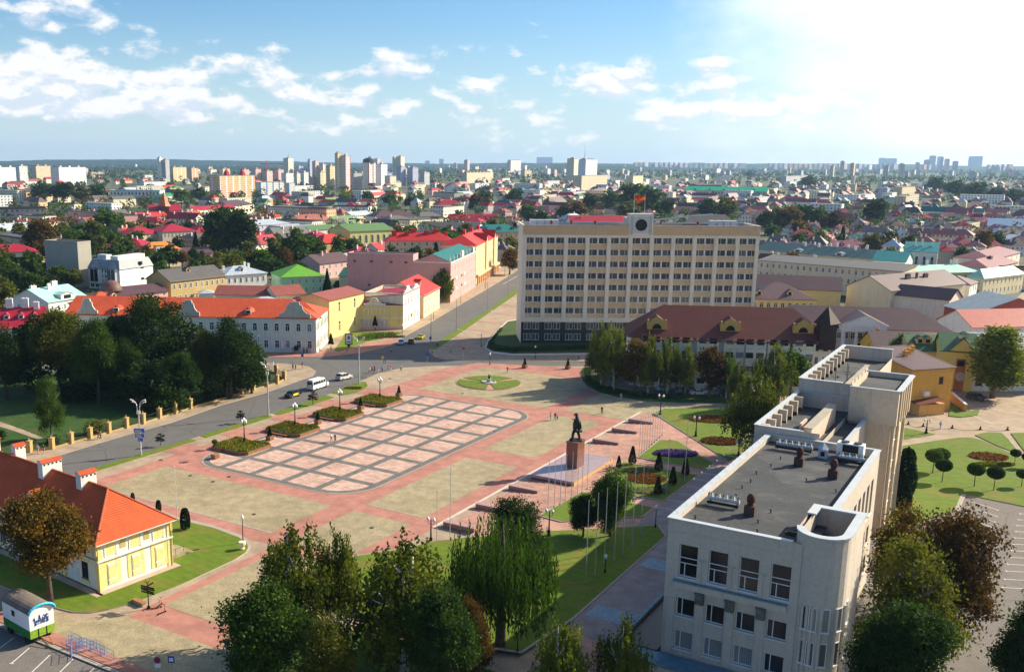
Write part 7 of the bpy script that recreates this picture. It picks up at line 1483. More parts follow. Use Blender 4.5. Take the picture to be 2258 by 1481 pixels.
for u, v, top, lab, z in ((536, 1196, 1136, 'single globe lamp at the rounded lawn corner', .24), (1445, 1163, 1113, 'single globe lamp by the shaded path beside the concrete building', .6), (767, 1420, 1363, 'single globe lamp among the birches at the bottom', .3), (1141, 1440, 1368, 'single globe lamp under the willow', .3), (1334, 1262, 1222, 'single globe lamp on the shaded lawn among the flagpoles', .6), (1180, 790, 762, 'small globe lamp before the office block hedge', .12), (1080, 804, 778, 'slim lamp above the round lawn', .1), (571, 778, 738, 'lamp in front of the long pale building', .12), (887, 744, 715, 'small lamp at the corner of the yellow theatre', .12), (1061, 764, 736, 'thin lamp beside the promenade lawn', .12)):
 b = P(u, v, z); h = HT(u, top, b.x, b.y)-z; t = thing('street_lamp', lab, 'street lamp', b, 0, 'single globe lamps'); MB().lathe([(.16, 0), (.14, .5), (.07, .6), (.05, h-.5)], black, n=8).build('pole', t); globe(t, 0, 0, h-.3, .26)
def tall(label, u, v, top):
 b = P(u, v, .13); h = HT(u, top, b.x, b.y)-.13; t = thing('street_lamp', label, 'street lamp', b, YAW+.5, 'tall twin arm lamps along the main road'); MB().tube([(0, 0, 0), (0, 0, 4), (0, 0, h-2.3)], [.2, .16, .12], pale, 8).build('pole', t); mb = MB(); mb.box(-.3, -.18, h-2.6, .3, .18, h-2.0, pale)
 for s in (-1, 1):
  mb.tube([(s*.22, 0, h-2.3), (s*.25, 0, h-.9), (s*.5, 0, h-.3), (s*.9, 0, h-.05)], .05, pale, 6)
  mb.tube([(s*.22, 0, h-1.4), (s*.5, .3, h-.7), (s*.8, .5, h-.6)], .04, pale, 5)
 mb.build('arms', t)
 for s in (-1, 1):
  for (dx, dy, dz) in ((0, 0, 0), (-.15, .5, -.5)): m = MB(); m.tube([(s*(.85+dx), dy, h-.07+dz), (s*(1.45+dx), dy, h+.12+dz)], [.09, .13], white, 6); m.build('lamp_head', t)
 return t
TL = tall('tall twin arm lamp with blue signs, nearest of the three along the road', 311, 1003, 882); tall('middle one of the three tall twin arm lamps beside the verge', 592, 917, 800); tall('tall twin arm lamp at the end of the last verge near the crossing', 792, 846, 743)
for (x0, z0, x1, z1) in ((-1.0, 4.4, 1.0, 5.2), (-.8, 3.5, .9, 4.2), (-.3, 2.7, .6, 3.4)):
 m = MB(); m.box(x0, -.28, z0, x1, -.2, z1, bluep)
 for k in range(3): m.box(x0+.15, -.29, z0+.12+k*.2, x1-.3-.2*k, -.281, z0+.18+k*.2, white)
 m.build('sign_panel', TL)
for k, (u, v, top) in enumerate([(950, 758, 686), (1006, 729, 659), (1074, 684, 619), (1120, 652, 588)]):
 b = P(u, v, .15); h = HT(u, top, b.x, b.y); t = thing('avenue_pole', ['grey avenue pole nearest the crossing', 'second grey avenue pole from the crossing', 'third grey avenue pole from the crossing', 'farthest grey avenue pole before the office block'][k], 'street lamp', b, YAW, 'grey poles along the avenue verge'); MB().tube([(0, 0, 0), (0, 0, h-.4)], [.13, .07], grey, 6).build('pole', t); MB().tube([(0, 0, h-.5), (-.7, 0, h), (-1.5, 0, h+.05)], .045, grey, 5).build('arm', t)
for k, (u, v, top) in enumerate([(956, 703, 672), (1016, 668, 640), (1070, 636, 611), (1113, 606, 580)]):
 b = P(u, v, .13); h = HT(u, top, b.x, b.y); t = thing('pavement_lamp', ['dark pavement lamp by the cream gabled house', 'dark pavement lamp by the white ornate front', 'dark pavement lamp by the arcade', 'dark pavement lamp at the far end of the arcade'][k], 'street lamp', b, 0, 'dark lamps on the avenue pavement'); MB().tube([(0, 0, 0), (0, 0, h-.4)], [.1, .05], black, 6).build('pole', t); globe(t, 0, 0, h-.2, .2)
# ---- flagpoles
def flagpole(label, u, v, top, z, group, r=.06):
 b = P(u, v, z); h = HT(u, top, b.x, b.y)-z; t = thing('flagpole', label, 'flagpole', b, 0, group); MB().tube([(0, 0, 0), (0, 0, h)], [r, r*.6], pale, 6).build('pole', t); MB().lathe([(.14, 0), (.14, .25), (.07, .3)], grey, n=8).build('base', t); MB().lathe([(.02, h), (.06, h+.06), (.02, h+.13)], pale, n=6).build('finial', t); return t
ra = [(1208, 1127, 1018), (1222, 1119, 1012), (1235, 1113, 1008), (1246, 1105, 1003), (1260, 1099, 998), (1273, 1094, 993), (1283, 1088, 990), (1295, 1078, 977)]
for k, q in enumerate(ra): flagpole(ORD[k]+' flagpole counted from the left in the row before the granite platform', *q, .5, 'flagpoles before the granite platform')
for k in range(10): t_ = k/9; flagpole(ORD[k]+' flagpole counted from the left in the far row beside the north lawn', 1409+51*t_, 1006-46*t_, 914-22*t_, .5, 'flagpoles in the far row', .05)
for k, q in enumerate([(1291, 1287, 1104), (1312, 1270, 1088), (1332, 1242, 1077), (1354, 1236, 1063), (1373, 1222, 1051), (1393, 1208, 1032), (1412, 1183, 1025), (1469, 1090, 967), (1509, 1062, 927)]): flagpole(ORD[k]+' flagpole counted from the left in the front row on the dark lawn side', *q, .6, 'flagpoles in the front row')
for k, q in enumerate([(1693, 909, 837), (1702, 903, 832), (1711, 894, 826), (1719, 891, 820), (1678, 905, 850), (1684, 892, 843)]): flagpole(ORD[k]+' slim flagpole against the dark birches behind the concrete building', *q, .2, 'flagpoles behind the concrete building')
for q, lab in (((391, 1146, 1028, .27), 'single thin pole on the corner lawn with the clipped yews'), ((963, 1195, 1081, .2), 'thin dark pole, left of two beside the twin globe lamp'), ((992, 1192, 1030, .2), 'thin pole, right of two beside the twin globe lamp')): flagpole(lab, q[0], q[1], q[2], q[3], 'single poles on the square')
for k, dx in enumerate((-1.2, 2.0)):
 o_, rz_, w_ = OFF; b = o_+Vector((cos(rz_), sin(rz_), 0))*(w_*.495+dx)+Vector((-sin(rz_), cos(rz_), 0))*5.5
 t = thing('flag', ['red flag with green edge on the left pole of the office block roof', 'red and yellow flag on the right pole of the office block roof'][k], 'flag', (b.x, b.y, 37.6), rz_, 'flags on the office block roof'); MB().tube([(0, 0, 0), (0, 0, 7.2)], [.07, .04], pale, 6).build('pole', t); m = MB(); n = 8
 fm_ = [mat('flag red', (.75, .05, .01), .8, .05), mat('flag orange yellow', (.8, .32, .01), .8, .05)]
 for i in range(n):
  for j in range(3):
   f = lambda a, b_: ((a*.3+.05)*(1 if k == 0 else -1), .22*sin(a*1.1+b_), 7.1-b_*.55-a*(.17 if k else .1))
   q = [f(i, j), f(i+1, j), f(i+1, j+1), f(i, j+1)]; m.face(q, fm_[1 if (j == 1 and k) or (k == 0 and j == 2 and i < 2) else 0])
 m.build('cloth', t)
# ---- park fence: brick posts with iron rails
posts = [(66, 996), (115, 989), (157, 977), (199, 966), (240, 954), (279, 943), (316, 933.6), (352, 922), (387, 911), (420, 900), (504.6, 875.6), (532, 867.5), (559, 859.5), (587, 852), (611, 845.5), (627, 837), (609, 823), (580, 815)]
fp_ = W_('yellow brick post', (.42, .30, .12)); pb = [P(u, v, .12) for u, v in posts]
names = {0: 'nearest the orange roof', 10: 'where the fence starts again after the gate', 15: 'at the rounded street corner', 17: 'last one behind the rounded corner'}
for k, b in enumerate(pb):
 t = thing('fence_post', (ORD[k]+' yellow brick post of the park fence counted from the orange roof' if k not in names else 'yellow brick fence post '+names[k]), 'fence post', b, YAW+.3, 'brick posts of the park fence'); m = MB(); m.box(-.42, -.42, 0, .42, .42, 2.1, fp_); m.build('shaft', t); m = MB(); m.box(-.5, -.5, 2.1, .5, .5, 2.25, fp_); m.lathe([(.5, 2.25), (.12, 2.5), (.14, 2.7), (.02, 2.85)], fp_, n=4); m.build('cap', t)
for k in range(len(pb)-1):
 if k == 9: pass
 A, B = pb[k], pb[k+1]; d = B-A; L_ = d.length; t = thing('iron_fence', 'black iron rail panel of the park fence '+('between the '+ORD[k]+' and '+ORD[k+1]+' brick posts'), 'fence', A, math.atan2(d.y, d.x), 'iron panels of the park fence'); m = MB(); m.box(.45, -.14, 0, L_-.45, .14, .32, fp_); m.build('sill', t)
 m = MB(); m.tube([(.4, 0, 1.45), (L_-.4, 0, 1.45)], .045, black, 4); m.tube([(.4, 0, .6), (L_-.4, 0, .6)], .035, black, 4); n = int(L_/.28)
 for i in range(n): x = .5+(L_-1)*i/max(1, n-1); m.tube([(x, 0, .3), (x, 0, 1.45)], .018, black, 3)
 m.build('railing', t)
# ---- cars
def car_mesh(Lc, Wc, Hc, prof, paint, roofm=None):
 "body swept across a side profile, with inset greenhouse"
 m = MB(); k = len(prof); hw = Wc/2
 for s in (-1, 1): m.face([(x, s*hw*(1 if z < Hc*.62 else .82), z) for x, z in prof][::-s], paint)
 for i in range(k):
  (x0, z0), (x1, z1) = prof[i], prof[(i+1) % k]; a = hw*(1 if z0 < Hc*.62 else .82); b = hw*(1 if z1 < Hc*.62 else .82); up_ = z0 > Hc*.9 and z1 > Hc*.9
  m.face([(x0, -a, z0), (x1, -b, z1), (x1, b, z1), (x0, a, z0)][::-1], roofm if (up_ and roofm) else paint)
 return m
carglass = mat('car glass', (.012, .016, .02), .08, 0, spec=.6); tyre = mat('tyre rubber', (.012, .012, .012), .9, .1); rimm = mat('wheel rim', (.35, .35, .36), .35, .05, metal=.7); hl = mat('headlight glass', (.75, .75, .72), .15, 0); tlm = mat('tail light', (.45, .01, .01), .3, 0)
def car(label, u, v, ang, paint, kind='sedan', z=.04, group='cars on the road', roofm=None, door=None, name='car', cat='car', base=None):
 b = base or P(u, v, z); t = thing(name, label, cat, b, ang, group)
 if kind == 'sedan': L_, W2, H2, pr = 4.4, 1.75, 1.42, [(-2.2, .3), (2.2, .3), (2.2, .62), (2.05, .78), (1.05, .92), (.45, 1.38), (-.85, 1.42), (-1.55, .98), (-2.15, .92)]; gl = ((-1.35, .98, -.80, 1.34), (-.75, .95, -.05, 1.36), (.0, .93, .75, 1.34))
 elif kind == 'suv': L_, W2, H2, pr = 4.6, 1.85, 1.75, [(-2.25, .38), (2.25, .38), (2.25, .85), (2.1, 1.0), (1.1, 1.12), (.5, 1.68), (-1.75, 1.75), (-2.2, 1.15)]; gl = ((-1.95, 1.15, -1.3, 1.62), (-1.2, 1.12, -.3, 1.65), (-.2, 1.1, .75, 1.62))
 else: L_, W2, H2, pr = 6.4, 2.0, 2.65, [(-3.2, .4), (3.2, .4), (3.25, 1.0), (3.0, 1.2), (2.3, 1.35), (1.75, 2.45), (1.4, 2.6), (-3.1, 2.65), (-3.2, 2.4)]; gl = tuple((-3.0+k*1.0, 1.5, -2.15+k*1.0, 2.2) for k in range(5))
 car_mesh(L_, W2, H2, pr, paint, roofm).build('body', t); mw = W2/2
 m = MB()
 for (x0, z0, x1, z1) in gl:
  for s in (-1, 1): m.face([(x0, s*(mw+.012)*(.93 if kind != 'van' else .99), z0), (x1, s*(mw+.012)*(.93 if kind != 'van' else .99), z0), (x1-.08, s*(mw*.86 if kind != 'van' else mw*.95), z1), (x0+.08, s*(mw*.86 if kind != 'van' else mw*.95), z1)][::s], carglass)
 g0 = {'sedan': ((1.0, .95, .5, 1.33), (-1.5, 1.02, -.9, 1.38)), 'suv': ((1.05, 1.15, .55, 1.62), (-2.17, 1.2, -1.82, 1.66)), 'van': ((2.26, 1.42, 1.8, 2.35), (-3.22, 1.5, -3.22, 2.25))}[kind]
 for i, (x0, z0, x1, z1) in enumerate(g0): e = .03 if i == 0 else -.03; q = [(x0+e, -mw*.84, z0), (x0+e, mw*.84, z0), (x1+e, mw*.76, z1), (x1+e, -mw*.76, z1)]; m.face(q if i == 0 else q[::-1], carglass)
 m.build('windows', t)
 for x in (-L_*.30, L_*.31):
  for s in (-1, 1): w = MB(); w.tube([(x, s*(mw-.2), .33), (x, s*(mw+.02), .33)], .33, tyre, 14); w = w.build('wheel', t); MB().tube([(x, s*(mw+.02), .33), (x, s*(mw+.035), .33)], .19, rimm, 10).build('rim', w)
 ex = pr[1][0]
 for s in (-1, 1): MB().box(ex-.06, s*mw*.72-.16, H2*.38, ex+.02, s*mw*.72+.16, H2*.48, hl).build('headlight', t); MB().box(-ex-.02, s*mw*.76-.12, H2*.42, -ex+.06, s*mw*.76+.12, H2*.54, tlm).build('tail_light', t)
 if door: m = MB(); m.box(-.9, -mw-.008, .42, .95, -mw-.001, .92, door); m.box(-.9, mw+.001, .42, .95, mw+.008, .92, door); m.box(-2.15, -.7, .93, -1.6, .7, .95, door) if 0 else None; m.build('door_panel', t)
 return t
def cp_paint(n, c): return mat(n, c, .25, .04, spec=.6)
yl = cp_paint('taxi yellow', (.78, .62, .02)); bk = cp_paint('car black', (.012, .012, .014)); wt = cp_paint('car white', (.8, .8, .78)); sv = cp_paint('car silver', (.55, .55, .54)); bu = cp_paint('car pale blue', (.22, .42, .62)); nv = cp_paint('car navy', (.02, .04, .10)); tq = cp_paint('car turquoise', (.10, .38, .40))
rdir = math.atan2(P(718, 850).y-P(311, 975).y, P(718, 850).x-P(311, 975).x)
car('yellow and black taxi beside the verge', 646, 874, rdir, bk, roofm=bk, door=yl, group='vehicles on the main road'); car('white passenger minibus on the main road', 701, 856, rdir+.03, wt, 'van', name='minibus', cat='minibus', group='vehicles on the main road'); car('silver white estate car turning at the crossing', 759, 836, rdir-.15, sv, 'suv', group='vehicles on the main road')
adir = math.atan2(P(1078, 690).y-P(945, 775).y, P(1078, 690).x-P(945, 775).x)
car('pale blue saloon leaving the avenue', 885, 758, adir+pi+.2, bu, group='vehicles at the avenue mouth'); car('black taxi with yellow doors behind the pale blue saloon', 907, 756, adir+.2, bk, door=yl, group='vehicles at the avenue mouth'); car('turquoise and yellow taxi last in the avenue mouth', 928, 746, adir+.1, yl, roofm=tq, door=tq, group='vehicles at the avenue mouth')
for k, (u, v, m_) in enumerate([(1466, 862, bu), (1499, 866, nv), (1541, 870, sv), (1598, 872, nv)]): car(['light blue car parked behind the twin globe lamp under the birches', 'dark car parked right of the light blue one under the birches', 'silver blue car parked in the middle of the birch row', 'navy car parked at the right end of the birch row'][k], u, v, .1+(k % 2)*pi, m_, z=.14, group='cars parked under the birches')
car('dark blue off road car parked on the small square', 2153, 882, -.95, nv, 'suv', z=.05, group='cars on the small square')
for k, (u, v, m_) in enumerate([(1101, 582, nv), (1099, 592, wt), (192, 646, bk), (165, 604, nv), (1858, 788, wt), (1872, 800, nv)]): car(['navy car parked at the far end of the avenue', 'white car parked at the far end of the avenue', 'black car in the yard left of the mansard office', 'dark car in the upper yard beside the grey concrete block', 'white car parked before the portico', 'dark car parked beside the white one before the portico'][k], u, v, adir if k < 2 else .3, m_, z=.13, group='cars parked farther away')
# ---- wagon, barriers, signs
b = P(107, 1408); A_ = YAW+rad(0); wg = thing('site_wagon', 'white site wagon with green base, grey curved roof and blue graffiti', 'wagon', P(66, 1398), YAW-.12); m = MB(); gn = mat('green planks', (.02, .17, .03), .8, .3, 3); gn2 = mat('yellow green planks', (.22, .36, .03), .8, .2, 3)
Lw, Ww = 6.0, 3.0
for (x0, z0, x1, z1, mm) in ((-Lw/2, .9, Lw/2, 1.9, gn), (-Lw/2, 1.9, Lw/2, 3.9, white)): m.box(x0, -Ww/2, z0, x1, Ww/2, z1, mm)
m.box(Lw/2+.001, -Ww/2, .92, Lw/2+.03, Ww/2, 1.9, gn2)
for y in (-.5, .5): m.box(Lw/2+.03, y-.05, .9, Lw/2+.06, y+.05, 1.9, black)
m.build('body', wg); m = MB(); arc = [(Ww/2*1.06*cos(pi*i/10), 3.88+.85*sin(pi*i/10)) for i in range(11)]
for i in range(10): (y0, z0), (y1, z1) = arc[i], arc[i+1]; m.face([(-Lw/2-.2, y0, z0), (Lw/2+.15, y0, z0), (Lw/2+.15, y1, z1), (-Lw/2-.2, y1, z1)], mat('wagon roof felt', (.16, .13, .11), .9, .2))
m.face([(Lw/2+.02, y, z) for y, z in arc], white); m.face([(-Lw/2-.02, y, z) for y, z in arc][::-1], white); m.tube([(Lw/2+.16, y, z) for y, z in arc], .16, mat('cyan trim', (.02, .42, .62), .6, .05), 4); m.build('roof', wg)
MB().box(-.9, -Ww/2-.02, 2.7, -.2, -Ww/2, 3.4, carglass).build('window', wg)
m = MB(); random.seed(5); pts = [(Lw/2+.04, -1.0+k*.13, 2.9+.45*sin(k*2.3)+.2*cos(k*1.1)) for k in range(15)]; m.tube(pts, .05, bluep, 4); m.tube([(Lw/2+.04, -.9+k*.16, 2.5+.2*sin(k*3.1)) for k in range(12)], .035, bluep, 4); m.tube([(Lw/2+.04, .2+k*.12, 3.3+.12*sin(k*2)) for k in range(7)], .03, bluep, 4); m.build('graffiti', wg)
for x in (-2, 1.8): m = MB(); m.box(x-.1, -1.2, .45, x+.1, 1.2, .6, black); a = m.build('axle', wg); [MB().tube([(x, s*1.2, .5), (x, s*1.4, .5)], .5, tyre, 14).build('wheel', a) for s in (-1, 1)]
m = MB(); m.tube([(Lw/2, -.7, .6), (Lw/2+2.2, 0, .45)], .06, wood, 5); m.tube([(Lw/2, .7, .6), (Lw/2+2.2, 0, .45)], .06, wood, 5); m.build('drawbar', wg)
bf = mat('blue barrier paint', (.10, .22, .50), .6, .1)
bar = MB()
for x in (0, 2.2): bar.tube([(x, 0, 0), (x, 0, 1.15)], .03, bf, 5); bar.tube([(x, -.35, .02), (x, .35, .02)], .03, bf, 5)
for z in (.2, .7, 1.15): bar.tube([(0, 0, z), (2.2, 0, z)], .025, bf, 5)
for i in range(1, 6): bar.tube([(i*.366, 0, .2), (i*.366, 0, 1.15)], .015, bf, 4)
bd = bar.data('frame')
for k, (u, v, a) in enumerate([(152, 1420, -.35), (176, 1424, -.1), (200, 1433, -.15), (222, 1443, -.2), (148, 1430, .6), (160, 1436, -.9), (170, 1441, 1.0), (158, 1412, -.3)]): t = thing('crowd_barrier', ['blue crowd barrier at the left end of the row beside the wagon', 'blue crowd barrier second in the row beside the wagon', 'blue crowd barrier third in the row beside the wagon', 'blue crowd barrier at the right end of the row', 'blue crowd barrier standing askew in front of the row', 'blue crowd barrier tangled in the near heap', 'blue crowd barrier leaning out over the red paving', 'blue crowd barrier behind the tangled heap'][k], 'barrier', P(u, v, .13), YAW+a+.2, 'blue crowd barriers'); link('frame', bd, t)
t = thing('signpost', 'black pedestrian signpost with many finger boards', 'signpost', P(328, 1341, .13), YAW); MB().lathe([(.25, 0), (.2, .3), (.07, .5), (.05, 3.4)], black, n=8).build('pole', t)
for k, (z, a) in enumerate(((2.75, .1), (2.5, .15), (2.25, 0), (2.0, .1), (2.9, 1.7))): m = MB(); m.box(-1.05, -.03, z, 1.05, .03, z+.2, black); m.build('finger_board', t, rz=a)
m = MB(); [m.tube([(0, 0, 3.3), (.4*cos(a), .4*sin(a), 3.7)], .03, black, 4) for a in (0, 1.6, 3.1, 4.7)]; m.build('finial', t)
for k, (u, v) in enumerate([(345, 1341), (357, 1352), (352, 1336)]):
 t = thing('kick_scooter', ['rental scooter standing upright by the signpost', 'second rental scooter lying lower right of the signpost', 'third scooter close behind the first'][k], 'scooter', P(u, v, .13), .5+k*.4, 'kick scooters by the signpost'); m = MB(); m.box(-.5, -.07, .12, .45, .07, .17, black); m.build('deck', t); MB().tube([(.45, 0, .14), (.36, 0, 1.1)], .03, redp, 5).build('stem', t); MB().tube([(.36, -.25, 1.1), (.36, .25, 1.1)], .025, black, 5).build('handlebar', t); [MB().tube([(x, -.03, .12), (x, .03, .12)], .12, tyre, 10).build('wheel', t) for x in (-.55, .55)]
def roundsign(label, u, v, top, face, rect=False, z=.13, extra=None, rz=0, pole=grey):
 b = P(u, v, z); h = HT(u, top, b.x, b.y)-z; t = thing('road_sign', label, 'road sign', b, rz); MB().tube([(0, 0, 0), (0, 0, h)], .035, pole, 5).build('pole', t); m = MB()
 if rect: m.box(-.35, -.05, h-.8, .35, -.02, h, face); m.box(-.22, -.056, h-.62, .22, -.051, h-.2, white) if extra else None
 else: m.tube([(0, -.06, h-.35), (0, -.03, h-.35)], .36, face, 18)
 m.build('sign_panel', t);
 if extra == 'p': MB().box(-.3, -.05, h-1.25, .3, -.02, h-.8, white).build('sub_panel', t)
 return t
roundsign('round dark red stop style sign with white plate beneath, at the bottom left', 349, 1490, 1447, mat('sign crimson', (.28, .02, .06), .5, .05), extra='p'); roundsign('square blue sign with white figure right of the round red one', 380, 1495, 1445, bluep, True, extra='w'); roundsign('round blue sign on a thin post at the edge of the bottom trees', 501, 1450, 1407, bluep)
roundsign('yellow diamond and blue crossing sign at the middle of the crossing', 844, 822, 785, yel); roundsign('blue square sign beside the yellow diamond', 848, 824, 794, bluep, True, extra='w'); roundsign('pale sign post on the kerb right of the crossing', 942, 815, 778, bluep, True); roundsign('small blue sign in front of the long pale building', 667, 800, 780, bluep, True); roundsign('blue sign on the shaded promenade kerb', 964, 782, 757, bluep, True)
roundsign('red topped post on the shaded promenade', 1022, 794, 766, redp); roundsign('blue banner post at the avenue kerb', 949, 760, 742, bluep, True); roundsign('sign with red rim before the yellow theatre lawn', 840, 752, 740, redp)
t = thing('poster_stand', 'upright black framed poster stand with a white poster on the theatre lawn', 'poster stand', P(769, 764, .25), .15); MB().box(-1.1, -.2, .6, 1.1, .2, 4.0, black).build('frame', t); m = MB(); m.box(-.9, -.24, .9, .9, -.201, 3.8, white); m.box(-.35, -.25, 2.3, .35, -.241, 3.2, mat('poster brown', (.25, .12, .08), .8, .2)); m.box(-.6, -.25, 1.3, .6, -.241, 1.6, MATS['poster brown']); m.build('poster', t); MB().box(-.4, -.15, 0, .4, .15, .6, black).build('base', t)
for k, (u, v) in enumerate([(730, 773), (1006 if 0 else 827, 731)]): clipped(['pointed dark conifer left of the poster stand', 'pointed conifer against the yellow theatre wall'][k], P(u, v-3, .2), 'minicone', 'conifer', 2.1, .5, 'small_conifer', 'conifer')
t = thing('stone_urn', 'pale stone urn on the rounded lawn corner beside the single globe lamp', 'urn', P(534, 1210, .27)); MB().lathe([(.35, 0), (.4, .15), (.25, .3), (.5, .7), (.55, 1.1), (.45, 1.15)], w_cream, n=12).build('bowl', t)
t = thing('stone_bench', 'brown stone bench at the kerb of the corner lawn beside the signpost', 'bench', P(290, 1328, .13), YAW-.1); MB().box(0, 0, .35, 2.2, .7, .5, wood).build('seat', t); MB().box(.1, .1, 0, 2.1, .6, .35, kerb).build('base', t)
ss = [(2003, 936), (2036, 940), (2100, 944), (2162, 947), (2222, 948)]
for k, (u, v) in enumerate(ss): t = thing('bollard', ORD[k]+' dark chain bollard from the stair tower on the east paving', 'bollard', P(u, v, .04), 0, 'chain bollards on the east paving'); MB().lathe([(.35, 0), (.3, .25), (.12, .4), (.22, .6), (.02, .8)], bz, n=8).build('post', t)
for k in range(4): A, B = P(*ss[k], .5), P(*ss[k+1], .5); t = link('chain', None, None, (A.x, A.y, 0), 0, label='dark chain between the '+ORD[k]+' and '+ORD[k+1]+' east bollards', category='chain', group='chains on the east paving'); d = B-A; MB().tube([(d.x*q, d.y*q, .5-.3*sin(pi*q)) for q in [i/8 for i in range(9)]], .035, black, 4).build('links', t)
t = thing('garden_wall', 'low orange wall with white top beside the ochre house', 'wall', P(2096, 880, .04), 0); A, B = P(2096, 880), P(2128, 908); d = B-A; m = MB(); n_ = Vector((-d.y, d.x, 0)).normalized()*.3; q = [(-n_.x, -n_.y), (d.x-n_.x, d.y-n_.y), (d.x+n_.x, d.y+n_.y), (n_.x, n_.y)]; m.prism(q, 0, 1.7, w_orange); m.prism([(x*1.02, y*1.02) for x, y in q], 1.7, 1.85, white); m.build('body', t)
sheet('lawn', px((2092, 918), (2096, 888), (2128, 908), (2160, 905), (2155, 916), (2120, 921)), .05, grass, .2)
t = thing('planter_box', 'round dark planter beside the group before the long pale building', 'planter', P(653, 778, .12)); MB().lathe([(.6, 0), (.75, .8), (.7, .8)], concd, n=12).build('pot', t); link('plant', quads(RS.normal(size=(160, 3))*np.array((.4, .4, .35))+np.array((0, 0, 1.3)), .3, '', LG['dark'], 'plant'), t)
t = thing('banner', 'white beach banner on a pole in front of the long pale building', 'banner', P(620, 777, .12)); MB().tube([(0, 0, 0), (0, 0, 3.4)], .03, grey, 5).build('pole', t); m = MB(); m.face([(0, 0, 1), (.8, .05, 1.2), (.75, .0, 3.0), (.3, 0, 3.5), (0, 0, 3.4)], white); m.build('cloth', t)
for k, (u, v, c) in enumerate([(1303, 1331, 0)]): pass
# ================= the wider town
LM = [('the office block', 1415, 560), ('the arched yellow hall', 820, 510), ('the red roofed school', 380, 520), ('the mansard office', 275, 600), ('the turreted villa', 350, 560), ('the white civic hall', 295, 432), ('the orange spire', 372, 470), ('the blank cream block', 655, 465), ('the orange striped block', 510, 412), ('the stepped yellow tower', 728, 395),
  ('the white mast office', 1295, 375), ('the emerald roof', 1610, 420), ('the bright teal roofs', 1990, 560), ('the portico', 1900, 700), ('the mint corner roof', 2140, 610), ('the long beige block', 1075, 392), ('the two poplars', 1900, 590), ('the blue hall roof', 2225, 490), ('the teal avenue roof', 1105, 510), ('the brown topped tower', 820, 385), ('the tall blue skyline block', 2068, 350), ('the pale row block', 1805, 395), ('the white left block', 150, 385), ('the autumn park', 1760, 490), ('the windowed yellow block', 2010, 425), ('the lime roof', 665, 600), ('the brown hipped roof', 870, 475), ('the lilac house', 600, 500)]
CNT = {}
def near_label(u, v, desc):
 n, a, b = min(LM, key=lambda q: (q[1]-u)**2+((q[2]-v)*3)**2); dx, dy = u-a, (v-b)*2.5
 rel = ('left of' if dx < 0 else 'right of') if abs(dx) > abs(dy) else ('beyond' if dy < 0 else 'in front of')
 return desc, rel, n
PEND = []
def auto(o, u, v, desc, dist_):
 PEND.append((dist_, o, near_label(u, v, desc)))
def flush_labels():
 PEND.sort(key=lambda q: q[0]); groups = {}
 for d, o, k in PEND: groups.setdefault(k, []).append(o)
 for (desc, rel, n), os_ in groups.items():
  for i, o in enumerate(os_):
   if len(os_) == 1: o['label'] = '%s %s %s' % (desc, rel, n)
   elif i < 20: o['label'] = '%s %s %s %s, from the front' % (ORD[i], desc, rel, n)
   else: o['label'] = 'far off %s %s %s' % (desc, rel, n); o['group'] = 'far off %s %s %s' % (desc, rel, n)
class Grid:
 def __init__(s): s.c = {}
 def add(s, x, y, r): s.c.setdefault((int(x//40), int(y//40)), []).append((x, y, r))
 def hit(s, x, y, r):
  a, b = int(x//40), int(y//40)
  for i in range(a-3, a+4):
   for j in range(b-3, b+4):
    for (p, q, t) in s.c.get((i, j), ()):
     if (p-x)**2+(q-y)**2 < (r+t)**2: return True
  return False
OCC = Grid()
def occ_foot(A, rz, Wd, D, pad=3):
 ux, uy = cos(rz), sin(rz); n1 = max(1, int(Wd/7)); n2 = max(1, int(D/7))
 for i in range(n1+1):
  for j in range(n2+1): a, b = Wd*i/n1, D*j/n2; OCC.add(A.x+ux*a-uy*b, A.y+uy*a+ux*b, 3.6+pad)
# ---- landmarks and far blocks standing at measured places
def fcol(n, c, **k): return farwall(n, c, **k)
fw = {'white': fcol('far white block', (.74, .74, .72)), 'cream': fcol('far cream block', (.72, .66, .50)), 'yellow': fcol('far yellow block', (.72, .55, .25), band=(.70, .68, .60)), 'pink': fcol('far pink block', (.66, .42, .36)), 'lilac': fcol('far lilac block', (.42, .42, .56)), 'grey': fcol('far grey block', (.46, .46, .46)), 'orange': fcol('far orange white block', (.74, .42, .20), band=(.74, .72, .68), gw=.55), 'red': fcol('far red banded block', (.70, .68, .64), band=(.52, .12, .07)), 'blue': fcol('far blue balcony block', (.64, .62, .56), band=(.06, .22, .50)), 'beige': fcol('far beige block', (.66, .52, .34)), 'brown': fcol('far brown banded block', (.66, .62, .60), band=(.25, .09, .09)), 'green': fcol('far green banded block', (.70, .68, .60), band=(.05, .30, .16)), 'mint': fcol('far pale green block', (.55, .62, .52))}
froof = mat('far flat roof', (.22, .20, .19), .9, .15)
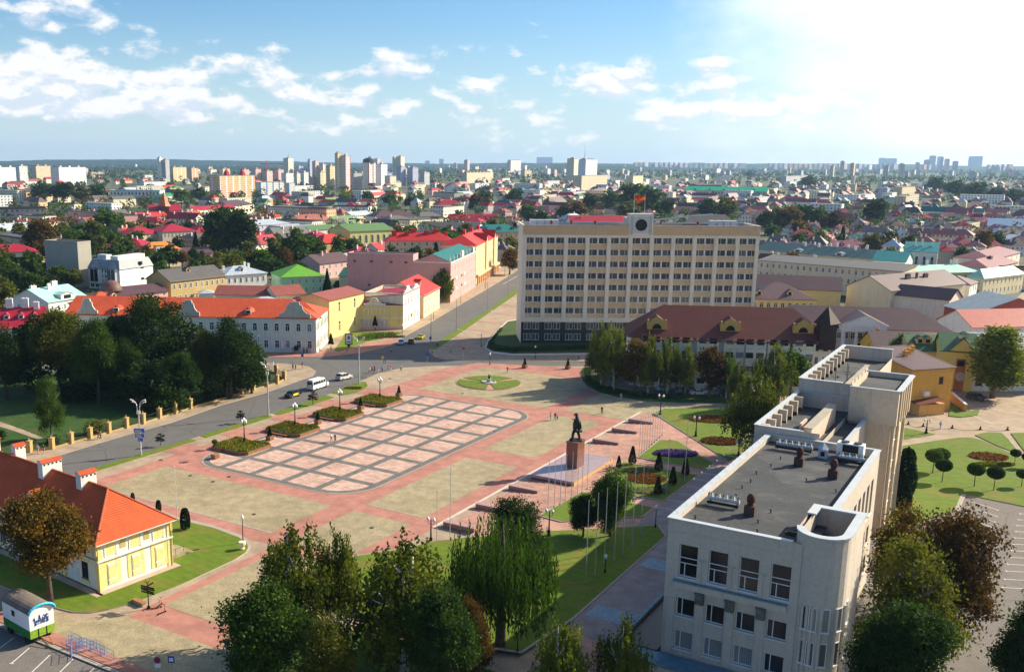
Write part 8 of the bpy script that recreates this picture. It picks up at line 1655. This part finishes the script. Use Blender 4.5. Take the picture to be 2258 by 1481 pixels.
def block(u0, u1, vb, vt, c, D=14, desc=None, parts=1, rz=None, plant=True, skew=0.0):
 "a block whose front runs between two pixels on the ground row vb, up to row vt"
 vb += 9*max(0, u0-900)/1350*(1 if vb < 400 else .3); A, B = P(u0, vb), P(u1, vb); o, T_, r = frame(A, B); h = HT(0, vt, (A.x+B.x)/2, (A.y+B.y)/2)
 th = rad(52-((u0*7) % 11)); D = min(D, T_*.38/sin(th)); Wd = (T_-D*sin(th))/cos(th); A = A+(B-A).normalized()*(D*sin(th)); r += th
 t = thing('apartment_block', desc or '', 'apartment block', A, r, 'apartment blocks in the distance'); m = MB(); wm = fw[c]
 m.box(0, 0, -1, Wd, D, h, wm, False); m.build('wall', t); m = MB(); m.box(-.3, -.3, h, Wd+.3, D+.3, h+.5, froof); m = m.build('roof', t)
 if plant and h > 14:
  n = max(1, int(Wd/22)); q = MB()
  for i in range(n): x = Wd*(i+.5)/n; q.box(x-2.2, D*.3, h+.5, x+2.2, D*.8, h+3.2, wm)
  q.build('lift_house', m)
 occ_foot(A, r, Wd, D)
 if not desc: auto(t, (u0+u1)/2, (vb+vt)/2, c+' apartment block', A.length)
 return t, Wd, h, D
BL = [(-20, 36, 412, 369, 'white', 20, 'white nine storey block cut by the left edge'), (36, 62, 414, 366, 'white', 26, 'taller white end block right of the one cut by the left edge'), (112, 187, 409, 369, 'white', 24, 'white left block with toothed roofline among the trees'), (70, 113, 403, 366, 'beige', 16, 'beige block behind the white left block'), (349, 362, 402, 348, 'white', 16, 'slim white tower, tallest at the left'), (361, 376, 402, 352, 'grey', 16, 'grey half of the slim tower pair at the left'), (372, 414, 400, 369, 'yellow', 18, 'yellow striped block beside the slim tower'), (414, 440, 401, 371, 'orange', 18, 'orange ended block beside the slim tower'),
  (462, 563, 437, 388, 'orange', 20, 'orange striped block with red turret roofs'), (560, 628, 432, 402, 'blue', 14, 'long low block with blue balconies'), (628, 652, 436, 404, 'blue', 14, 'end block with bright blue balconies'), (627, 652, 396, 349, 'cream', 20, 'cream tower with small spire in the middle distance'), (652, 672, 396, 367, 'lilac', 16, 'lilac annex right of the cream tower'), (680, 690, 395, 352, 'lilac', 16, 'thin lilac tower left of the stepped yellow tower'), (690, 706, 396, 356, 'pink', 16, 'pinkish tower left of the stepped yellow tower'), (706, 722, 396, 362, 'brown', 14, 'brown banded tower beside the pinkish one'),
  (740, 755, 420, 338, 'yellow', 20, 'yellow upper shaft of the stepped tower'), (754, 775, 420, 343, 'red', 22, 'red banded shaft of the stepped tower'), (683, 700, 418, 392, 'pink', 12, 'rose end of the stepped yellow tower'), (698, 722, 418, 380, 'yellow', 20, 'lowest step of the stepped yellow tower'), (720, 742, 419, 366, 'yellow', 20, 'middle step of the stepped yellow tower'), (768, 802, 418, 382, 'grey', 18, 'grey left wing of the brown topped tower'), (802, 832, 419, 359, 'brown', 20, 'brown topped tower with dark crown'), (830, 858, 418, 362, 'white', 20, 'white wing right of the brown topped tower'), (850, 876, 420, 388, 'cream', 14, 'blank cream end beside the brown topped tower'),
  (814, 828, 375, 346, 'lilac', 20, 'distant lilac tower with blue cap'), (828, 846, 376, 350, 'pink', 20, 'distant pale pink tower beside the lilac one'), (866, 876, 398, 347, 'green', 18, 'green half of the tall double tower'), (876, 896, 398, 345, 'cream', 18, 'cream half of the tall double tower'), (876, 898, 410, 368, 'lilac', 16, 'lilac stepped block left part'), (900, 926, 410, 370, 'lilac', 16, 'lilac stepped block right part'), (926, 952, 408, 380, 'grey', 14, 'grey block right of the lilac stepped block'), (530, 552, 404, 374, 'pink', 14, 'pink block in the row behind the orange striped block'), (556, 578, 405, 373, 'pink', 14, 'second pink block behind the orange striped block'), (580, 604, 405, 377, 'pink', 14, 'salmon block in the pink row'), (606, 628, 404, 374, 'pink', 16, 'last pink block of the row'), (622, 650, 408, 382, 'white', 14, 'white balcony block before the cream tower'), (650, 664, 409, 382, 'cream', 14, 'cream windowless block before the cream tower'), (664, 682, 412, 380, 'white', 18, 'white slanting block before the stepped yellow tower'), (458, 480, 400, 374, 'cream', 12, 'cream block behind the orange striped block'), (485, 510, 400, 372, 'beige', 12, 'beige block behind the orange striped block'),
  (1020, 1130, 405, 381, 'beige', 14, 'long beige block of five storeys'), (1121, 1200, 381, 354, 'red', 16, 'white block with red vertical bands'), (945, 972, 368, 355, 'white', 20, 'small white block far beyond the lilac ones'), (977, 990, 364, 351, 'white', 20, 'small white tower far beyond the lilac ones'), (1003, 1013, 375, 360, 'pink', 20, 'tiny pink tower by the far trees'), (1026, 1041, 380, 353, 'pink', 18, 'tiny rose tower by the far trees'), (1190, 1200, 358, 346, 'lilac', 20, 'thin far tower left of the mast office'), (1218, 1230, 360, 347, 'lilac', 20, 'second thin far tower left of the mast office'),
  (1253, 1282, 407, 350, 'cream', 26, 'tall cream stair end of the mast office'), (1280, 1345, 395, 352, 'white', 22, 'white mast office with rows of windows'), (1267, 1385, 420, 388, 'beige', 18, 'long beige school like block before the mast office'), (1383, 1446, 415, 388, 'yellow', 16, 'yellowish end wing of the long beige school like block'), (1725, 1880, 407, 389, 'grey', 14, 'pale row block of five long storeys'), (1878, 1892, 408, 388, 'cream', 14, 'cream end of the pale row block'), (1832, 1855, 384, 366, 'beige', 16, 'beige pair beside the orange tower'), (1855, 1874, 383, 356, 'beige', 16, 'taller beige block left of the orange tower'), (1876, 1898, 388, 361, 'orange', 14, 'orange tower on the right'),
  (1950, 1964, 365, 349, 'lilac', 26, 'rounded lilac tower on the right skyline'), (1974, 2000, 366, 350, 'mint', 22, 'pale green tower right of the rounded lilac one'), (2046, 2057, 371, 353, 'lilac', 20, 'left low step of the tall skyline cluster'), (2058, 2073, 370, 344, 'white', 26, 'tallest block of the tall skyline cluster'), (2075, 2088, 370, 346, 'lilac', 24, 'second tallest block of the tall skyline cluster'), (2089, 2099, 371, 351, 'pink', 20, 'right step of the tall skyline cluster'), (2163, 2181, 364, 345, 'lilac', 24, 'single blue tower near the right edge of the skyline'), (1951, 1975, 392, 366, 'mint', 14, 'pale green block below the rounded lilac tower'), (1985, 2010, 392, 362, 'cream', 16, 'cream block below the rounded lilac tower'), (2022, 2036, 378, 359, 'white', 18, 'pale block left of the tall blue skyline block'), (2108, 2122, 373, 356, 'pink', 18, 'pale pink row right of the tall blue skyline block'), (1975, 2065, 440, 413, 'yellow', 13, 'windowed yellow block on the right'), (1941, 1976, 441, 415, 'lilac', 16, 'blank lilac end of the windowed yellow block')]
for (u0, u1, vb, vt, c, D, lab) in BL:
 t, Wd, h, D = block(u0, u1, vb, vt, c, D, lab, plant=vt < 385)
 if 'turret' in lab:
  for x in (Wd*.25, Wd*.7): MB().lathe([(5, h+.5), (4, h+5), (.3, h+10)], r_red, (x, 4), 8).build('turret', t)
 if lab.startswith('white mast'):
  m = MB(); m.box(4, 4, h, 30, 14, h+4, grey); m.tube([(12, 8, h+4), (12, 8, h+48)], [1.0, .25], grey, 5)
  for z in (12, 22, 30): m.tube([(8, 8, h+z), (16, 8, h+z)], .3, grey, 4)
  m.build('mast', t)
 if lab.startswith('cream tower') or 'distant lilac' in lab: MB().tube([(Wd/2, 7, h), (Wd/2, 7, h+16)], [1.2, .2], grey, 5).build('spire', t)
 if lab.startswith('brown topped'): MB().lathe([(12, h), (11, h+6), (5, h+9)], mat('dark blue crown', (.03, .04, .07), .6, .1), (Wd/2, 8), 8).build('crown_roof', t)
t = thing('tower_crane', 'pink red tower crane over the pink block row', 'crane', P(588, 399), 0); m = MB(); h = HT(588, 354, t.location.x, t.location.y); m.tube([(0, 0, 0), (0, 0, h)], 1.1, redp, 4); m.build('mast', t); MB().tube([(-16, 0, h-9), (48, 0, h-9)], .9, redp, 4).build('jib', t)
# emerald roof building and a few more landmarks
house('long pink building with a bright emerald roof and small roof vents', *E2(1512, 419, 1692, 422, 12), 26, 12, rk='gable', rh=6, wall=farwall('pinkish window wall', (.60, .44, .38), 4.5, 5.5, .4, .36, (.10, .05, .05)), rf=r_emer, name='public_hall', cat='hall', dorm=((.12, .1, 3), (.3, .1, 3), (.48, .1, 3), (.66, .1, 3), (.84, .1, 3)), chm=r_emer)
house('dark mauve drum roofed theatre with cream end beyond the emerald roof', *E2(1538, 408, 1592, 408, 17), 30, 17, rk='gable', rh=2, wall=W_('theatre mauve wall', (.28, .10, .09)), rf=r_mauve, name='theatre', cat='theatre')
house('cream baroque gable facing the sun beyond the emerald roof', *E2(1588, 388, 1610, 388, 20), 14, 20, rk='gabley', rh=5, wall=w_sun, rf=r_mauve, name='church', cat='church', front=(2, 3), ww=2)
house('wide hall with a bright blue sheet roof at the right edge', *E2(2178, 497, 2340, 502, 8), 34, 8, rk='gable', rh=5, wall=w_white, rf=r_blue, name='public_hall', cat='hall')
house('blue and white gabled house with crimson roof left of the long beige block', *E2(985, 412, 1015, 412, 8), 24, 8, rk='gabley', rh=7, wall=w_white, rf=r_crim, name='town_house', cat='house', group=G_)
house('white four storey gable end house left of the brown hipped roof', *E2(838, 436, 874, 436, 10), 16, 10, rk='gabley', rh=6, wall=w_white, rf=r_mauve, name='town_house', cat='house', group=G_, front=(3, 2))
house('blank grey green wall block in front of the far right crimson roofs', *E2(955, 424, 1002, 426, 13), 16, 13, rk='flat', rh=.5, wall=w_green, rf=r_grey, name='warehouse', cat='building')
house('crimson hipped roof in front of the blank grey green block', *E2(965, 452, 1022, 452, 8), 16, 8, rk='hip', rh=5, wall=w_cream, rf=r_crim, name='town_house', cat='house', group=G_)
for (A, rz, Wd, D, h) in FOOT: occ_foot(A, rz, Wd, D)
# keep streets open
for (u0, v0, u1, v1, r) in ((960, 750, 1180, 590, 14), (1180, 590, 1400, 480, 12), (1120, 720, 1240, 620, 14), (2110, 720, 2262, 590, 9), (2262, 590, 2330, 560, 8), (150, 600, 260, 690, 9), (150, 600, 100, 560, 6)):
 A, B = P(u0, v0), P(u1, v1); n = int((B-A).length/6)+1
 for i in range(n): q = A+(B-A)*(i/n); OCC.add(q.x, q.y, r)
# ---- named trees of the middle distance
MT = [(490, 566, 455, 'dark', 1.0), (532, 574, 462, 'dark', 1.0), (236, 528, 455, 'green', 1.1), (262, 520, 468, 'green', 1.0), (92, 578, 482, 'autumn', 1.0), (118, 602, 530, 'autumn', .9), (160, 566, 505, 'green', 1.1), (196, 580, 515, 'dark', 1.0), (232, 560, 500, 'green', 1.2), (402, 592, 552, 'autumn', 1.2), (428, 590, 545, 'dark', .9), (446, 584, 552, 'dark', .8), (490, 575, 540, 'green', 1.5), (520, 582, 552, 'lime', 1.4), (655, 596, 503, 'green', 1.1), (690, 590, 522, 'green', 1.1), (628, 604, 545, 'brown', 1.1), (956, 655, 566, 'birch', 1.0), (976, 668, 588, 'birch', .9), (1124, 606, 545, 'autumn', 1.0), (722, 648, 592, 'conifer', 1.0), (848, 650, 615, 'conifer', 1.2), (720, 612, 585, 'dark', 1.3), (745, 640, 618, 'dark', 1.3),
  (1165, 500, 450, 'green', 1.1), (1195, 500, 460, 'green', 1.1), (1245, 496, 447, 'olive', 1.1), (1275, 497, 442, 'autumn', 1.0), (1300, 480, 424, 'dark', 1.1), (1345, 470, 418, 'green', 1.3), (1395, 475, 402, 'green', 1.4), (1432, 480, 408, 'green', 1.3), (1385, 495, 440, 'olive', 1.3), (1465, 490, 438, 'dark', 1.2), (1560, 492, 436, 'dark', 1.3), (1598, 495, 432, 'olive', 1.2), (1686, 522, 462, 'dark', .9), (1716, 518, 455, 'brown', 1.0), (1742, 518, 452, 'autumn', 1.0), (1772, 516, 450, 'dark', 1.1), (1800, 520, 453, 'green', 1.0), (1838, 524, 460, 'brown', 1.0), (1762, 534, 484, 'autumn', 1.2), (1700, 530, 492, 'green', 1.2), (1872, 632, 570, 'lime', .85), (1931, 636, 568, 'green', .8), (1747, 608, 580, 'green', 1.2), (2116, 594, 543, 'dark', 1.0), (2163, 566, 505, 'autumn', 1.0), (2192, 560, 508, 'dark', 1.1), (1856, 545, 497, 'conifer', 1.0), (1925, 507, 436, 'dark', .9), (2046, 585, 552, 'green', .9),
  (10, 640, 562, 'green', 1.3), (38, 660, 590, 'dark', 1.2), (70, 664, 600, 'green', 1.3), (100, 660, 596, 'dark', 1.2), (135, 640, 585, 'green', 1.2), (165, 640, 592, 'olive', 1.2), (8, 690, 610, 'olive', 1.1), (150, 600, 552, 'green', 1.1), (115, 625, 570, 'green', 1.1), (58, 632, 580, 'dark', 1.2), (180, 540, 490, 'green', 1.2), (210, 546, 480, 'olive', 1.0), (1010, 500, 462, 'green', 1.0), (1960, 830, 760, 'green', .8), (1945, 478, 440, 'green', 1.1), (2105, 440, 395, 'dark', 1.6), (2150, 446, 400, 'dark', 1.6), (2195, 450, 412, 'dark', 1.6), (2235, 452, 415, 'dark', 1.6), (2060, 428, 390, 'dark', 1.5), (1780, 418, 385, 'dark', 1.4), (1652, 392, 376, 'dark', 1.5), (1135, 462, 415, 'dark', 1.2), (1068, 462, 418, 'green', 1.2), (1048, 468, 425, 'brown', 1.1), (860, 462, 425, 'green', 1.3), (905, 462, 430, 'dark', 1.2), (760, 448, 420, 'lime', 1.4), (810, 452, 420, 'green', 1.3), (400, 452, 415, 'green', 1.5), (440, 448, 412, 'green', 1.5), (140, 452, 400, 'dark', 1.6), (100, 446, 398, 'green', 1.6), (180, 450, 410, 'olive', 1.6), (215, 448, 405, 'dark', 1.5)]
ADJ = {'dark': 'dark green', 'green': 'green', 'olive': 'olive green', 'autumn': 'autumn orange', 'brown': 'brown leafed', 'birch': 'feathery birch', 'lime': 'yellow green', 'conifer': 'dark conifer', 'willow': 'bright green'}
TREES = []
for (u, v, top, c, wd) in MT:
 b = P(u, v); kd = {'conifer': 'spruce', 'birch': 'birch', 'lime': 'poplar' if wd < 1 else 'round'}.get(c, 'round'); kd = 'poplar' if (u, c) == (1931, 'green') else kd
 h = HT(u, top, b.x, b.y); det = 'mid' if b.length < 650 else 'far'
 t = tree('x', b, h, kd, c, det, len(TREES) % 3 if kd == 'round' else 0, group='trees among the houses', wide=wd*1.1*(1.3 if kd == 'birch' else 1)*(1.6 if kd == 'poplar' else 1)); auto(t, u, (v+top)/2, ADJ[c]+(' tree' if c not in ('birch', 'conifer') else ''), b.length); OCC.add(b.x, b.y, 3); TREES.append(t)
# ---- random infill laid out on the same street directions
rn = random.Random(21)
roofsR = [r_mauve]*5+[r_purple]*4+[r_crim]*3+[r_grey]*2+[r_brown, r_teal, r_rust, r_silver]; roofsL = [r_red, r_crim, r_crim, r_mauve, r_mauve, r_grey, r_grey, r_silver, r_green, r_rust, r_brown]
walls = [w_cream, w_sun, w_white, w_pale, w_beige, w_peach, w_pink, w_grey, w_cream, w_sun]
RN = {r_mauve: 'mauve', r_purple: 'pinkish', r_crim: 'crimson', r_grey: 'slate grey', r_brown: 'brown', r_teal: 'teal', r_rust: 'rusty', r_silver: 'silver', r_red: 'red', r_green: 'green'}
WN = {w_cream: 'cream', w_sun: 'ivory', w_white: 'white', w_pale: 'pale yellow', w_beige: 'beige', w_peach: 'peach', w_pink: 'pink', w_grey: 'grey'}
dmat = {}
HC = []; TC = []
y = 340.0
while y < 2700:
 st = 15 if y < 900 else 20+(y-900)*.022
 x = -y*.52
 while x < y*.72:
  q = Vector((x+rn.uniform(-.3, .3)*st, y+rn.uniform(-.3, .3)*st, 0)); u, v = PX(q.x, q.y); x += st
  if u < -80 or u > 2340 or v > 640: continue
  if 1150 < u < 1690 and v > 500: continue
  nz = noise.noise((q.x/150, q.y/150, 4.0)); dens = .50+(.22 if u > 1150 else -.08)-(.10 if u < 450 else 0)
  green = nz > (.05 if u > 1150 else -.16)
  if green and rn.random() < .72:
   if not OCC.hit(q.x, q.y, 2.0): TC.append((q, u, v)); OCC.add(q.x, q.y, 2.2)
  elif rn.random() < dens:
   if y > 480 and rn.random() < (.2 if u < 1100 else .09):
    W1 = rn.choice((30, 40, 52)); a = YAW+pi/2+rad(rn.uniform(-10, 10)) if rn.random() < .7 else YAW
    if not any(OCC.hit(q.x+cos(a)*W1*f, q.y+sin(a)*W1*f, 6) for f in (-.4, 0, .4)):
     for f in (-.4, -.15, .15, .4): OCC.add(q.x+cos(a)*W1*f, q.y+sin(a)*W1*f, 7)
     HC.append((q, u, v, W1, 13, a))
    continue
   W1 = rn.choice((10, 12, 14, 18, 24, 30))*(1 if y < 1200 else 1.2); D1 = rn.uniform(9, 13); a = (YAW if u < 1150 or rn.random() < .3 else rad(-8))+rad(rn.uniform(-6, 6))+(pi/2 if rn.random() < .6 else 0)
   cx, cy = q.x, q.y; r = max(W1, D1)*.5
   if OCC.hit(cx, cy, D1*.45): continue
   ok = True; hx, hy = cos(a)*W1*.35, sin(a)*W1*.35
   if OCC.hit(cx+hx, cy+hy, D1*.4) or OCC.hit(cx-hx, cy-hy, D1*.4): W1 = 10
   if OCC.hit(cx, cy, 5.2): continue
   for s in (-1, 0, 1): OCC.add(cx+cos(a)*W1*.33*s, cy+sin(a)*W1*.33*s, D1*.5)
   HC.append((q, u, v, W1, D1, a))
  elif rn.random() < .35 and not OCC.hit(q.x, q.y, 2.0): TC.append((q, u, v)); OCC.add(q.x, q.y, 2.2)
 y += st
HC.sort(key=lambda q: q[0].length); TC.sort(key=lambda q: q[0].length)
NH = 225
for k, (q, u, v, W1, D1, a) in enumerate(HC[:NH]):
 rf = rn.choice(roofsR if u > 1050 else roofsL); wl = rn.choice(walls); h = rn.choice((4.0, 6.5, 7.0, 7.5, 9)); c, s = cos(a), sin(a)
 if c < -.3: a += pi; c, s = cos(a), sin(a)
 A = Vector((q.x-c*W1/2+s*D1/2, q.y-s*W1/2-c*D1/2, 0)); B = A+Vector((c, s, 0))*W1; fr_ = 2 if h > 5 else 1
 close = q.length < 620; big = D1 == 13 and W1 >= 30
 if big: h = rn.choice((10, 12.5, 15)); wl = rn.choice((w_white, w_cream, w_sun, w_sun, w_pale, w_peach)); rf = r_grey
 wmt = wl if close else farwall('far '+wl.name, tuple(wl.node_tree.nodes['Principled BSDF'].inputs[0].default_value)[:3] if 0 else {w_cream: (.76, .66, .46), w_sun: (.74, .68, .56), w_white: (.74, .72, .68), w_pale: (.72, .64, .40), w_beige: (.56, .46, .36), w_peach: (.70, .42, .24), w_pink: (.60, .36, .34), w_grey: (.40, .38, .36)}[wl], 2.6, 3.2, .36, .42, (.06, .06, .07))
 rk = rn.choice(('gable', 'gable', 'hip', 'hip')) if not big else 'flat'
 t = house('x', A, B, D1, h, rk=rk, rh=rn.uniform(2.6, 4.6) if not big else .5, wall=wmt, rf=rf, name='town_house', cat='house', group='small town houses in the middle distance', front=(fr_, max(2, int(W1/3))) if close else None, right=(fr_, 3) if close else None, ww=.95, wh=1.5, chim=() if big else [(rn.uniform(.15, .4), rn.choice((.35, .6))), (rn.uniform(.6, .85), rn.choice((.35, .6)))][:rn.choice((1, 2, 2))], chm=rn.choice((w_sun, w_white, wl)), dorm=((rn.uniform(.3, .7), .12, 1.8),) if rn.random() < .3 and not big else ())
 auto(t, u, v-8, (RN[rf]+' roofed '+WN[wl]+' house') if not big else 'flat roofed '+WN[wl]+' block', q.length)
# the rest of the small houses, too many to count
mbs = MB(); FWm = {}
for (q, u, v, W1, D1, a) in HC[NH:]:
 rf = rn.choice(roofsR if u > 1050 else roofsL); wl = rn.choice(walls); h = rn.choice((5, 6.5, 7.5, 9, 9)); rh = rn.uniform(3, 5)
 if W1 >= 30 and D1 == 13: h = rn.choice((12, 15)); rh = .3; wl = fw[rn.choice(('white', 'cream', 'beige', 'white'))]; rf = froof; c, s = cos(a), sin(a)
 def T3(x, y_, z): return (q.x+c*x-s*y_, q.y+s*x+c*y_, z)
 x, y_ = W1/2, D1/2; b = [T3(-x, -y_, 0), T3(x, -y_, 0), T3(x, y_, 0), T3(-x, y_, 0)]; tp = [(p[0], p[1], h) for p in b]; ra, rb = T3(-x, 0, h+rh), T3(x, 0, h+rh)
 if rn.random() < .5: ra, rb = T3(-x+D1*.45, 0, h+rh), T3(x-D1*.45, 0, h+rh)
 for i in range(4): j = (i+1) % 4; mbs.face([b[i], b[j], tp[j], tp[i]], wl)
 mbs.face([tp[0], tp[1], rb, ra], rf); mbs.face([tp[2], tp[3], ra, rb], rf); mbs.face([tp[1], tp[2], rb], rf if rb[2] else wl); mbs.face([tp[3], tp[0], ra], rf)
mbs.build('distant_houses', kind='stuff', label='countless small roofs of the far districts')
NT = 190
cols = ['dark', 'green', 'green', 'olive', 'green', 'autumn', 'green', 'olive']
for k, (q, u, v) in enumerate(TC[:NT]):
 c = rn.choice(cols); kd = 'spruce' if rn.random() < .07 else 'round'; c = 'conifer' if kd == 'spruce' else c; h = rn.uniform(8, 15)
 t = tree('x', q, h, kd, c, 'far', rn.randrange(3) if kd == 'round' else 0, group='trees among the houses', wide=rn.uniform(1.0, 1.3)); auto(t, u, v-10, ADJ[c]+(' tree' if c != 'conifer' else ''), q.length)
# every further tree joins the far greenery
pts = {c: [] for c in ('dark', 'green', 'olive', 'autumn')}
def blob(x, y_, h, c, n):
 d = RS.normal(size=(n, 3)); d /= np.linalg.norm(d, axis=1)[:, None]; pts[c].append(d*np.array((h*.42, h*.42, h*.42))*RS.uniform(.5, 1, n)[:, None]+np.array((x, y_, h*.55)))
for (q, u, v) in TC[NT:]: blob(q.x, q.y, rn.uniform(8, 15), rn.choice(['dark', 'green', 'dark', 'olive', 'green', 'autumn'] if q.y < 1500 else ['dark', 'green', 'dark']), 46 if q.y < 1500 else 26)
yy = 2600.0
while yy < 8500:
 st = 34+(yy-2600)*.022; x = -yy*.5
 while x < yy*.70:
  px_, py_ = x+rn.uniform(-.5, .5)*st, yy+rn.uniform(-.5, .5)*st; x += st; nz = noise.noise((px_/420, py_/420, 9.0))
  if nz > (-.12 if px_ < 0 else -.05) and rn.random() < .85: blob(px_, py_, rn.uniform(13, 20), 'dark' if rn.random() < .7 else 'green', 14)
 yy += st
for c, L_ in pts.items():
 C = np.concatenate(L_); far = C[:, 1]; s = np.clip(1.7+(far-900)/900, 1.7, 8.0); link('distant_trees', quads(C, s*RS.uniform(.7, 1.3, len(C)), '', LG[c], 'distant_trees'), kind='stuff', label='far greenery between the distant roofs')
# far apartment districts, denser towards the right
n = 0; tries = 0
while n < 175 and tries < 6000:
 tries += 1; u = rn.uniform(0, 1)**.62*2300-20; v = rn.uniform(361, 392) if u > 1150 else rn.uniform(364, 392)
 if u < 1150 and rn.random() < .45: continue
 b = P(u, v+8*(u/2258));
 if OCC.hit(b.x, b.y, 18): continue
 w = rn.choice((18, 24, 40, 60)); fl_ = rn.choice((15, 27, 27, 30)) if u > 1150 else rn.choice((15, 15, 27)); du = w*F0/b.length/1.0; c = rn.choice(['white', 'cream', 'pink', 'lilac', 'grey', 'beige', 'mint', 'red', 'blue', 'yellow', 'white', 'grey'] if u > 1150 else ['white', 'cream', 'pink', 'beige', 'yellow', 'lilac'])
 A, B = b, P(u+du, v+8*(u/2258)); ang = rn.uniform(.5, .95); d = B-A; B = A+Vector((d.x*cos(ang)-d.y*sin(ang), d.x*sin(ang)+d.y*cos(ang), 0)); o, Wd, r = frame(A, B)
 t = thing('apartment_block', 'x', 'apartment block', A, r, 'apartment blocks in the distance'); m = MB(); m.box(0, 0, -1, Wd, 13, fl_, fw[c], False); m.build('wall', t); m = MB(); m.box(-.3, -.3, fl_, Wd+.3, 13.3, fl_+.5, froof)
 for i in range(max(1, int(Wd/20))): x = Wd*(i+.5)/max(1, int(Wd/20)); m.box(x-2, 4, fl_+.5, x+2, 9, fl_+3, fw[c])
 m.build('roof', t); auto(t, u, v-5, c+' apartment block', b.length); occ_foot(A, r, Wd, 13); n += 1
for (u, v, h, w) in [(u, 357+6*noise.noise((u/90, 0, 0)), 24+8*noise.noise((u/50, 3, 0)), 40) for u in range(1400, 2250, 11)]:
 b = P(u, v+5);
 if b.length > 9000 or b.y < 0: b = b*(8200/b.length)
 c = rn.choice(['white', 'lilac', 'pink', 'grey', 'cream']); t = thing('apartment_block', 'x', 'apartment block', (b.x, b.y, 0), rn.uniform(.5, .9), 'apartment blocks in the distance'); hz_ = (30 if b.length > 6000 else 10)+h; m = MB(); m.box(0, 0, 0, w+rn.uniform(-15, 40), 16, hz_, fw[c], False); m.build('wall', t); MB().box(0, 0, hz_, w-10, 16.3, hz_+1, froof).build('roof', t); auto(t, u, v-5, 'hazy '+c+' block', b.length)
flush_labels()
# ---- the air
hm = bpy.data.materials.new('haze air'); hm.use_nodes = True; g = G(hm.node_tree); g.n.remove(g.n['Principled BSDF']); pvv = g.n.new('ShaderNodeVolumePrincipled'); pvv.inputs['Color'].default_value = (.42, .66, 1.0, 1); pvv.inputs['Density'].default_value = .00005; pvv.inputs['Anisotropy'].default_value = .25
g.l.new(pvv.outputs[0], g.n['Material Output'].inputs['Volume']); m = MB(); m.box(-9500, -700, -3, 9500, 11500, 190, hm); m.build('haze', kind='stuff', label='pale blue air between the camera and the far town')
SC.cycles.volume_bounces = 0; SC.cycles.max_bounces = 6
